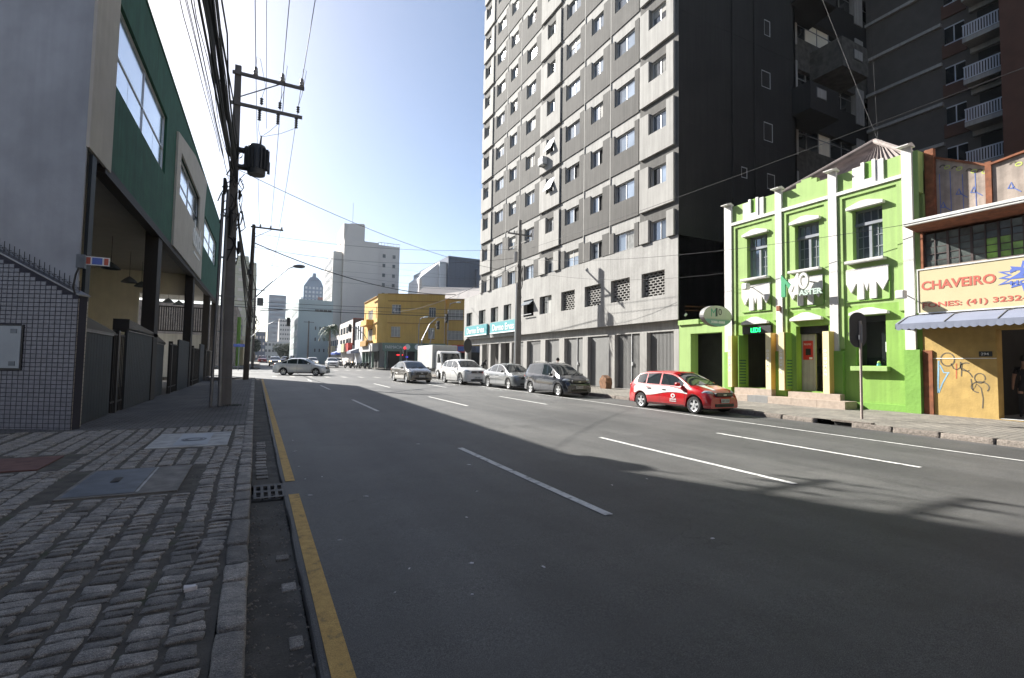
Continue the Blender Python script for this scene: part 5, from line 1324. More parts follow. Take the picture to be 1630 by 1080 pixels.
# window band
wb = MB(); hs = []
D = FX + .05
ym = [7.88, 7.62, 7.3, 7.02, 6.73, 6.42, 6.13, 5.86, 5.6, 5.3, 5.0, 4.7, 4.4, 4.1, 3.8, 3.5, 3.2]
fr = MB()
for i, y in enumerate(ym): fr.box(D, D + .05, y - (.03 if i % 2 == 0 else .016), y + (.03 if i % 2 == 0 else .016), 4.86, 5.95)
for z in (4.88, 5.09, 5.30, 5.51, 5.72): fr.box(D + .01, D + .04, 3.2, 7.88, z - .01, z + .01)
w_ = build(fr, 'window_band', mat('dark red steel', (.045, .028, .026), .6, var=.2), lk)
r = random.Random(8)
for i in range(len(ym) - 1):
    for j, (z0, z1) in enumerate(((4.88, 5.09), (5.09, 5.30), (5.30, 5.51), (5.51, 5.72), (5.72, 5.95))):
        m_ = 'pane_lit' if False else 'glass_old'
        if 'glass_old' not in M_: M_['glass_old'] = mat('dusty glass', (.085, .10, .095), .25, var=.35, scale=3)
        if 'glass_lime' not in M_: M_['glass_lime'] = mat('glass over lime panel', (.20, .36, .06), .2, var=.4, scale=3)
        mm = 'glass_lime' if (5.6 < ym[i] < 6.5 and j < 3 and r.random() < .75) else 'glass_old'
        build(MB().obox((D + .025, ym[i + 1] + .018, z0 + .011), Y, (Z + X * r.uniform(-.08, .08)).normalized(), X, 0, ym[i] - ym[i + 1] - .036, 0, z1 - z0 - .022, 0, .004), 'pane', mm, w_)
build(MB().box(D + .5, D + .6, 1, 7.9, 4.8, 6.1), 'room_dark', 'interior', lk)
build(MB().box(FX - .02, FX + .2, 7.9, 7.97, 4.85, 6.1), 'end_post', 'rust', lk)
# eaves and gutter
b = MB(); b.poly((0, .5, 0), X, Z, Y, [(FX - .75, 6.12), (FX + .6, 5.98), (FX + .6, 6.08), (FX - .75, 6.2)], 0, 7.55); build(b, 'eaves_soffit', 'rust', lk)
build(MB().box(FX - .86, FX - .72, .5, 8.05, 6.12, 6.18).box(FX - .88, FX - .84, .5, 8.05, 6.18, 6.25).box(FX - .84, FX - .70, .5, 8.05, 6.25, 6.27), 'gutter_profile', 'white', lk)
b = MB(); b.add([(FX - .75, .5, 6.25), (FX + 1, .5, 6.4), (FX + 1, 8.0, 6.4), (FX - .75, 8.0, 6.25)], [(0, 1, 2, 3)]); build(b, 'roof_sheet', 'tile_roof', lk)
# old rendered walls with graffiti above
ow = thing('old_parapet_walls', 'crumbling rendered walls with painted faces above the locksmith eaves', 'wall', (19.3, 6.5, 6.3))
b = MB(); b.poly((FX + .5, 0, 0), Y, Z, X, [(6.55, 6.35), (7.85, 6.35), (7.95, 8.55), (6.5, 7.75)], 0, .2); build(b, 'far_wall', 'old_render', ow)
b = MB(); b.poly((FX + .45, 0, 0), Y, Z, X, [(4.0, 6.35), (6.35, 6.35), (6.35, 7.72), (4.0, 8.05)], 0, .2); build(b, 'near_wall', 'old_render', ow)
build(MB().obox((FX + .42, 6.5, 7.75), Vector((0, 1.45, .8)).normalized(), Z, X, 0, 1.66, 0, .07, 0, .3), 'coping', 'rust', ow)
build(MB().obox((FX + .38, 4.0, 8.06), Vector((0, 2.35, -.33)).normalized(), Z, X, 0, 2.4, 0, .06, 0, .3), 'coping', 'rust', ow)
build(MB().box(FX + .40, FX + .62, 6.36, 6.5, 6.3, 7.85).box(FX + .35, FX + .5, 7.72, 7.96, 6.35, 8.75), 'brick_pier', 'rust', ow)
def stroke2(pts, w, m):
    mb = MB(); P = [Vector((FX + (.444 if p[0] < 6.4 else .494), p[0], p[1])) for p in pts]; vs_ = []
    for i, p in enumerate(P):
        d = (P[min(i + 1, len(P) - 1)] - P[max(i - 1, 0)]).normalized(); n_ = Vector((0, -d.z, d.y)) * w; vs_ += [p + n_, p - n_]
    mb.add(vs_, [(2 * i, 2 * i + 2, 2 * i + 3, 2 * i + 1) for i in range(len(P) - 1)]); return build(mb, 'painted_stroke', m, ow)
bl = mat('mural blue', (.10, .15, .38), .8, var=.2); yl = mat('mural lime', (.42, .48, .12), .8, var=.2)
for y in (7.35, 7.62): stroke2([(y, 6.5), (y + .01, 7.9)], .01, bl)
for y in (6.75, 7.05): stroke2([(y, 6.5), (y + .01, 7.7)], .01, bl)
for y, z in ((7.55, 8.1), (7.25, 7.95), (6.9, 7.75), (6.65, 7.65), (5.9, 7.6), (5.2, 7.65)): stroke2(circ(y, z, .06, .06, 0, 180, 8), .02, gm); stroke2(circ(y - .12, z - .05, .07, .05, 0, 360, 8), .015, yl)
for y, z in ((7.1, 7.1), (6.75, 7.05), (7.5, 6.8), (5.9, 6.9), (5.4, 7.0)): stroke2([(y, z), (y + .12, z + .02), (y + .05, z + .18), (y, z)], .02, bl); stroke2([(y, z), (y - .15, z - .15)], .012, bl)
# traffic sign in front of the green house
rs = thing('road_sign', 'black backed oval road sign on a thin pale post in front of the green house', 'road sign', (15.7, 8.3, .2))
build(MB().cyl((15.7, 8.3, .15), (15.7, 8.3, 3.1), .034, n=10), 'post', mat('sign post', (.34, .28, .25), .7, var=.1), rs)
b = MB(); n = 24; pts = []
for k in range(n + 1): a_ = pi * k / n; pts.append((cos(a_) * .235, 3.12 + sin(a_) * .235))
for k in range(n + 1): a_ = pi + pi * k / n; pts.append((cos(a_) * .235, 2.60 + sin(a_) * .28))
b.poly((15.66, 8.34, 0), Vector((.85, -.53, 0)), Z, Vector((.53, .85, 0)), pts, 0, .02); build(b, 'sign_plate', 'black_metal', rs)
build(MB().box(15.60, 15.66, 8.29, 8.3, 2.55, 2.68), 'sticker', 'silver_txt', rs)
build(MB().tube([(15.68, 8.25, 2.45), (15.68, 8.25, 3.0)], .018, 6), 'clamp', 'galv', rs)

# ------------------------------------------------------------------ vehicles
def interp(pts, x):
    if x <= pts[0][0]: return pts[0][1]
    for (a, b), (c, d) in zip(pts, pts[1:]):
        if x <= c: return b + (d - b) * (x - a) / (c - a)
    return pts[-1][1]
def smooth(pts, w=.07):
    return lambda x: sum(interp(pts, x + k * w / 3) * g for k, g in ((-3, .06), (-2, .12), (-1, .2), (0, .24), (1, .2), (2, .12), (3, .06)))
CARS = {
 'hatch': dict(L=3.79, W=1.64, wb=2.44, wx=.02, r=.29, top=[(-1.9, .55), (-1.86, .86), (-1.70, 1.05), (-1.42, 1.34), (-1.1, 1.41), (-.3, 1.44), (.2, 1.40), (.42, 1.33), (1.08, .94), (1.6, .80), (1.8, .68), (1.9, .5)],
               belt=[(-1.9, .93), (1.9, .86)], cab=(-1.55, .98), win=[(-1.42, -.98), (-.92, -.28), (-.20, .80)], ws=(.36, 1.05), rw=(-1.72, -1.40)),
 'mpv': dict(L=3.94, W=1.70, wb=2.51, wx=.05, r=.30, top=[(-1.97, .6), (-1.92, 1.0), (-1.80, 1.3), (-1.62, 1.56), (-1.2, 1.63), (-.2, 1.65), (.2, 1.60), (.5, 1.48), (1.30, 1.02), (1.65, .88), (1.88, .72), (1.97, .5)],
             belt=[(-1.9, 1.08), (1.9, .90)], cab=(-1.7, 1.2), win=[(-1.58, -1.02), (-.95, -.22), (-.14, .62), (.68, .98)], ws=(.42, 1.27), rw=(-1.84, -1.62)),
 'sedan': dict(L=4.30, W=1.70, wb=2.58, wx=.05, r=.30, top=[(-2.15, .6), (-2.10, .92), (-2.0, 1.0), (-1.55, 1.04), (-.98, 1.33), (-.65, 1.42), (0, 1.45), (.3, 1.41), (.52, 1.32), (1.22, .95), (1.8, .82), (2.05, .68), (2.15, .5)],
               belt=[(-2.1, .96), (2.1, .87)], cab=(-1.5, 1.12), win=[(-1.38, -1.0), (-.94, -.18), (-.10, .92)], ws=(.45, 1.18), rw=(-1.52, -.98)),
 'suv': dict(L=4.30, W=1.78, wb=2.67, wx=.0, r=.35, top=[(-2.15, .7), (-2.1, 1.1), (-1.95, 1.25), (-1.6, 1.52), (-1.2, 1.60), (-.3, 1.64), (.2, 1.60), (.45, 1.50), (1.15, 1.10), (1.75, 1.0), (2.02, .88), (2.15, .6)],
             belt=[(-2.1, 1.10), (2.1, 1.00)], cab=(-1.8, 1.05), win=[(-1.70, -1.15), (-1.08, -.22), (-.14, .86)], ws=(.38, 1.12), rw=(-1.98, -1.62)),
}
def car(kind, label, paint, loc, rz, group=None, cat='car', name='parked_car', plate=True, detail=True, extra=None, lit=None, hood=None):
    S = CARS[kind]; L, W = S['L'], S['W']; hl = L / 2; top = smooth(S['top']); beltf = lambda x: interp(S['belt'], x)
    rw_ = S['r']; xw = [S['wx'] - S['wb'] / 2, S['wx'] + S['wb'] / 2 + .05]
    t = thing(name, label, cat, loc, rz, group)
    def hw(x):
        a = abs(x) - (hl - .62)
        k = .20 if x > 0 else .13
        return W / 2 * (1 - (k * (a / .62) ** 2.2 if a > 0 else 0))
    def zlow(x):
        z = .21
        for q in xw:
            d = abs(x - q); R = rw_ + .055
            if d < R: z = max(z, rw_ + sqrt(R * R - d * d))
        return z
    def ring(x):
        h = hw(x); tp = top(x); bl = min(beltf(x), tp - .03); t_ = max(0, min(1, (tp - bl - .03) / .38)); zl = min(zlow(x), bl - .16)
        rail = (h * (.90 - .15 * t_)); zr = tp - .035 * t_ - .012
        zm = zl + (bl - .13 - zl) * .5
        return [(h - .26, zl), (h - .03, zl), (h * .992, zl + .035), (h, zm), (h * .985, bl - .10), (h * .935, bl), (rail, zr), (rail * .72, tp), (0, tp + .012)]
    n = int(L / .055); xs = [-hl + .012 + (L - .024) * i / n for i in range(n + 1)]
    b = MB(); vs_ = []
    K = 9
    for x in xs:
        R = ring(x)
        vs_ += [(x, -y, z) for y, z in R] + [(x, y, z) for y, z in R[-2::-1]]
    m = 2 * K - 1; fs = []
    for i in range(n):
        for k in range(m - 1): fs.append((i * m + k, i * m + k + 1, (i + 1) * m + k + 1, (i + 1) * m + k))
    fs += [tuple(range(m)), tuple(range(n * m, n * m + m))[::-1]]
    b.add(vs_, fs); body = build(b, 'body', paint, t, smooth=True, local=True)
    build(MB().box(-hl + .12, hl - .12, -W / 2 + .24, W / 2 - .24, .17, .72), 'underbody', 'plastic', t, local=True)
    def side(x, z):
        R = ring(x)
        for (y0, z0), (y1, z1) in zip(R[1:], R[2:]):
            if z0 <= z <= z1 and z1 > z0: return y0 + (y1 - y0) * (z - z0) / (z1 - z0)
        return R[5][0]
    def patch(name, m_, x0, x1, zf0, zf1, off=.006, nx=10, nz=3, parent=t, both=True, sides=(-1, 1)):
        for s in sides:
            mb = MB(); vv = []
            for i in range(nx + 1):
                x = x0 + (x1 - x0) * i / nx; a, c = zf0(x), zf1(x)
                for j in range(nz + 1):
                    z = a + (c - a) * j / nz; vv.append((x, s * (side(x, z) + off), z))
            mb.add(vv, [(i * (nz + 1) + j, i * (nz + 1) + j + 1, (i + 1) * (nz + 1) + j + 1, (i + 1) * (nz + 1) + j) for i in range(nx) for j in range(nz)])
            build(mb, name, m_, parent, smooth=True, local=True)
    # side glass
    for wi, (a, c) in enumerate(S['win']):
        patch('side_window', 'carglass', a, c, lambda x: min(beltf(x), top(x) - .03) + .035, lambda x: min(beltf(x), top(x) - .03) + .035 + max(.004, (ring(x)[6][1] - .045 - min(beltf(x), top(x) - .03) - .035)), .006, 8, 2)
    # windscreen and rear window
    for nm, (a, c) in (('windscreen', S['ws']), ('rear_window', S['rw'])):
        mb = MB(); vv = []; nx = 8
        for i in range(nx + 1):
            x = a + (c - a) * i / nx; R = ring(x); dx = .010 if nm == 'windscreen' else -.010
            for (f_, k0) in ((-.93, 6), (-.6, 7), (0, 8), (.6, 7), (.93, 6)):
                y = f_ * R[6][0]; z = R[k0][1] + .012; vv.append((x + dx, y, z))
        mb.add(vv, [(i * 5 + j, i * 5 + j + 1, (i + 1) * 5 + j + 1, (i + 1) * 5 + j) for i in range(nx) for j in range(4)]); build(mb, nm, 'carglass', t, smooth=True, local=True)
    # wheels
    for q in xw:
        for s in (-1, 1):
            y = s * (W / 2 - .115)
            wt = build(MB().lathe((q, y, rw_), (0, s, 0), [(rw_ * .62, -.09), (rw_ * .93, -.09), (rw_, -.06), (rw_, .06), (rw_ * .95, .088), (rw_ * .70, .092), (rw_ * .66, .07)], 26), 'wheel', 'rubber', t, smooth=True, local=True)
            rm = MB(); rm.lathe((q, y, rw_), (0, s, 0), [(rw_ * .68, .085), (rw_ * .62, .075), (rw_ * .60, .03)], 26)
            rm.lathe((q, y, rw_), (0, s, 0), [(rw_ * .17, .05), (rw_ * .14, .08), (0, .085)], 12)
            for k in range(5):
                a = 2 * pi * k / 5 + .3; d = Vector((cos(a), 0, sin(a))); e = Vector((-sin(a), 0, cos(a)))
                rm.obox((q, y, rw_), d, e, (0, s, 0), rw_ * .12, rw_ * .66, -rw_ * .13, rw_ * .13, .045, .072)
            build(rm, 'rim', 'hub', wt, smooth=False, local=True)
            build(MB().lathe((q, y, rw_), (0, s, 0), [(rw_ * .64, .02), (0, .02)], 20), 'brake_disc', 'plastic', wt, local=True)
    if detail:
        # shut lines, handles, mirrors
        for x in [w[0] - .03 for w in S['win'][1:]] + [S['win'][-1][1] + .12]:
            patch('door_gap', 'plastic', x - .006, x + .006, lambda q: .30 if zlow(q) < .3 else zlow(q) + .03, lambda q: min(beltf(q), top(q) - .03) - .01, .003, 1, 6)
        patch('sill_strip', 'plastic', xw[0] + rw_ + .1, xw[1] - rw_ - .1, lambda q: .235, lambda q: .262, .006, 8, 1)
        for x in [w[0] + .10 for w in S['win'][-2:]]:
            for s in (-1, 1): build(MB().box(x, x + .17, s * (side(x, beltf(x) - .13) + .004) - .012, s * (side(x, beltf(x) - .13) + .004) + .022 * s + (0 if s > 0 else .0), beltf(x) - .15, beltf(x) - .12), 'door_handle', 'plastic' if paint == 'red' else paint, t, local=True)
        xm = S['win'][-1][1] - .12
        for s in (-1, 1):
            y0 = side(xm, beltf(xm)) * s
            mr = build(MB().box(xm - .06, xm + .06, min(y0 + s * .03, y0 + s * .20), max(y0 + s * .03, y0 + s * .20), beltf(xm) + .02, beltf(xm) + .15), 'mirror', paint if paint not in ('cardark',) else 'plastic', t, local=True, bevel=.03)
    # nose
    zf = top(hl - .28)
    for s in (-1, 1):
        mb = MB(); c_ = Vector((hl - .24, s * (W / 2 - .235), zf - .075)); N_ = Vector((.80, s * .60, .12)).normalized(); U_ = Vector((-s * N_.y * 1.0, s * N_.x, 0)).normalized() if False else Vector((-N_.y, N_.x, 0)).normalized(); V_ = N_.cross(U_)
        mb2 = MB().lathe((0, 0, 0), Z, [(0, .085), (.45, .075), (.8, .045), (1, 0)], 18)
        mb.add([c_ + U_ * (v[0] * .205) + V_ * (v[1] * .085) + N_ * (v[2] * 1.0 + .015) for v in mb2.v], mb2.f)
        hl_ = build(mb, 'headlight', lit if (lit and True) else 'lamp', t, smooth=True, local=True)
        mb = MB().lathe((-hl + .10, s * (W / 2 - .16), zf + .06), (-1, s * .4, 0), [(0, .07), (.07, .06), (.10, .0)], 12); build(mb, 'tail_light', 'tail', t, local=True)
        if detail: build(MB().lathe((hl - .10, s * (W / 2 - .30), .36), (1, s * .25, 0), [(0, .05), (.05, .045), (.065, 0)], 12), 'fog_lamp', 'plastic', t, local=True)
    build(MB().box(hl - .10, hl + .006, -.40, .40, zf - .19, zf - .06), 'grille', 'plastic', t, local=True, bevel=.02)
    build(MB().box(hl - .12, hl + .01, -.46, .46, .25, .36), 'lower_intake', 'plastic', t, local=True, bevel=.02)
    if paint not in ('plastic',) and detail:
        build(MB().box(hl + .006, hl + .016, -.07, .07, zf - .155, zf - .105), 'badge', 'hub', t, local=True)
        for z in (zf - .14, zf - .11): build(MB().box(hl + .003, hl + .010, -.38, .38, z, z + .008), 'grille_bar', 'cargrey', t, local=True)
    if plate:
        pp = build(MB().box(hl + .010, hl + .022, -.20, .20, .39, .52), 'number_plate', 'plate', t, local=True)
        if detail:
            q = text('plate_text', 'ABC 1234', 'plate_txt', None, (0, 0, 0), Y, Z, X, w=.34, h=.075, depth=.002)
            q.parent = pp; q.location = (hl + .0225, -.17, .418)
            # letters were laid out from the origin: shift their own origin out again
            me = q.data; o_ = ORG[q.name][0]
            for v in me.vertices: v.co += Vector(o_)
    # wipers
    if detail:
        a = S['ws'][1]
        for y in (-.45, .1): build(MB().tube([(a + .02, y, top(a) + .03), (a - .16, y + .42, top(a - .16) + .035)], .008, 4), 'wiper', 'plastic', t, local=True)
        build(MB().box(hl * .0 + .1, .16, -.003, .003, top(.13), top(.13) + .02), 'antenna', 'plastic', t, local=True)
    if extra: extra(t, patch, side, top, ring, S)
    return t

def red_extra(t, patch, side, top, ring, S):
    wave = lambda x: .60 + .085 * sin((x + .25) * 2.3) + (.06 * max(0, x - .5))
    for i, (a, c) in enumerate(((-1.55, 1.05),)):
        patch('white_wave', 'carwhite', a, c, lambda x: max(wave(x), (S['r'] + sqrt(max(0, .37 ** 2 - (x + 1.2) ** 2)) + .0 if abs(x + 1.2) < .37 else 0)), lambda x: interp([(-1.55, .80), (-1.4, .905), (.2, .865), (.75, .80), (1.05, wave(1.05) + .03)], x), .008, 40, 3)
    patch('white_pillar', 'carwhite', -1.60, -1.44, lambda x: .95, lambda x: .95 + max(.02, top(x) - 1.03), .012, 3, 3)
    # door emblem
    for s in (-1, 1):
        x0 = .42; y = side(x0, .5) + .012
        o = MB(); o.add([(x0 + cos(2 * pi * k / 16) * .10, s * y, .56 + sin(2 * pi * k / 16) * .075) for k in range(16)], [tuple(range(16))]); build(o, 'emblem_disc', 'carwhite', t, local=True)
        o = MB(); o.add([(x0 + cos(2 * pi * k / 12) * .045, s * (y + .004), .56 + sin(2 * pi * k / 12) * .035) for k in range(12)], [tuple(range(12))]); build(o, 'emblem_centre', 'red', t, local=True)
    for s_, w, z, h in (('APOLAR', .30, .40, .07), ('IMOBILIARIA', .30, .345, .035)):
        q = text('door_lettering', s_, 'carwhite', None, (0, 0, 0), -X * -1, Z, Y, w=w, h=h, depth=.002, bold=.04)
        o_ = ORG[q.name][0]
        # faces the street (local -Y side): mirror so that it reads from outside
        for v in q.data.vertices: v.co += Vector(o_)
        q.parent = t; q.location = (.27, -(side(.42, z) + .014), z); q.rotation_euler = (0, 0, 0)
    o = MB().box(.62, 1.5, -.28, .05, 0, .004)
    mb = MB(); vv = []
    for i in range(9):
        x = 1.0 + .62 * i / 8; 
        for y in (-.42 + .02 * i, -.02 - .01 * i): vv.append((x, y, top(x) + .016))
    mb.add(vv, [(2 * i, 2 * i + 1, 2 * i + 3, 2 * i + 2) for i in range(8)]); build(mb, 'bonnet_stripe', 'carwhite', t, smooth=True, local=True)

def parked(x, y): return (x, y, gz(y))
car('hatch', 'red and white hatchback parked at the kerb in front of the low green entrance', 'red', parked(13.58, 13.22), radians(-90 + 2), extra=red_extra).scale = (.985, .99, .965)
def rack(t, patch, side, top, ring, S):
    for s in (-1, 1): build(MB().tube([(-1.35, s * .55, 1.60), (-1.2, s * .55, 1.675), (-.2, s * .55, 1.695), (-.02, s * .55, 1.64)], .013, 6), 'roof_rail', 'plastic', t, local=True)
car('mpv', 'graphite compact people carrier parked before the grey gates', 'cardark', parked(13.22, 21.0), radians(-90 + 2), extra=rack).scale = (.97, .98, .955)
car('sedan', 'dusty grey sedan parked between the people carrier and the white car', 'cargrey', parked(13.28, 26.3), radians(-90 + 1.5))
car('suv', 'white compact sport utility car parked behind the grey sedan', 'carwhite', parked(12.38, 31.4), radians(-90 + 3))
car('sedan', 'bronze grey sedan driving towards the viewer with one headlamp glowing', 'carbronze', parked(9.40, 33.7), radians(-90 + 4), name='moving_car')
car('sedan', 'silver sedan turning across the junction, seen from its side', 'carsilver', (3.35, 45.6, gz(45.6)), radians(-24), name='moving_car')
car('sedan', 'pale silver car waiting beyond the junction beside the parked motorcycles', 'carsilver', (9.75, 78, gz(78)), radians(-92), name='moving_car', detail=False)
car('hatch', 'white hatchback half hidden behind the silver sedan in the junction', 'carwhite', (7.4, 82, gz(82)), radians(-92), name='moving_car', detail=False, lit='amber')
car('sedan', 'dark sedan with its headlamps lit, farthest left in the oncoming traffic', 'cargrey', (2.3, 84, gz(84)), radians(-92), name='moving_car', detail=False, lit='amber')
car('hatch', 'small grey car far up the avenue behind the motorcyclist', 'cardark', (4.9, 112, gz(112)), radians(-92), name='moving_car', detail=False)
car('suv', 'white car far up the avenue, below the dark round tree', 'carwhite', (7.3, 128, gz(128)), radians(-92), name='moving_car', detail=False)
car('hatch', 'blue grey car parked beyond the junction by the shop awnings', 'cargrey', (12.4, 92, gz(92)), radians(-92), name='moving_car', detail=False)
car('sedan', 'red car far away in the left lane of the avenue', 'red', (.8, 118, gz(118)), radians(-92), name='moving_car', detail=False)

# white box truck
tr = thing('box_truck', 'white box truck parked facing the viewer behind the white car', 'truck', (13.7, 42, gz(40)))
g = gz(40)
build(MB().box(12.62, 14.78, 39.0, 43.2, g + .85, g + 2.75), 'cargo_box', 'truckbox', tr, bevel=.03)
for x in (12.60, 14.76): build(MB().box(x, x + .04, 39.0, 43.2, g + .80, g + .88), 'box_rail', 'galv', tr)
cb = MB(); cb.poly((12.85, 0, g), Y, Z, X, [(37.25, .45), (38.9, .45), (38.9, 2.15), (38.3, 2.25), (37.75, 2.15), (37.3, 1.25)], 0, 1.72); build(cb, 'cab', 'carwhite', tr, bevel=.05)
cb = MB(); cb.add([(12.95, 37.285, g + 1.30), (14.47, 37.285, g + 1.30), (14.40, 37.70, g + 2.05), (13.02, 37.70, g + 2.05)], [(0, 1, 2, 3)]); build(cb, 'windscreen', 'carglass', tr)
cb = MB(); cb.add([(12.843, 37.5, g + 1.3), (12.843, 38.4, g + 1.3), (12.843, 38.3, g + 2.0), (12.843, 37.85, g + 2.0)], [(0, 1, 2, 3)]); build(cb, 'side_window', 'carglass', tr)
for x in (12.66, 14.62): build(MB().box(x, x + .14, 37.45, 37.55, g + 1.35, g + 1.75), 'mirror', 'plastic', tr, bevel=.02)
build(MB().box(12.9, 14.5, 37.18, 37.26, g + .4, g + .75), 'bumper', 'plastic', tr, bevel=.03)
for x in (12.95, 14.22): build(MB().box(x, x + .26, 37.2, 37.26, g + .8, g + 1.0), 'headlight', 'lamp', tr, bevel=.02)
for x in (12.78, 14.34):
    for y in (38.1, 42.2):
        w_ = build(MB().lathe((x + .12, y, g + .38), X, [(.2, -.12), (.36, -.12), (.38, 0), (.36, .12), (.2, .12)], 20), 'wheel', 'rubber', tr, smooth=True)
        build(MB().lathe((x + .12, y, g + .38), -X, [(.24, .10), (.15, .13), (0, .12)], 14), 'rim', 'hub', w_)
build(MB().box(13.2, 14.2, 38.9, 43.0, g + .55, g + .84), 'chassis', 'plastic', tr)

# motorcycles
def bike(label, loc, rz, paint='carblack', rider=False, lit=False, group=None):
    t = thing('motorcycle', label, 'motorcycle', loc, rz, group)
    for x in (-.62, .66): build(MB().lathe((x, 0, .30), Y, [(.2, -.04), (.29, -.045), (.31, 0), (.29, .045), (.2, .04)], 16), 'wheel', 'rubber', t, local=True)
    build(MB().tube([(.66, 0, .30), (.48, 0, .78), (.42, 0, .95)], .035, 6), 'fork', 'galv', t, local=True)
    b = MB(); b.poly((0, -.13, 0), X, Z, Y, [(-.35, .35), (.35, .35), (.42, .78), (.15, .86), (-.2, .72), (-.55, .70), (-.85, .80), (-.8, .66), (-.45, .55)], 0, .26); build(b, 'frame', paint, t, local=True, bevel=.05)
    build(MB().box(-.75, .0, -.13, .13, .76, .84), 'seat', 'plastic', t, local=True, bevel=.03)
    build(MB().tube([(.38, -.36, 1.02), (.42, -.1, 1.0), (.42, .1, 1.0), (.38, .36, 1.02)], .016, 6), 'handlebar', 'black_metal', t, local=True)
    build(MB().lathe((.50, 0, .88), X, [(.09, 0), (.08, .05), (0, .07)], 12), 'headlight', 'amber' if lit else 'lamp', t, local=True)
    build(MB().tube([(-.1, -.16, .35), (-.85, -.18, .42)], .045, 8), 'exhaust', 'hub', t, local=True)
    return t
bk = ('first parked motorcycle by the waiting silver car', 'second motorcycle of the parked row', 'third motorcycle of the parked row', 'fourth motorcycle of the parked row', 'last motorcycle of the row, nearest the yellow building')
for i, (x, y) in enumerate(((11.6, 75), (12.2, 74.3), (12.8, 73.6), (13.3, 72.9), (13.8, 72.2))): bike(bk[i], (x, y, gz(y)), radians(-130 + 8 * (i % 3)), group='motorcycles parked past the junction', lit=(i == 1))
bike('motorcycle ridden towards the viewer beside the dark sedan', (3.9, 82, gz(82)), radians(-92), 'carblack', lit=True)

# ------------------------------------------------------------------ people
def person(label, loc, rz, joints, mats3, hairc=True, scale=1.0, cap=None):
    """joints: dict of skeleton points in local metres (x forward); one skinned surface"""
    J = joints
    order = ['pelvis', 'chest', 'neck', 'head', 'crown', 'lsh', 'lel', 'lwr', 'lha', 'rsh', 'rel', 'rwr', 'rha', 'lhip', 'lkn', 'lan', 'lto', 'rhip', 'rkn', 'ran', 'rto']
    E = [('pelvis', 'chest'), ('chest', 'neck'), ('neck', 'head'), ('head', 'crown'), ('chest', 'lsh'), ('lsh', 'lel'), ('lel', 'lwr'), ('lwr', 'lha'), ('chest', 'rsh'), ('rsh', 'rel'), ('rel', 'rwr'), ('rwr', 'rha'),
         ('pelvis', 'lhip'), ('lhip', 'lkn'), ('lkn', 'lan'), ('lan', 'lto'), ('pelvis', 'rhip'), ('rhip', 'rkn'), ('rkn', 'ran'), ('ran', 'rto')]
    Rd = dict(pelvis=(.16, .12), chest=(.17, .12), neck=(.06, .06), head=(.085, .095), crown=(.07, .075), lsh=(.065, .065), rsh=(.065, .065), lel=(.045, .045), rel=(.045, .045), lwr=(.03, .03), rwr=(.03, .03), lha=(.035, .022), rha=(.035, .022),
              lhip=(.09, .09), rhip=(.09, .09), lkn=(.06, .06), rkn=(.06, .06), lan=(.042, .042), ran=(.042, .042), lto=(.04, .03), rto=(.04, .03))
    me = bpy.data.meshes.new('person'); me.from_pydata([Vector(J[k]) * scale for k in order], [(order.index(a), order.index(b)) for a, b in E], [])
    o = bpy.data.objects.new('tmp', me); COL.objects.link(o)
    sk_ = o.modifiers.new('skin', 'SKIN'); o.modifiers.new('sub', 'SUBSURF').levels = 1
    for i, k in enumerate(order): me.skin_vertices[0].data[i].radius = tuple(q * scale for q in Rd[k]); me.skin_vertices[0].data[i].use_root = (k == 'pelvis')
    dg = bpy.context.evaluated_depsgraph_get(); m2 = bpy.data.meshes.new_from_object(o.evaluated_get(dg)); bpy.data.objects.remove(o)
    t = bpy.data.objects.new('person', m2); COL.objects.link(t); t.location = loc; t.rotation_euler = (0, 0, rz); ORG[t.name] = (Vector(loc), rz)
    tag(t, label, 'person'); m2.materials.clear()
    for m in mats3: m2.materials.append(M_[m])
    pts = {k: Vector(J[k]) * scale for k in order}
    for p in m2.polygons:
        c = p.center; k = min(order, key=lambda q: (pts[q] - c).length)
        p.material_index = 2 if k in ('head', 'crown', 'neck', 'lwr', 'lha', 'rwr', 'rha', 'lel', 'rel') else (1 if k in ('lhip', 'lkn', 'lan', 'rhip', 'rkn', 'ran', 'pelvis', 'lto', 'rto') else 0)
        p.use_smooth = True
    h = pts['crown']
    mb = MB().lathe(tuple(h + Vector((-.02, 0, -.10)) * scale), Z, [(.105 * scale, 0), (.112 * scale, .06), (.09 * scale, .14), (.04 * scale, .18), (0, .185)], 12)
    build(mb, 'hair' if not cap else 'cap', cap or 'hair', t, smooth=True, local=True)
    hd = pts['head']
    build(MB().lathe(tuple(hd + Vector((.09, 0, .0)) * scale), X, [(.02, -.02), (.012, .02), (0, .025)], 6), 'nose', mats3[2], t, local=True)
    return t
base = dict(pelvis=(0, 0, .95), chest=(0, 0, 1.28), neck=(0, 0, 1.47), head=(.01, 0, 1.60), crown=(.01, 0, 1.70), lsh=(0, .19, 1.40), lel=(-.02, .25, 1.12), lwr=(.05, .26, .88), lha=(.08, .26, .78), rsh=(0, -.19, 1.40), rel=(-.02, -.25, 1.12), rwr=(.05, -.26, .88), rha=(.08, -.26, .78),
            lhip=(0, .10, .90), lkn=(.03, .11, .50), lan=(-.02, .11, .08), lto=(.12, .12, .04), rhip=(0, -.10, .90), rkn=(.02, -.11, .50), ran=(-.04, -.11, .08), rto=(.10, -.12, .04))
walk = dict(base); walk.update(lkn=(.20, .10, .52), lan=(.22, .10, .10), lto=(.36, .10, .06), rkn=(-.04, -.1, .50), ran=(-.30, -.1, .14), rto=(-.18, -.1, .05), lel=(-.14, .25, 1.14), lwr=(-.10, .27, .9), lha=(-.08, .27, .8), rel=(.10, -.25, 1.14), rwr=(.24, -.24, .96), rha=(.3, -.24, .9))
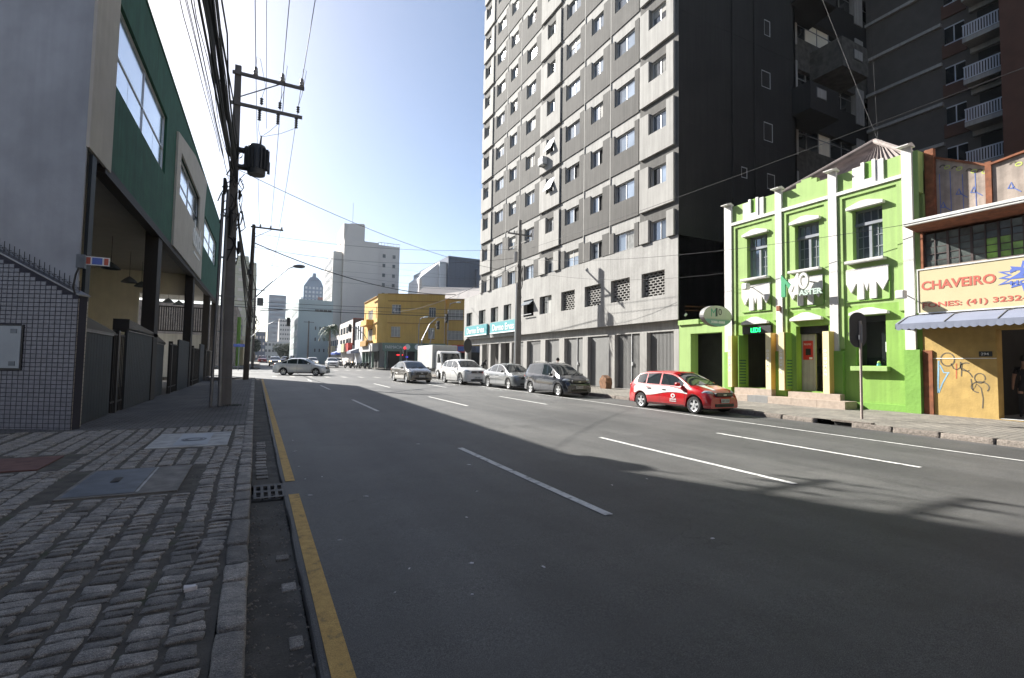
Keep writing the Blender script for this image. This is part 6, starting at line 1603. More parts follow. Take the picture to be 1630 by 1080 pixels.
person('man in a wine coloured top and dark cap walking behind the people carrier', (16.9, 26.7, .36), radians(-80), walk, ('cloth_wine', 'cloth_dark', 'skin'), cap='cloth_dark')
bend = dict(base); bend.update(chest=(.16, 0, 1.22), neck=(.27, 0, 1.36), head=(.36, 0, 1.44), crown=(.42, 0, 1.52), lsh=(.2, .19, 1.33), rsh=(.2, -.19, 1.33), lel=(.3, .24, 1.06), rel=(.3, -.24, 1.06), lwr=(.38, .2, .88), rwr=(.38, -.2, .88), lha=(.42, .18, .80), rha=(.42, -.18, .80))
person('figure in black clothes leaning forward beyond the grey sedan', (16.9, 38.7, .45), radians(-60), bend, ('cloth_dark', 'cloth_dark', 'cloth_dark'))
person('dark clothed locksmith standing inside the open doorway of the ochre shop', (19.45, 5.95, .38), radians(190), base, ('cloth_dark', 'cloth_dark', 'skin'))
sit = dict(base); sit.update(pelvis=(-.25, 0, .88), chest=(-.15, 0, 1.2), neck=(-.1, 0, 1.38), head=(-.06, 0, 1.5), crown=(-.06, 0, 1.6), lsh=(-.13, .19, 1.32), rsh=(-.13, -.19, 1.32), lel=(.08, .28, 1.12), rel=(.08, -.28, 1.12), lwr=(.3, .32, 1.05), rwr=(.3, -.32, 1.05), lha=(.38, .33, 1.03), rha=(.38, -.33, 1.03),
           lhip=(-.22, .12, .84), rhip=(-.22, -.12, .84), lkn=(.2, .22, .68), rkn=(.2, -.22, .68), lan=(.0, .22, .32), ran=(.0, -.22, .32), lto=(.12, .22, .28), rto=(.12, -.22, .28))
person('motorcyclist in dark clothes riding towards the viewer', (3.9, 82, gz(82)), radians(-92), sit, ('cloth_dark', 'cloth_dark', 'cloth_dark'), cap='cloth_dark')

# ------------------------------------------------------------------ dark building with boxed balconies behind the green house
ba = thing('balcony_building', 'dark office block with boxed balconies behind the green shop house', 'building', (37, 22, 0))
YA = 19.0
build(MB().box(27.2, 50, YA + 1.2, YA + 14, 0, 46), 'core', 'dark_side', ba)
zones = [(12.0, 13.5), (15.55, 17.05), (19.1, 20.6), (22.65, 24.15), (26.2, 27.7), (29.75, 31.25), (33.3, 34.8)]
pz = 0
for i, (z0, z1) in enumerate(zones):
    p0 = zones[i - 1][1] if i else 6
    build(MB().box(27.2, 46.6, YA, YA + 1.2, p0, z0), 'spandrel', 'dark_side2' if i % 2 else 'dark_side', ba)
    for x0, x1 in ((28.55, 29.5), (35.9, 36.85), (45.7, 46.6)):
        build(MB().box(x0, x1, YA - .06, YA + .5, z0 - .55, z1 + .45), 'pale_column', 'concrete', ba)
    for x0, x1 in ((29.5, 35.9), (36.85, 45.7)):
        n = 5 if x1 < 36 else 7; w = (x1 - x0) / n; fr = MB()
        for k in range(n + 1): fr.box(x0 + k * w - .03, x0 + k * w + .03, YA + .25, YA + .32, z0, z1)
        fr.box(x0, x1, YA + .255, YA + .315, z1 - .42, z1 - .36); fr.box(x0, x1, YA + .255, YA + .315, z0, z0 + .05)
        wd = build(fr, 'window_row', 'gate_grey', ba)
        for k in range(n):
            lit_ = (i, x0, k) in ((3, 29.5, 1), (3, 29.5, 2), (1, 29.5, 2))
            build(MB().box(x0 + k * w + .03, x0 + (k + 1) * w - .03, YA + .28, YA + .285, z0 + .05, z1), 'pane', 'cream_wall' if lit_ else 'glass_dark', wd)
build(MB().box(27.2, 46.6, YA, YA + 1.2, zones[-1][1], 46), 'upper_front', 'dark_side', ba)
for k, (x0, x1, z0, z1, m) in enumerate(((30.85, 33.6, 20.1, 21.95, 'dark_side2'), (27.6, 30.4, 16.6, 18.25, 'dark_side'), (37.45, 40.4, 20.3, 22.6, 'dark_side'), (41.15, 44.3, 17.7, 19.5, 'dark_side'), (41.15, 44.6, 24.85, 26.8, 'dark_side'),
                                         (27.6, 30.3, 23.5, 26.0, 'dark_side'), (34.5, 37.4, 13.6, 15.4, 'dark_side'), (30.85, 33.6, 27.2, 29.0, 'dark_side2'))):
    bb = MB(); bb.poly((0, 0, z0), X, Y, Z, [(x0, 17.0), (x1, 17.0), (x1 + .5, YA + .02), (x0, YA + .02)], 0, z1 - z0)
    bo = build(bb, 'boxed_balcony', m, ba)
    a = x0 + (x1 - x0) * (.42 if k != 1 else .2)
    bo2 = build(MB().box(a, a + .95, 16.96, 17.0, z0 + .75, z0 + 1.4), 'pale_plate', 'transformer', bo)
    build(MB().box(a + .06, a + .89, 16.94, 16.958, z0 + .81, z0 + 1.34), 'pale_plate_face', 'concrete', bo)
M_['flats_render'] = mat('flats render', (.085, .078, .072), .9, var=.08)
# pale and brick block with white balcony railings
bb_ = thing('balcony_flats', 'shaded block of flats with white balcony railings at the right edge', 'building', (40, 10, 0))
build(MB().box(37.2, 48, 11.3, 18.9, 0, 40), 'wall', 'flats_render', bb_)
build(MB().box(35.2, 48, 2, 11.3, 0, 40), 'brick_wing', 'brickbrown', bb_)
for k in range(7):
    z = 14.35 - 2.52 * 1 + k * 2.52
    s_ = MB(); s_.box(36.0, 37.2, 11.32, 13.2, z - 1.05, z - .78); build(s_, 'balcony_slab', 'concrete', bb_)
    rl = build(MB().box(36.0, 36.05, 11.32, 13.2, z - .04, z + .02).box(36.0, 36.04, 11.32, 13.2, z - .75, z - .70), 'railing', 'rail', bb_)
    for j in range(15): build(MB().box(36.0, 36.035, 11.36 + j * .125, 11.42 + j * .125, z - .70, z - .04), 'baluster', 'rail', rl)
    build(MB().box(36.95, 37.21, 11.35, 13.2, z + 1.15, z + 1.45), 'ceiling_edge', 'concrete', bb_)
    build(MB().box(37.17, 37.195, 11.5, 12.9, z - .7, z + 1.1), 'balcony_door', 'interior', bb_)
    build(MB().box(37.1, 37.195, 13.4, 14.6, z - .9, z - .1 + .05), 'brick_panel', 'brickbrown', bb_)
    wf = build(MB().box(37.08, 37.19, 13.5, 14.45, z - .15, z - .09).box(37.08, 37.19, 13.5, 14.45, z + .91, z + .97).box(37.08, 37.19, 13.95, 14.0, z - .09, z + .91), 'window', 'rail', bb_)
    build(MB().box(37.12, 37.15, 13.5, 14.45, z - .09, z + .91), 'pane', 'glass_dark', wf)
    build(MB().box(37.0, 37.2, 14.6, 18.9, z + 1.2, z + 1.4), 'cornice', 'concrete', bb_)

# ------------------------------------------------------------------ yellow corner building beyond the junction
yb = thing('yellow_building', 'three storey ochre yellow corner building above a dark green shop front', 'building', (20, 74, .7))
yO = Vector((15.6, 70.0, 0)); yU = Vector((cos(radians(25)), -sin(radians(25)), 0)); yN = Vector((sin(radians(25)), cos(radians(25)), 0))
TOPZ = 11.35
wn = [(.95, 8.5, 2.2, 9.8), (.9, 5.25, 2.2, 6.7), (6.15, 8.1, 7.1, 9.5), (6.1, 5.1, 7.0, 6.6)]
b = MB(); b.wall(yO + yU * .0, yU, Z, yN, 8.35, TOPZ, wn, .25, u_start=.35, v_start=4.4)
# rounded corner
arc = []
c0 = yO + yU * .35; c1 = Vector((14.75, 70.9, 0))
for k in range(9):
    t_ = k / 8; p = (1 - t_) ** 2 * c0 + 2 * t_ * (1 - t_) * (yO - yU * .55) + t_ * t_ * c1; arc.append(p)
for p, q in zip(arc, arc[1:]): b.add([p + Z * 4.4, q + Z * 4.4, q + Z * TOPZ, p + Z * TOPZ], [(0, 1, 2, 3)])
sideW = [(6.3 - 5.5, 8.2, 7.1 - 5.5, 9.4)]
b.wall((14.75, 70.9, 0), Y, Z, X, 9.8, 11.0, [(.5, 7.9, .85, 9.6), (.5, 4.9, .85, 6.9), (3.1, 7.8, 6.6, 9.4), (3.1, 4.6, 6.6, 6.7), (8.6, 7.9, 9.0, 9.4), (8.6, 4.9, 9.0, 6.8)], .4, v_start=4.4)
b.wall(yO + yU * 8.35 + yN * .5, yU, Z, yN, 5.2, 10.75, [(.35, 7.85, 2.6, 9.3), (.35, 5.0, 2.6, 6.3)], .25, v_start=4.2)
build(b, 'wall', 'yellow_house', yb)
b = MB()
for z in (10.25, 7.15): b.obox(yO, yU, Z, yN, .4, 7.6, z, z + .12, -.16, 0)
for z in (TOPZ - .1,): b.obox(yO, yU, Z, yN, .35, 8.4, z, z + .12, -.1, 0)
b.obox(yO + yN * .5, yU, Z, yN, 8.35, 13.5, 10.70, 10.82, -.1, 0)
for z in (10.3, 7.2): b.box(14.6, 14.75, 70.9, 73, z, z + .12)
b.box(14.6, 14.75, 70.9, 80.7, 10.95, 11.05)
o = build(b, 'string_course', 'yellow_trim', yb); o['kind'] = 'stuff'
for (a, z0, c, z1) in wn + [(8.7, 7.85, 10.95, 9.3), (8.7, 5.0, 10.95, 6.3)]:
    off = .5 if a > 8 else 0; n = 3 if c - a < 1.6 else 4
    fr = MB(); w = (c - a) / n
    for k in range(n + 1): fr.obox(yO, yU, Z, yN, a + k * w - .03, a + k * w + .03, z0, z1, .12 + off, .18 + off)
    for z in (z0, z1 - .35, z1 - .06): fr.obox(yO, yU, Z, yN, a, c, z, z + .06, .115 + off, .185 + off)
    wd = build(fr, 'window', 'white', yb); build(MB().obox(yO, yU, Z, yN, a, c, z0, z1, .2 + off, .21 + off), 'pane', 'glass' if z0 > 8 else 'curtain', wd)
    build(MB().obox(yO, yU, Z, yN, a - .06, c + .06, z0 - .14, z0 - .01, -.08 + off, .1 + off), 'sill', 'yellow_trim', yb)
build(MB().box(15.14, 15.2, 71, 80.6, 4.4, 10.6), 'side_rooms', 'interior', yb)
for z in (7.0, 3.95):
    build(MB().box(13.75, 14.74, 73.6, 78.2, z + .05, z + .85), 'balcony', 'yellow_house' if z > 5 else 'yellow_trim', yb)
    for k in range(4): build(MB().box(14.78, 14.84, 74.1 + k * .95, 74.5 + k * .95, z + .9, z + 2.5), 'balcony_door', 'curtain', yb)
pts = [tuple((p - Vector((0, 0, 0)))[:2]) for p in arc]
b = MB(); b.poly((0, 0, 0), X, Y, Z, [tuple((yO + yU * 13.5 + yN * .55)[:2]), tuple((yO + yU * .35 + yN * .3)[:2]), (15.2, 71.2), (15.2, 80.6), (30, 80.6)], TOPZ - .5, TOPZ - .45); build(b, 'roof_deck', 'far_grey', yb)
b = MB(); P = [yO + yU * 3.2 + yN * 2.4, yO + yU * 14.5 + yN * 1.0, yO + yU * 13.5 + yN * 5, yO + yU * 4.6 + yN * 5]
b.add([P[0] + Z * 11.0, P[1] + Z * 10.8, P[2] + Z * 13.2, P[3] + Z * 13.2, P[0] + yN * 7 + Z * 11, P[1] + yN * 7 + Z * 11], [(0, 1, 2, 3), (0, 3, 4), (1, 5, 2), (3, 2, 5, 4)]); build(b, 'grey_roof', 'far_grey', yb)
# shop front below
b = MB(); b.obox(yO, yU, Z, yN, -.1, 8.6, 3.25, 4.38, -.5, .2); build(b, 'fascia', 'signgreen', yb)
b = MB().box(14.1, 14.9, 70.6, 80.6, 3.2, 4.3); build(b, 'side_fascia', 'far_pale', yb)
build(MB().obox(yO, yU, Z, yN, .3, 13.4, .7, 3.3, 1.2, 1.3), 'shop_dark', 'interior', yb)
build(MB().box(15.1, 15.2, 71, 80.6, .7, 3.3), 'shop_dark_side', 'interior', yb)
for u in (.1, 2.2, 4.3, 6.3, 8.4, 10.5): build(MB().obox(yO, yU, Z, yN, u, u + .28, .6, 3.25, .0, .3), 'shop_pier', 'signgreen', yb)
for y in (73, 75.3, 77.6, 80): build(MB().box(14.6, 14.9, y, y + .3, .6, 3.2), 'shop_pier', 'signgreen', yb)
for u in (3.35, 4.75): build(MB().lathe(yO + yU * u + Z * 3.85 - yN * .51, -yN, [(0, .03), (.36, .03), (.40, 0)], 18), 'round_logo', 'silver_txt', yb)
text('lettering', 'FARMACIA', 'silver_txt', yb, yO + yU * .3 + Z * 3.6 - yN * .53, yU, Z, -yN, w=2.3, h=.42, depth=.02); text('lettering', '24h', 'silver_txt', yb, yO + yU * 5.6 + Z * 3.6 - yN * .53, yU, Z, -yN, w=.9, h=.45, depth=.02)
build(MB().obox(yO, yU, Z, yN, 1.6, 2.5, 2.68, 2.82, .9, .95), 'red_neon', 'redled', yb); build(MB().obox(yO, yU, Z, yN, 2.9, 3.2, 2.4, 2.55, .9, .95), 'blue_neon', 'blueled', yb)
build(MB().obox(yO, yU, Z, yN, 9.4, 11.6, 3.2, 4.3, .2, .3), 'red_shop_sign', 'poster', yb); build(MB().obox(yO, yU, Z, yN, 10.3, 11.2, 3.4, 4.1, .18, .2), 'blue_patch', 'signblue', yb)

# ------------------------------------------------------------------ far buildings
def block(name, label, boxes, mats_, wins=(), cat='building'):
    b0 = boxes[0]; t = thing(name, label, cat, ((b0[0] + b0[1]) / 2, (b0[2] + b0[3]) / 2, 0))
    for bx, m in zip(boxes, mats_): build(MB().box(*bx), 'wall', m, t)
    for (face, x0, x1, z0, z1, nx, nz, fx, fz, y, m) in wins:
        sw_ = (x1 - x0) / nx; sh = (z1 - z0) / nz
        wm_ = (MB().box(0, sw_ * fx, -.05, .1, 0, sh * fz) if face == 'front' else MB().box(-.05, .1, 0, sw_ * fx, 0, sh * fz))
        me = mesh_of(wm_, m)
        for i in range(nx):
            for j in range(nz):
                put('window', me, t, (x0 + (i + .5 - fx / 2) * sw_, y, z0 + (j + .3) * sh) if face == 'front' else (y, x0 + (i + .5 - fx / 2) * sw_, z0 + (j + .3) * sh))
    return t
tw = block('tower_block', 'tall grey tower with a rounded roof block, behind the yellow building', [(21.1, 31.0, 150, 175, 0, 37.5), (31.0, 37.6, 151, 175, 0, 37.2), (18.4, 20.95, 152, 175, 0, 34.0), (21.0, 26.8, 151, 165, 37.5, 42.4)], ['far_grey', 'far_grey', 'far_pale', 'far_grey'],
           [('front', 31.4, 37.4, 6, 35.5, 2, 10, .28, .36, 150.95, 'win_dark'), ('side', 153, 172, 4, 33, 6, 11, .5, .5, 18.38, 'win_dark')])
b = MB(); b.poly((0, 150.5, 0), X, Z, Y, [(21.1, 37.5), (21.6, 40.0), (22.5, 42.4), (26.6, 42.8), (26.9, 42.3), (26.9, 37.5)], 0, .45); build(b, 'rounded_parapet', 'far_grey', tw)
b = MB(); b.box(31, 37.6, 150.9, 151, 37.9, 38.05)
for k in range(8): b.box(31 + k * .93, 31.1 + k * .93, 150.9, 151, 37.2, 37.9)
build(b, 'roof_rail', 'far_pale', tw)['kind'] = 'stuff'
build(MB().tube([(24, 155, 42.4), (24, 155, 50)], .06, 5), 'antenna', 'galv', tw)
for k in range(8): build(MB().box(18.36, 18.42, 152.5 + k * .0, 174, 4 + k * 3.6, 4.25 + k * 3.6), 'floor_line', 'far_grey', tw)
block('office_block', 'pale grey green office block left of the grey tower, behind the palm', [(7.6, 14.9, 120, 150, 0, 15.5)], ['far_teal'],
      [('front', 11.0, 14.6, 12.6, 13.6, 4, 1, .9, .5, 119.98, 'win_dark'), ('front', 10.8, 14.6, 3, 10.5, 4, 3, .28, .3, 119.98, 'win_dark'), ('side', 121, 148, 1, 15, 7, 5, .5, .5, 7.58, 'far_white')])
pt = block('pointed_tower', 'faraway tower with a stepped pointed roof above the pale office block', [(21.2, 31.6, 300, 320, 0, 44)], ['far_glass'], [('front', 21.6, 31.2, 30, 44, 5, 6, .55, .55, 299.9, 'far_white')])
b = MB(); b.poly((0, 300, 0), X, Z, Y, [(21.2, 44), (31.6, 44), (30.2, 47.2), (28.3, 49.2), (27.6, 49.2), (27.4, 51.5), (25.8, 51.5), (25.4, 49.2), (24.4, 49.2)], 0, 15); build(b, 'stepped_roof', 'far_glass', pt)
block('red_topped_block', 'distant grey block with a red roof line beside the grey tower', [(25.0, 34.5, 260, 275, 0, 32.0), (25.0, 34.5, 259.9, 260, 32, 33.2)], ['far_blue', 'far_red'], [])
block('navy_block', 'navy clad block with a white side, rising behind the yellow building', [(42.5, 56.0, 120, 145, 0, 29.3), (40.5, 42.4, 121, 145, 0, 27.8), (50, 56, 118.5, 120, 0, 26.5), (35.0, 35.6, 120, 121, 0, 22.6)], ['far_blue', 'far_white', 'far_blue', 'far_grey'],
      [('front', 43.0, 49.8, 14, 28.5, 5, 8, .96, .95, 119.96, 'far_blue')])
b = MB(); b.poly((0, 122, 0), X, Z, Y, [(34.5, 0), (40.5, 0), (40.5, 27.5), (35.6, 23.2)], 0, 10)
nb_ = thing('white_gable', 'white stepped wall sloping down from the navy block', 'building', (37, 125, 0)); build(b, 'wall', 'far_white', nb_)
for k in range(3): build(MB().box(36.2 + k * 1.4, 37.0 + k * 1.4, 121.9, 121.98, 18.6 + k * .5, 20.0 + k * .6), 'window', 'win_dark', nb_)
cy_ = block('cream_tower', 'pale cream apartment tower far up the left side', [(-7.5, -1.2, 130, 150, 0, 24.4), (-5.2, -2.9, 131, 140, 24.4, 26)], ['far_cream', 'far_cream'], [('front', -7.2, -1.4, 3, 23.8, 3, 9, .52, .30, 129.95, 'far_grey')])
for k in range(9): build(MB().box(-7.6, -1.1, 129.8, 130, 5 + k * 2.25, 5.15 + k * 2.25), 'ledge', 'far_pale', cy_)
block('left_shop_row', 'low shops with a lime green front across the junction on the left', [(-14, -2.6, 72, 96, 0, 8.5), (-2.59, -2.2, 73, 75, 0.7, 7.2), (-2.55, -1.9, 78, 86, .8, 4.4)], ['old_render', 'lime_dark', 'signcream'], [('side', 76, 95, 1, 8, 6, 2, .5, .45, -2.62, 'win_dark')])
block('glass_office', 'distant glassy office tower over the avenue', [(5.5, 17.5, 420, 440, 0, 52)], ['far_glass'], [('front', 6, 17, 4, 52, 6, 14, .92, .5, 419.9, 'far_blue')])
block('distant_block', 'distant pale slab of offices right of the glassy tower', [(12, 34, 380, 400, 0, 31)], ['far_grey'], [('front', 12.5, 33.5, 3, 31, 14, 9, .55, .4, 379.9, 'win_dark')])
block('distant_block', 'distant blue grey block beside the pale office block', [(29.5, 39, 330, 350, 0, 31)], ['far_blue'], [('front', 30, 38.6, 3, 31, 4, 10, .8, .4, 329.9, 'far_grey')])
block('distant_block', 'low distant dark block at the end of the left kerb', [(-1.5, 2.5, 240, 250, 0, 14)], ['far_blue'], [('front', -1.4, 2.4, 2, 13, 3, 4, .5, .4, 239.9, 'far_grey')])
block('distant_block', 'pale low block closing the avenue at street level', [(-3, 26, 300, 310, 0, 12)], ['far_pale'], [('front', -2.8, 25.8, 2, 12, 16, 3, .6, .4, 299.9, 'win_dark')])
# shops along the right side beyond the yellow building
block('brick_shop', 'brick red and grey two storey shop beyond the yellow building', [(14.3, 24, 88, 104, 0, 9.0), (14.2, 24, 87.9, 88, 4.5, 9.2), (14.25, 17.2, 87.8, 87.89, 4.5, 9.0)], ['far_grey', 'far_red', 'brickbrown'], [('side', 89, 103, 4, 8.5, 4, 2, .6, .5, 14.28, 'win_dark')])
block('white_shop', 'narrow white two storey shop right beside the yellow building', [(14.55, 22, 80.8, 87.7, 0, 8.3)], ['far_white'], [('side', 81.2, 87.4, 4.2, 8, 3, 1, .35, .6, 14.52, 'win_dark')])
block('grey_shop', 'grey low shop farther along the right pavement', [(14.3, 24, 104.2, 118, 0, 7.0)], ['far_grey'], [('side', 105, 117, 3.5, 6.8, 4, 1, .6, .5, 14.27, 'win_dark')])
aws = [(83, 87, 'awning', 'blue grey shop awning past the yellow building'), (88.5, 92, 'poster', 'red shop sign hanging over the far right pavement'), (92.5, 96, 'yellow_front', 'cream yellow shop sign over the far right pavement'), (96.5, 101, 'far_white', 'white shop sign over the far right pavement'), (101.5, 108, 'signblue', 'dark blue awning over the far right pavement'), (109, 116, 'signcream', 'farthest pale shop sign over the right pavement')]
for a, c, m, lab in aws:
    b = MB(); b.poly((0, a, 0), X, Z, Y, [(14.5, 3.9), (13.2, 3.4), (13.2, 3.0), (14.5, 3.1)] if m in ('awning', 'signblue') else [(14.5, 4.9), (13.6, 4.9), (13.6, 3.4), (14.5, 3.4)], 0, c - a)
    tag(build(b, 'shop_awning' if m in ('awning', 'signblue') else 'shop_sign', m), lab, 'awning' if m in ('awning', 'signblue') else 'sign')

# ------------------------------------------------------------------ vegetation
def leaf_crown(mb, C, R, n, size, rnd, lump=9):
    C = Vector(C); lumps = []
    for i in range(lump):
        d = Vector((rnd.gauss(0, 1), rnd.gauss(0, 1), rnd.gauss(0, .8))).normalized(); lumps.append((C + Vector((d.x * R[0], d.y * R[1], d.z * R[2])) * .6, rnd.uniform(.35, .55)))
    for i in range(n):
        c, s = rnd.choice(lumps); d = Vector((rnd.gauss(0, 1), rnd.gauss(0, 1), rnd.gauss(0, 1))).normalized() * rnd.uniform(.75, 1.05)
        p = c + Vector((d.x * R[0], d.y * R[1], d.z * R[2])) * s
        a = Vector((rnd.gauss(0, 1), rnd.gauss(0, 1), rnd.gauss(0, 1))).normalized(); b_ = a.cross(d if abs(a.dot(d)) < .9 else Z).normalized()
        s2 = size * rnd.uniform(.6, 1.3)
        mb.add([p - a * s2, p + b_ * s2 * .5, p + a * s2, p - b_ * s2 * .5], [(0, 1, 2, 3)])
rt = random.Random(33)
tr_ = thing('broad_tree', 'dark round tree at the far end of the avenue', 'tree', (7.2, 165, 1.5))
b = MB(); b.tube([(7.2, 165, 1.5), (7.3, 165, 3.2), (7.1, 165, 5)], [.35, .28, .2], 8)
for k in range(6): a = k * 1.05; b.tube([(7.2, 165, 3.3), (7.2 + cos(a) * 1.4, 165 + sin(a) * 1.4, 5 + .3 * (k % 2))], [.16, .06], 6)
build(b, 'trunk', 'trunk', tr_)
b = MB(); leaf_crown(b, (7.1, 165, 5.2), (3.4, 3.2, 2.6), 5200, .22, rt, 14); build(b, 'crown', 'foliage', tr_)
b = MB(); tr2 = thing('broad_tree', 'small dark tree behind the left pole across the junction', 'tree', (-.9, 150, 1.5)); build(MB().tube([(-.9, 150, 1.5), (-.9, 150, 4)], [.2, .1], 6), 'trunk', 'trunk', tr2)
leaf_crown(b, (-.9, 150, 5.6), (1.6, 1.5, 1.9), 1500, .2, rt, 7); build(b, 'crown', 'foliage', tr2)
# palm
pm = thing('palm_tree', 'palm with drooping fronds in front of the pale office block', 'palm tree', (11.6, 96, 1.0))
build(MB().tube([(11.6, 96, .9), (11.55, 96, 4), (11.5, 96, 7.6)], [.24, .19, .15], 10), 'trunk', 'trunk', pm)
for k in range(19):
    a = 2 * pi * k / 19 * 2.4 + rt.uniform(-.2, .2); rise = rt.uniform(.1, 1.5); L = rt.uniform(1.9, 2.5); pts = []
    for i in range(9):
        s = i / 8; pts.append(Vector((11.5 + cos(a) * L * s * (1 - .18 * s), 96 + sin(a) * L * s * (1 - .18 * s), 7.6 + rise * sin(s * 2.3) - 1.9 * s * s * (1.3 - rise * .4))))
    b = MB().tube(pts, [.035 - .003 * i for i in range(9)], 4)
    for i in range(1, 8):
        for h_ in range(3):
            p = pts[i].lerp(pts[i + 1] if i < 8 else pts[i], h_ / 3); d = (pts[min(8, i + 1)] - pts[i - 1]).normalized(); s_ = d.cross(Z).normalized()
            for sg_ in (-1, 1):
                tip = p + s_ * sg_ * .42 + d * .18 - Z * rt.uniform(.15, .5); b.add([p - d * .05, p + d * .05, tip], [(0, 1, 2)])
    build(b, 'frond', 'palm', pm)

# ------------------------------------------------------------------ traffic lights, lamps and far poles
def signal(label, base, head, face=-Y, arm=True, red_on=False, group=None):
    t = thing('traffic_light', label, 'traffic light', base)
    hx, hy, hz = head; bx_, by_, bz_ = base
    if arm:
        build(MB().tube([(bx_, by_, bz_), (bx_, by_, bz_ + (hz - bz_) * .55)], .07, 8), 'post', 'galv', t)
        build(MB().tube([(bx_, by_, bz_ + (hz - bz_) * .55), (bx_ + (hx - bx_) * .35, (by_ + hy) / 2, bz_ + (hz - bz_) * .86), (bx_ + (hx - bx_) * .7, hy, hz + .05), (hx, hy, hz + .05)], .05, 8), 'arm', 'galv', t)
    else: build(MB().tube([(bx_, by_, bz_), (bx_, by_, hz)], .06, 8), 'post', 'galv', t)
    build(MB().box(hx - .17, hx + .17, hy - .12, hy + .12, hz - .5, hz + .5), 'signal_head', 'plastic', t, bevel=.03)
    for i, z in enumerate((.31, 0, -.31)):
        build(MB().lathe((hx, hy - .125, hz + z), -Y, [(0, .0), (.1, .0), (.12, .02), (.12, .12), (.13, .12), (.13, 0)], 12), 'lens_hood', 'redled' if (red_on and i == 0) else 'black_metal', t)
    return t
signal('traffic light hanging on a long arm over the avenue beyond the junction', (-1.2, 62, .8), (2.9, 62, 6.1))
signal('traffic light on a short arm beside the palm', (13.9, 70.5, .8), (11.0, 70.5, 6.3))
signal('dark traffic light in front of the yellow building, on the thinner leaning arm', (17.9, 56.5, .6), (18.9, 56.5, 6.2))
signal('dark traffic light at the far corner of the podium', (15.6, 52, .6), (19.4, 55, 6.9))
signal('small traffic light with its red lamp lit beside the yellow building', (16.7, 62, .7), (16.4, 62, 3.2), arm=False, red_on=True)
def lamp_pole(label, x, y, h, dx):
    t = thing('street_lamp', label, 'street lamp', (x, y, gz(y)))
    build(MB().tube([(x, y, gz(y)), (x, y, h * .9), (x + dx * .25, y, h), (x + dx, y, h + .25)], .06, 8), 'post', 'galv', t); build(MB().lathe((x + dx, y, h + .22), (dx, 0, .1), [(0, 0), (.08, .1), (.12, .35), (.08, .65), (0, .7)], 10), 'lamp_head', 'silver_txt', t, smooth=True)
lamp_pole('pale double bend lamp post before the right wing of the yellow building', 21.4, 60, 9.3, 1.0)
lamp_pole('short pale lamp post before the yellow building', 17.6, 60, 7.1, .5)
def far_pole(label, x, y, h, arms=1.0, tangle=True, trafo=False):
    t = thing('utility_pole', label, 'utility pole', (x, y, gz(y))); g = gz(y)
    build(MB().tube([(x, y, g), (x, y, g + h)], [.16, .10], 8), 'shaft', 'pole_dark', t)
    build(MB().box(x - arms, x + arms, y - .05, y + .05, g + h - .3, g + h - .2), 'crossarm', 'pole_dark', t)
    if tangle:
        b = MB()
        for i in range(10):
            z = g + h * rt.uniform(.45, .75); xx = x + rt.uniform(-.3, .3); b.tube([(xx, y - .2, z), (xx + rt.uniform(-.3, .3), y - .2, z - .5), (xx + rt.uniform(-.2, .2), y - .2, z - 1)], .05, 4)
        build(b, 'cable_tangle', 'cable', t)['kind'] = 'stuff'
    if trafo: build(MB().lathe((x + .55, y, g + h * .78), Z, [(0, 0), (.35, 0), (.35, .9), (0, .95)], 12), 'transformer_tank', 'transformer', t)
far_pole('dark far pole with a transformer across the junction on the left', -.6, 66, 9.6, 1.0, trafo=True)
far_pole('thin far pole between the office block and the oncoming cars', 8.2, 100, 8.2, .9, tangle=False)
far_pole('second thin far pole up the left side of the avenue', -.8, 96, 9.6, 1.0)
lamp_pole('far street lamp curving over the avenue beyond the junction', -.6, 66, 7.6, 3.0)
o = thing('street_sign', 'blue street sign on a post at the far left corner', 'sign', (-1.8, 58, .5)); build(MB().cyl((-1.8, 58, .5), (-1.8, 58, 3.4), .04, n=6), 'post', 'galv', o); build(MB().box(-2.3, -1.3, 57.95, 57.98, 3.0, 3.3), 'plate', 'signblue', o)

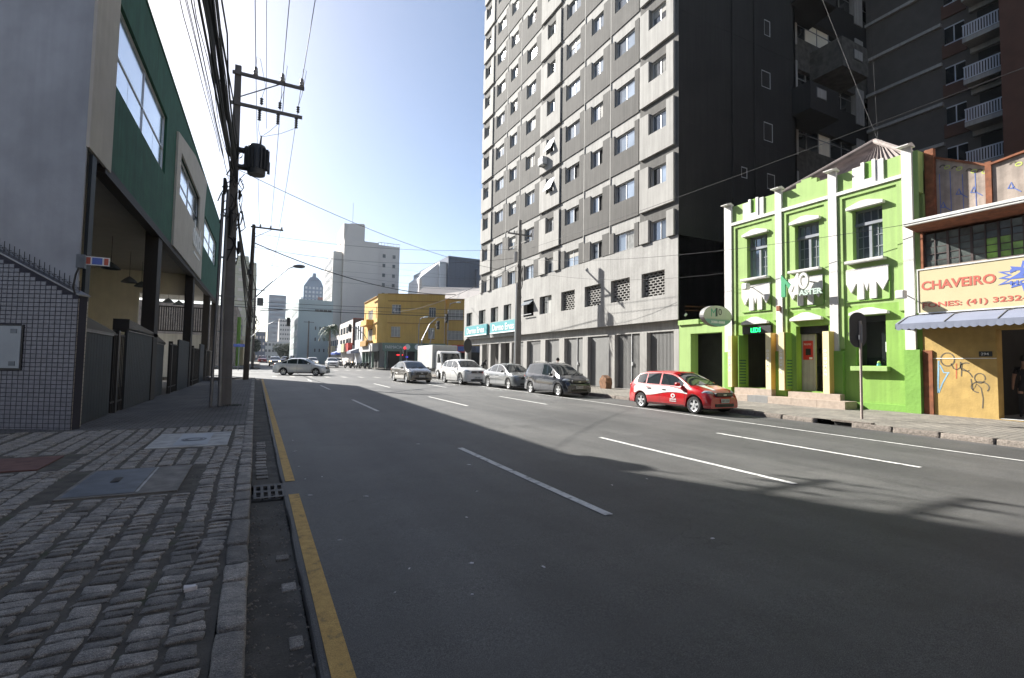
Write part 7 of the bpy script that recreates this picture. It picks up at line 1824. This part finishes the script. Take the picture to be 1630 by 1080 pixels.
# ------------------------------------------------------------------ cables over the junction
cz = [((-.6, 35.6, 9.2), (17.5, 47, 8.6), .9, .035, 'thick cable sagging from the round pole across to the podium'),
      ((-.6, 35.6, 9.8), (15.7, 29.9, 9.6), .5, .010, 'thin cable crossing from the round pole to the right pole, high'),
      ((-.6, 35.6, 8.9), (15.7, 29.9, 9.0), .7, .010, 'thin cable crossing from the round pole to the right pole, middle'),
      ((-.8, 17.5, 7.6), (15.7, 29.9, 8.0), .6, .010, 'thin cable crossing from the big pole to the right pole'),
      ((-30, 62, 8.8), (40, 52, 9.0), 1.2, .025, 'upper dark cable strung across the junction before the yellow building'),
      ((-30, 60, 8.0), (40, 50, 7.7), 1.0, .035, 'thick lower cable strung across the junction before the yellow building'),
      ((-30, 61, 8.4), (40, 51, 8.2), 1.1, .018, 'fine cable between the two dark junction cables'),
      ((-20, 64, 11.8), (44, 60, 12.4), .9, .012, 'fine high wire crossing the sky over the junction'),
      ((-20, 63, 12.6), (44, 66, 15.0), .8, .010, 'finest high wire rising towards the tower'),
      ((-20, 70, 15.5), (44, 70, 13.0), 1.0, .012, 'fine high wire falling towards the yellow building'),
      ((-20, 70, 17.5), (50, 74, 15.5), 1.0, .010, 'topmost fine wire crossing the sky over the junction'),
      ((-.5, 35.7, 10.3), (-.6, 66, 10.1), .5, .012, 'left power wire running on up the avenue'),
      ((1.0, 35.7, 10.3), (.3, 66, 10.1), .5, .012, 'right power wire running on up the avenue'),
      ((-.7, 35.7, 7.2), (-.6, 66, 6.6), .6, .04, 'thick bundle running on up the avenue'),
      ((15.7, 29.9, 8.6), (15.7, 66, 8.4), .8, .02, 'cable running on from the right pole towards the yellow building'),
      ((15.7, 29.9, 8.9), (18.2, 8.1, 6.3), .5, .009, 'thin service wire from the right pole to the locksmith eaves'),
      ((15.7, 29.9, 9.4), (16.2, -20, 9.6), .6, .009, 'thin wire running along the right pavement'),
      ((15.7, 29.9, 8.2), (18.45, 15.4, 5.9), .5, .007, 'thin service wire from the right pole to the green house'),
      ((24, 18.0, 34), (18.4, 8.2, 6.5), .3, .003, 'wire dropping past the dark balconies to the green house'),
      ((33, 16.9, 36), (19.5, 9.6, 10.0), .3, .003, 'second wire dropping past the dark balconies')]
for p, q, s_, rr, lab in cz: cable('overhead_cable', p, q, s_, rr, lab, 20)

# ------------------------------------------------------------------ unseen street blocks behind the viewer, added to shut out sky light
for lab, bx, m in (('plain unseen block on the left pavement behind the viewer', (-30, -7.5, -60, 4), 'gray_render'), ('plain unseen block on the right pavement behind the viewer', (18.6, 34, -60, .4), 'old_render'), ('unseen block closing the street far behind the viewer', (-30, 40, -75, -62), 'far_grey')):
    t = thing('unseen_building', lab, 'building', ((bx[0] + bx[1]) / 2, (bx[2] + bx[3]) / 2, 0)); build(MB().box(*bx, -.5, 21), 'wall', m, t)
    for j in range(5):
        if bx[0] > 0: build(MB().box(bx[0] - .05, bx[0] + .05, -58, -1, 4 + j * 3.3, 5.4 + j * 3.3), 'window_row', 'glass_dark', t)
        elif bx[1] < 0: build(MB().box(bx[1] - .05, bx[1] + .05, -58, 2, 4 + j * 3.3, 5.4 + j * 3.3), 'window_row', 'glass_dark', t)

# ------------------------------------------------------------------ light haze in the air
hz = MB().box(-80, 110, -90, 460, -3, 66)
hm = bpy.data.materials.new('haze'); hm.use_nodes = True; hn = hm.node_tree; hn.nodes.clear()
pv = hn.nodes.new('ShaderNodeVolumePrincipled'); pv.inputs['Color'].default_value = (.86, .90, .96, 1); pv.inputs['Density'].default_value = .0002; pv.inputs['Anisotropy'].default_value = .3
ho = hn.nodes.new('ShaderNodeOutputMaterial'); hn.links.new(pv.outputs[0], ho.inputs['Volume'])
o = build(hz, 'haze', hm); tag(o, kind='stuff')
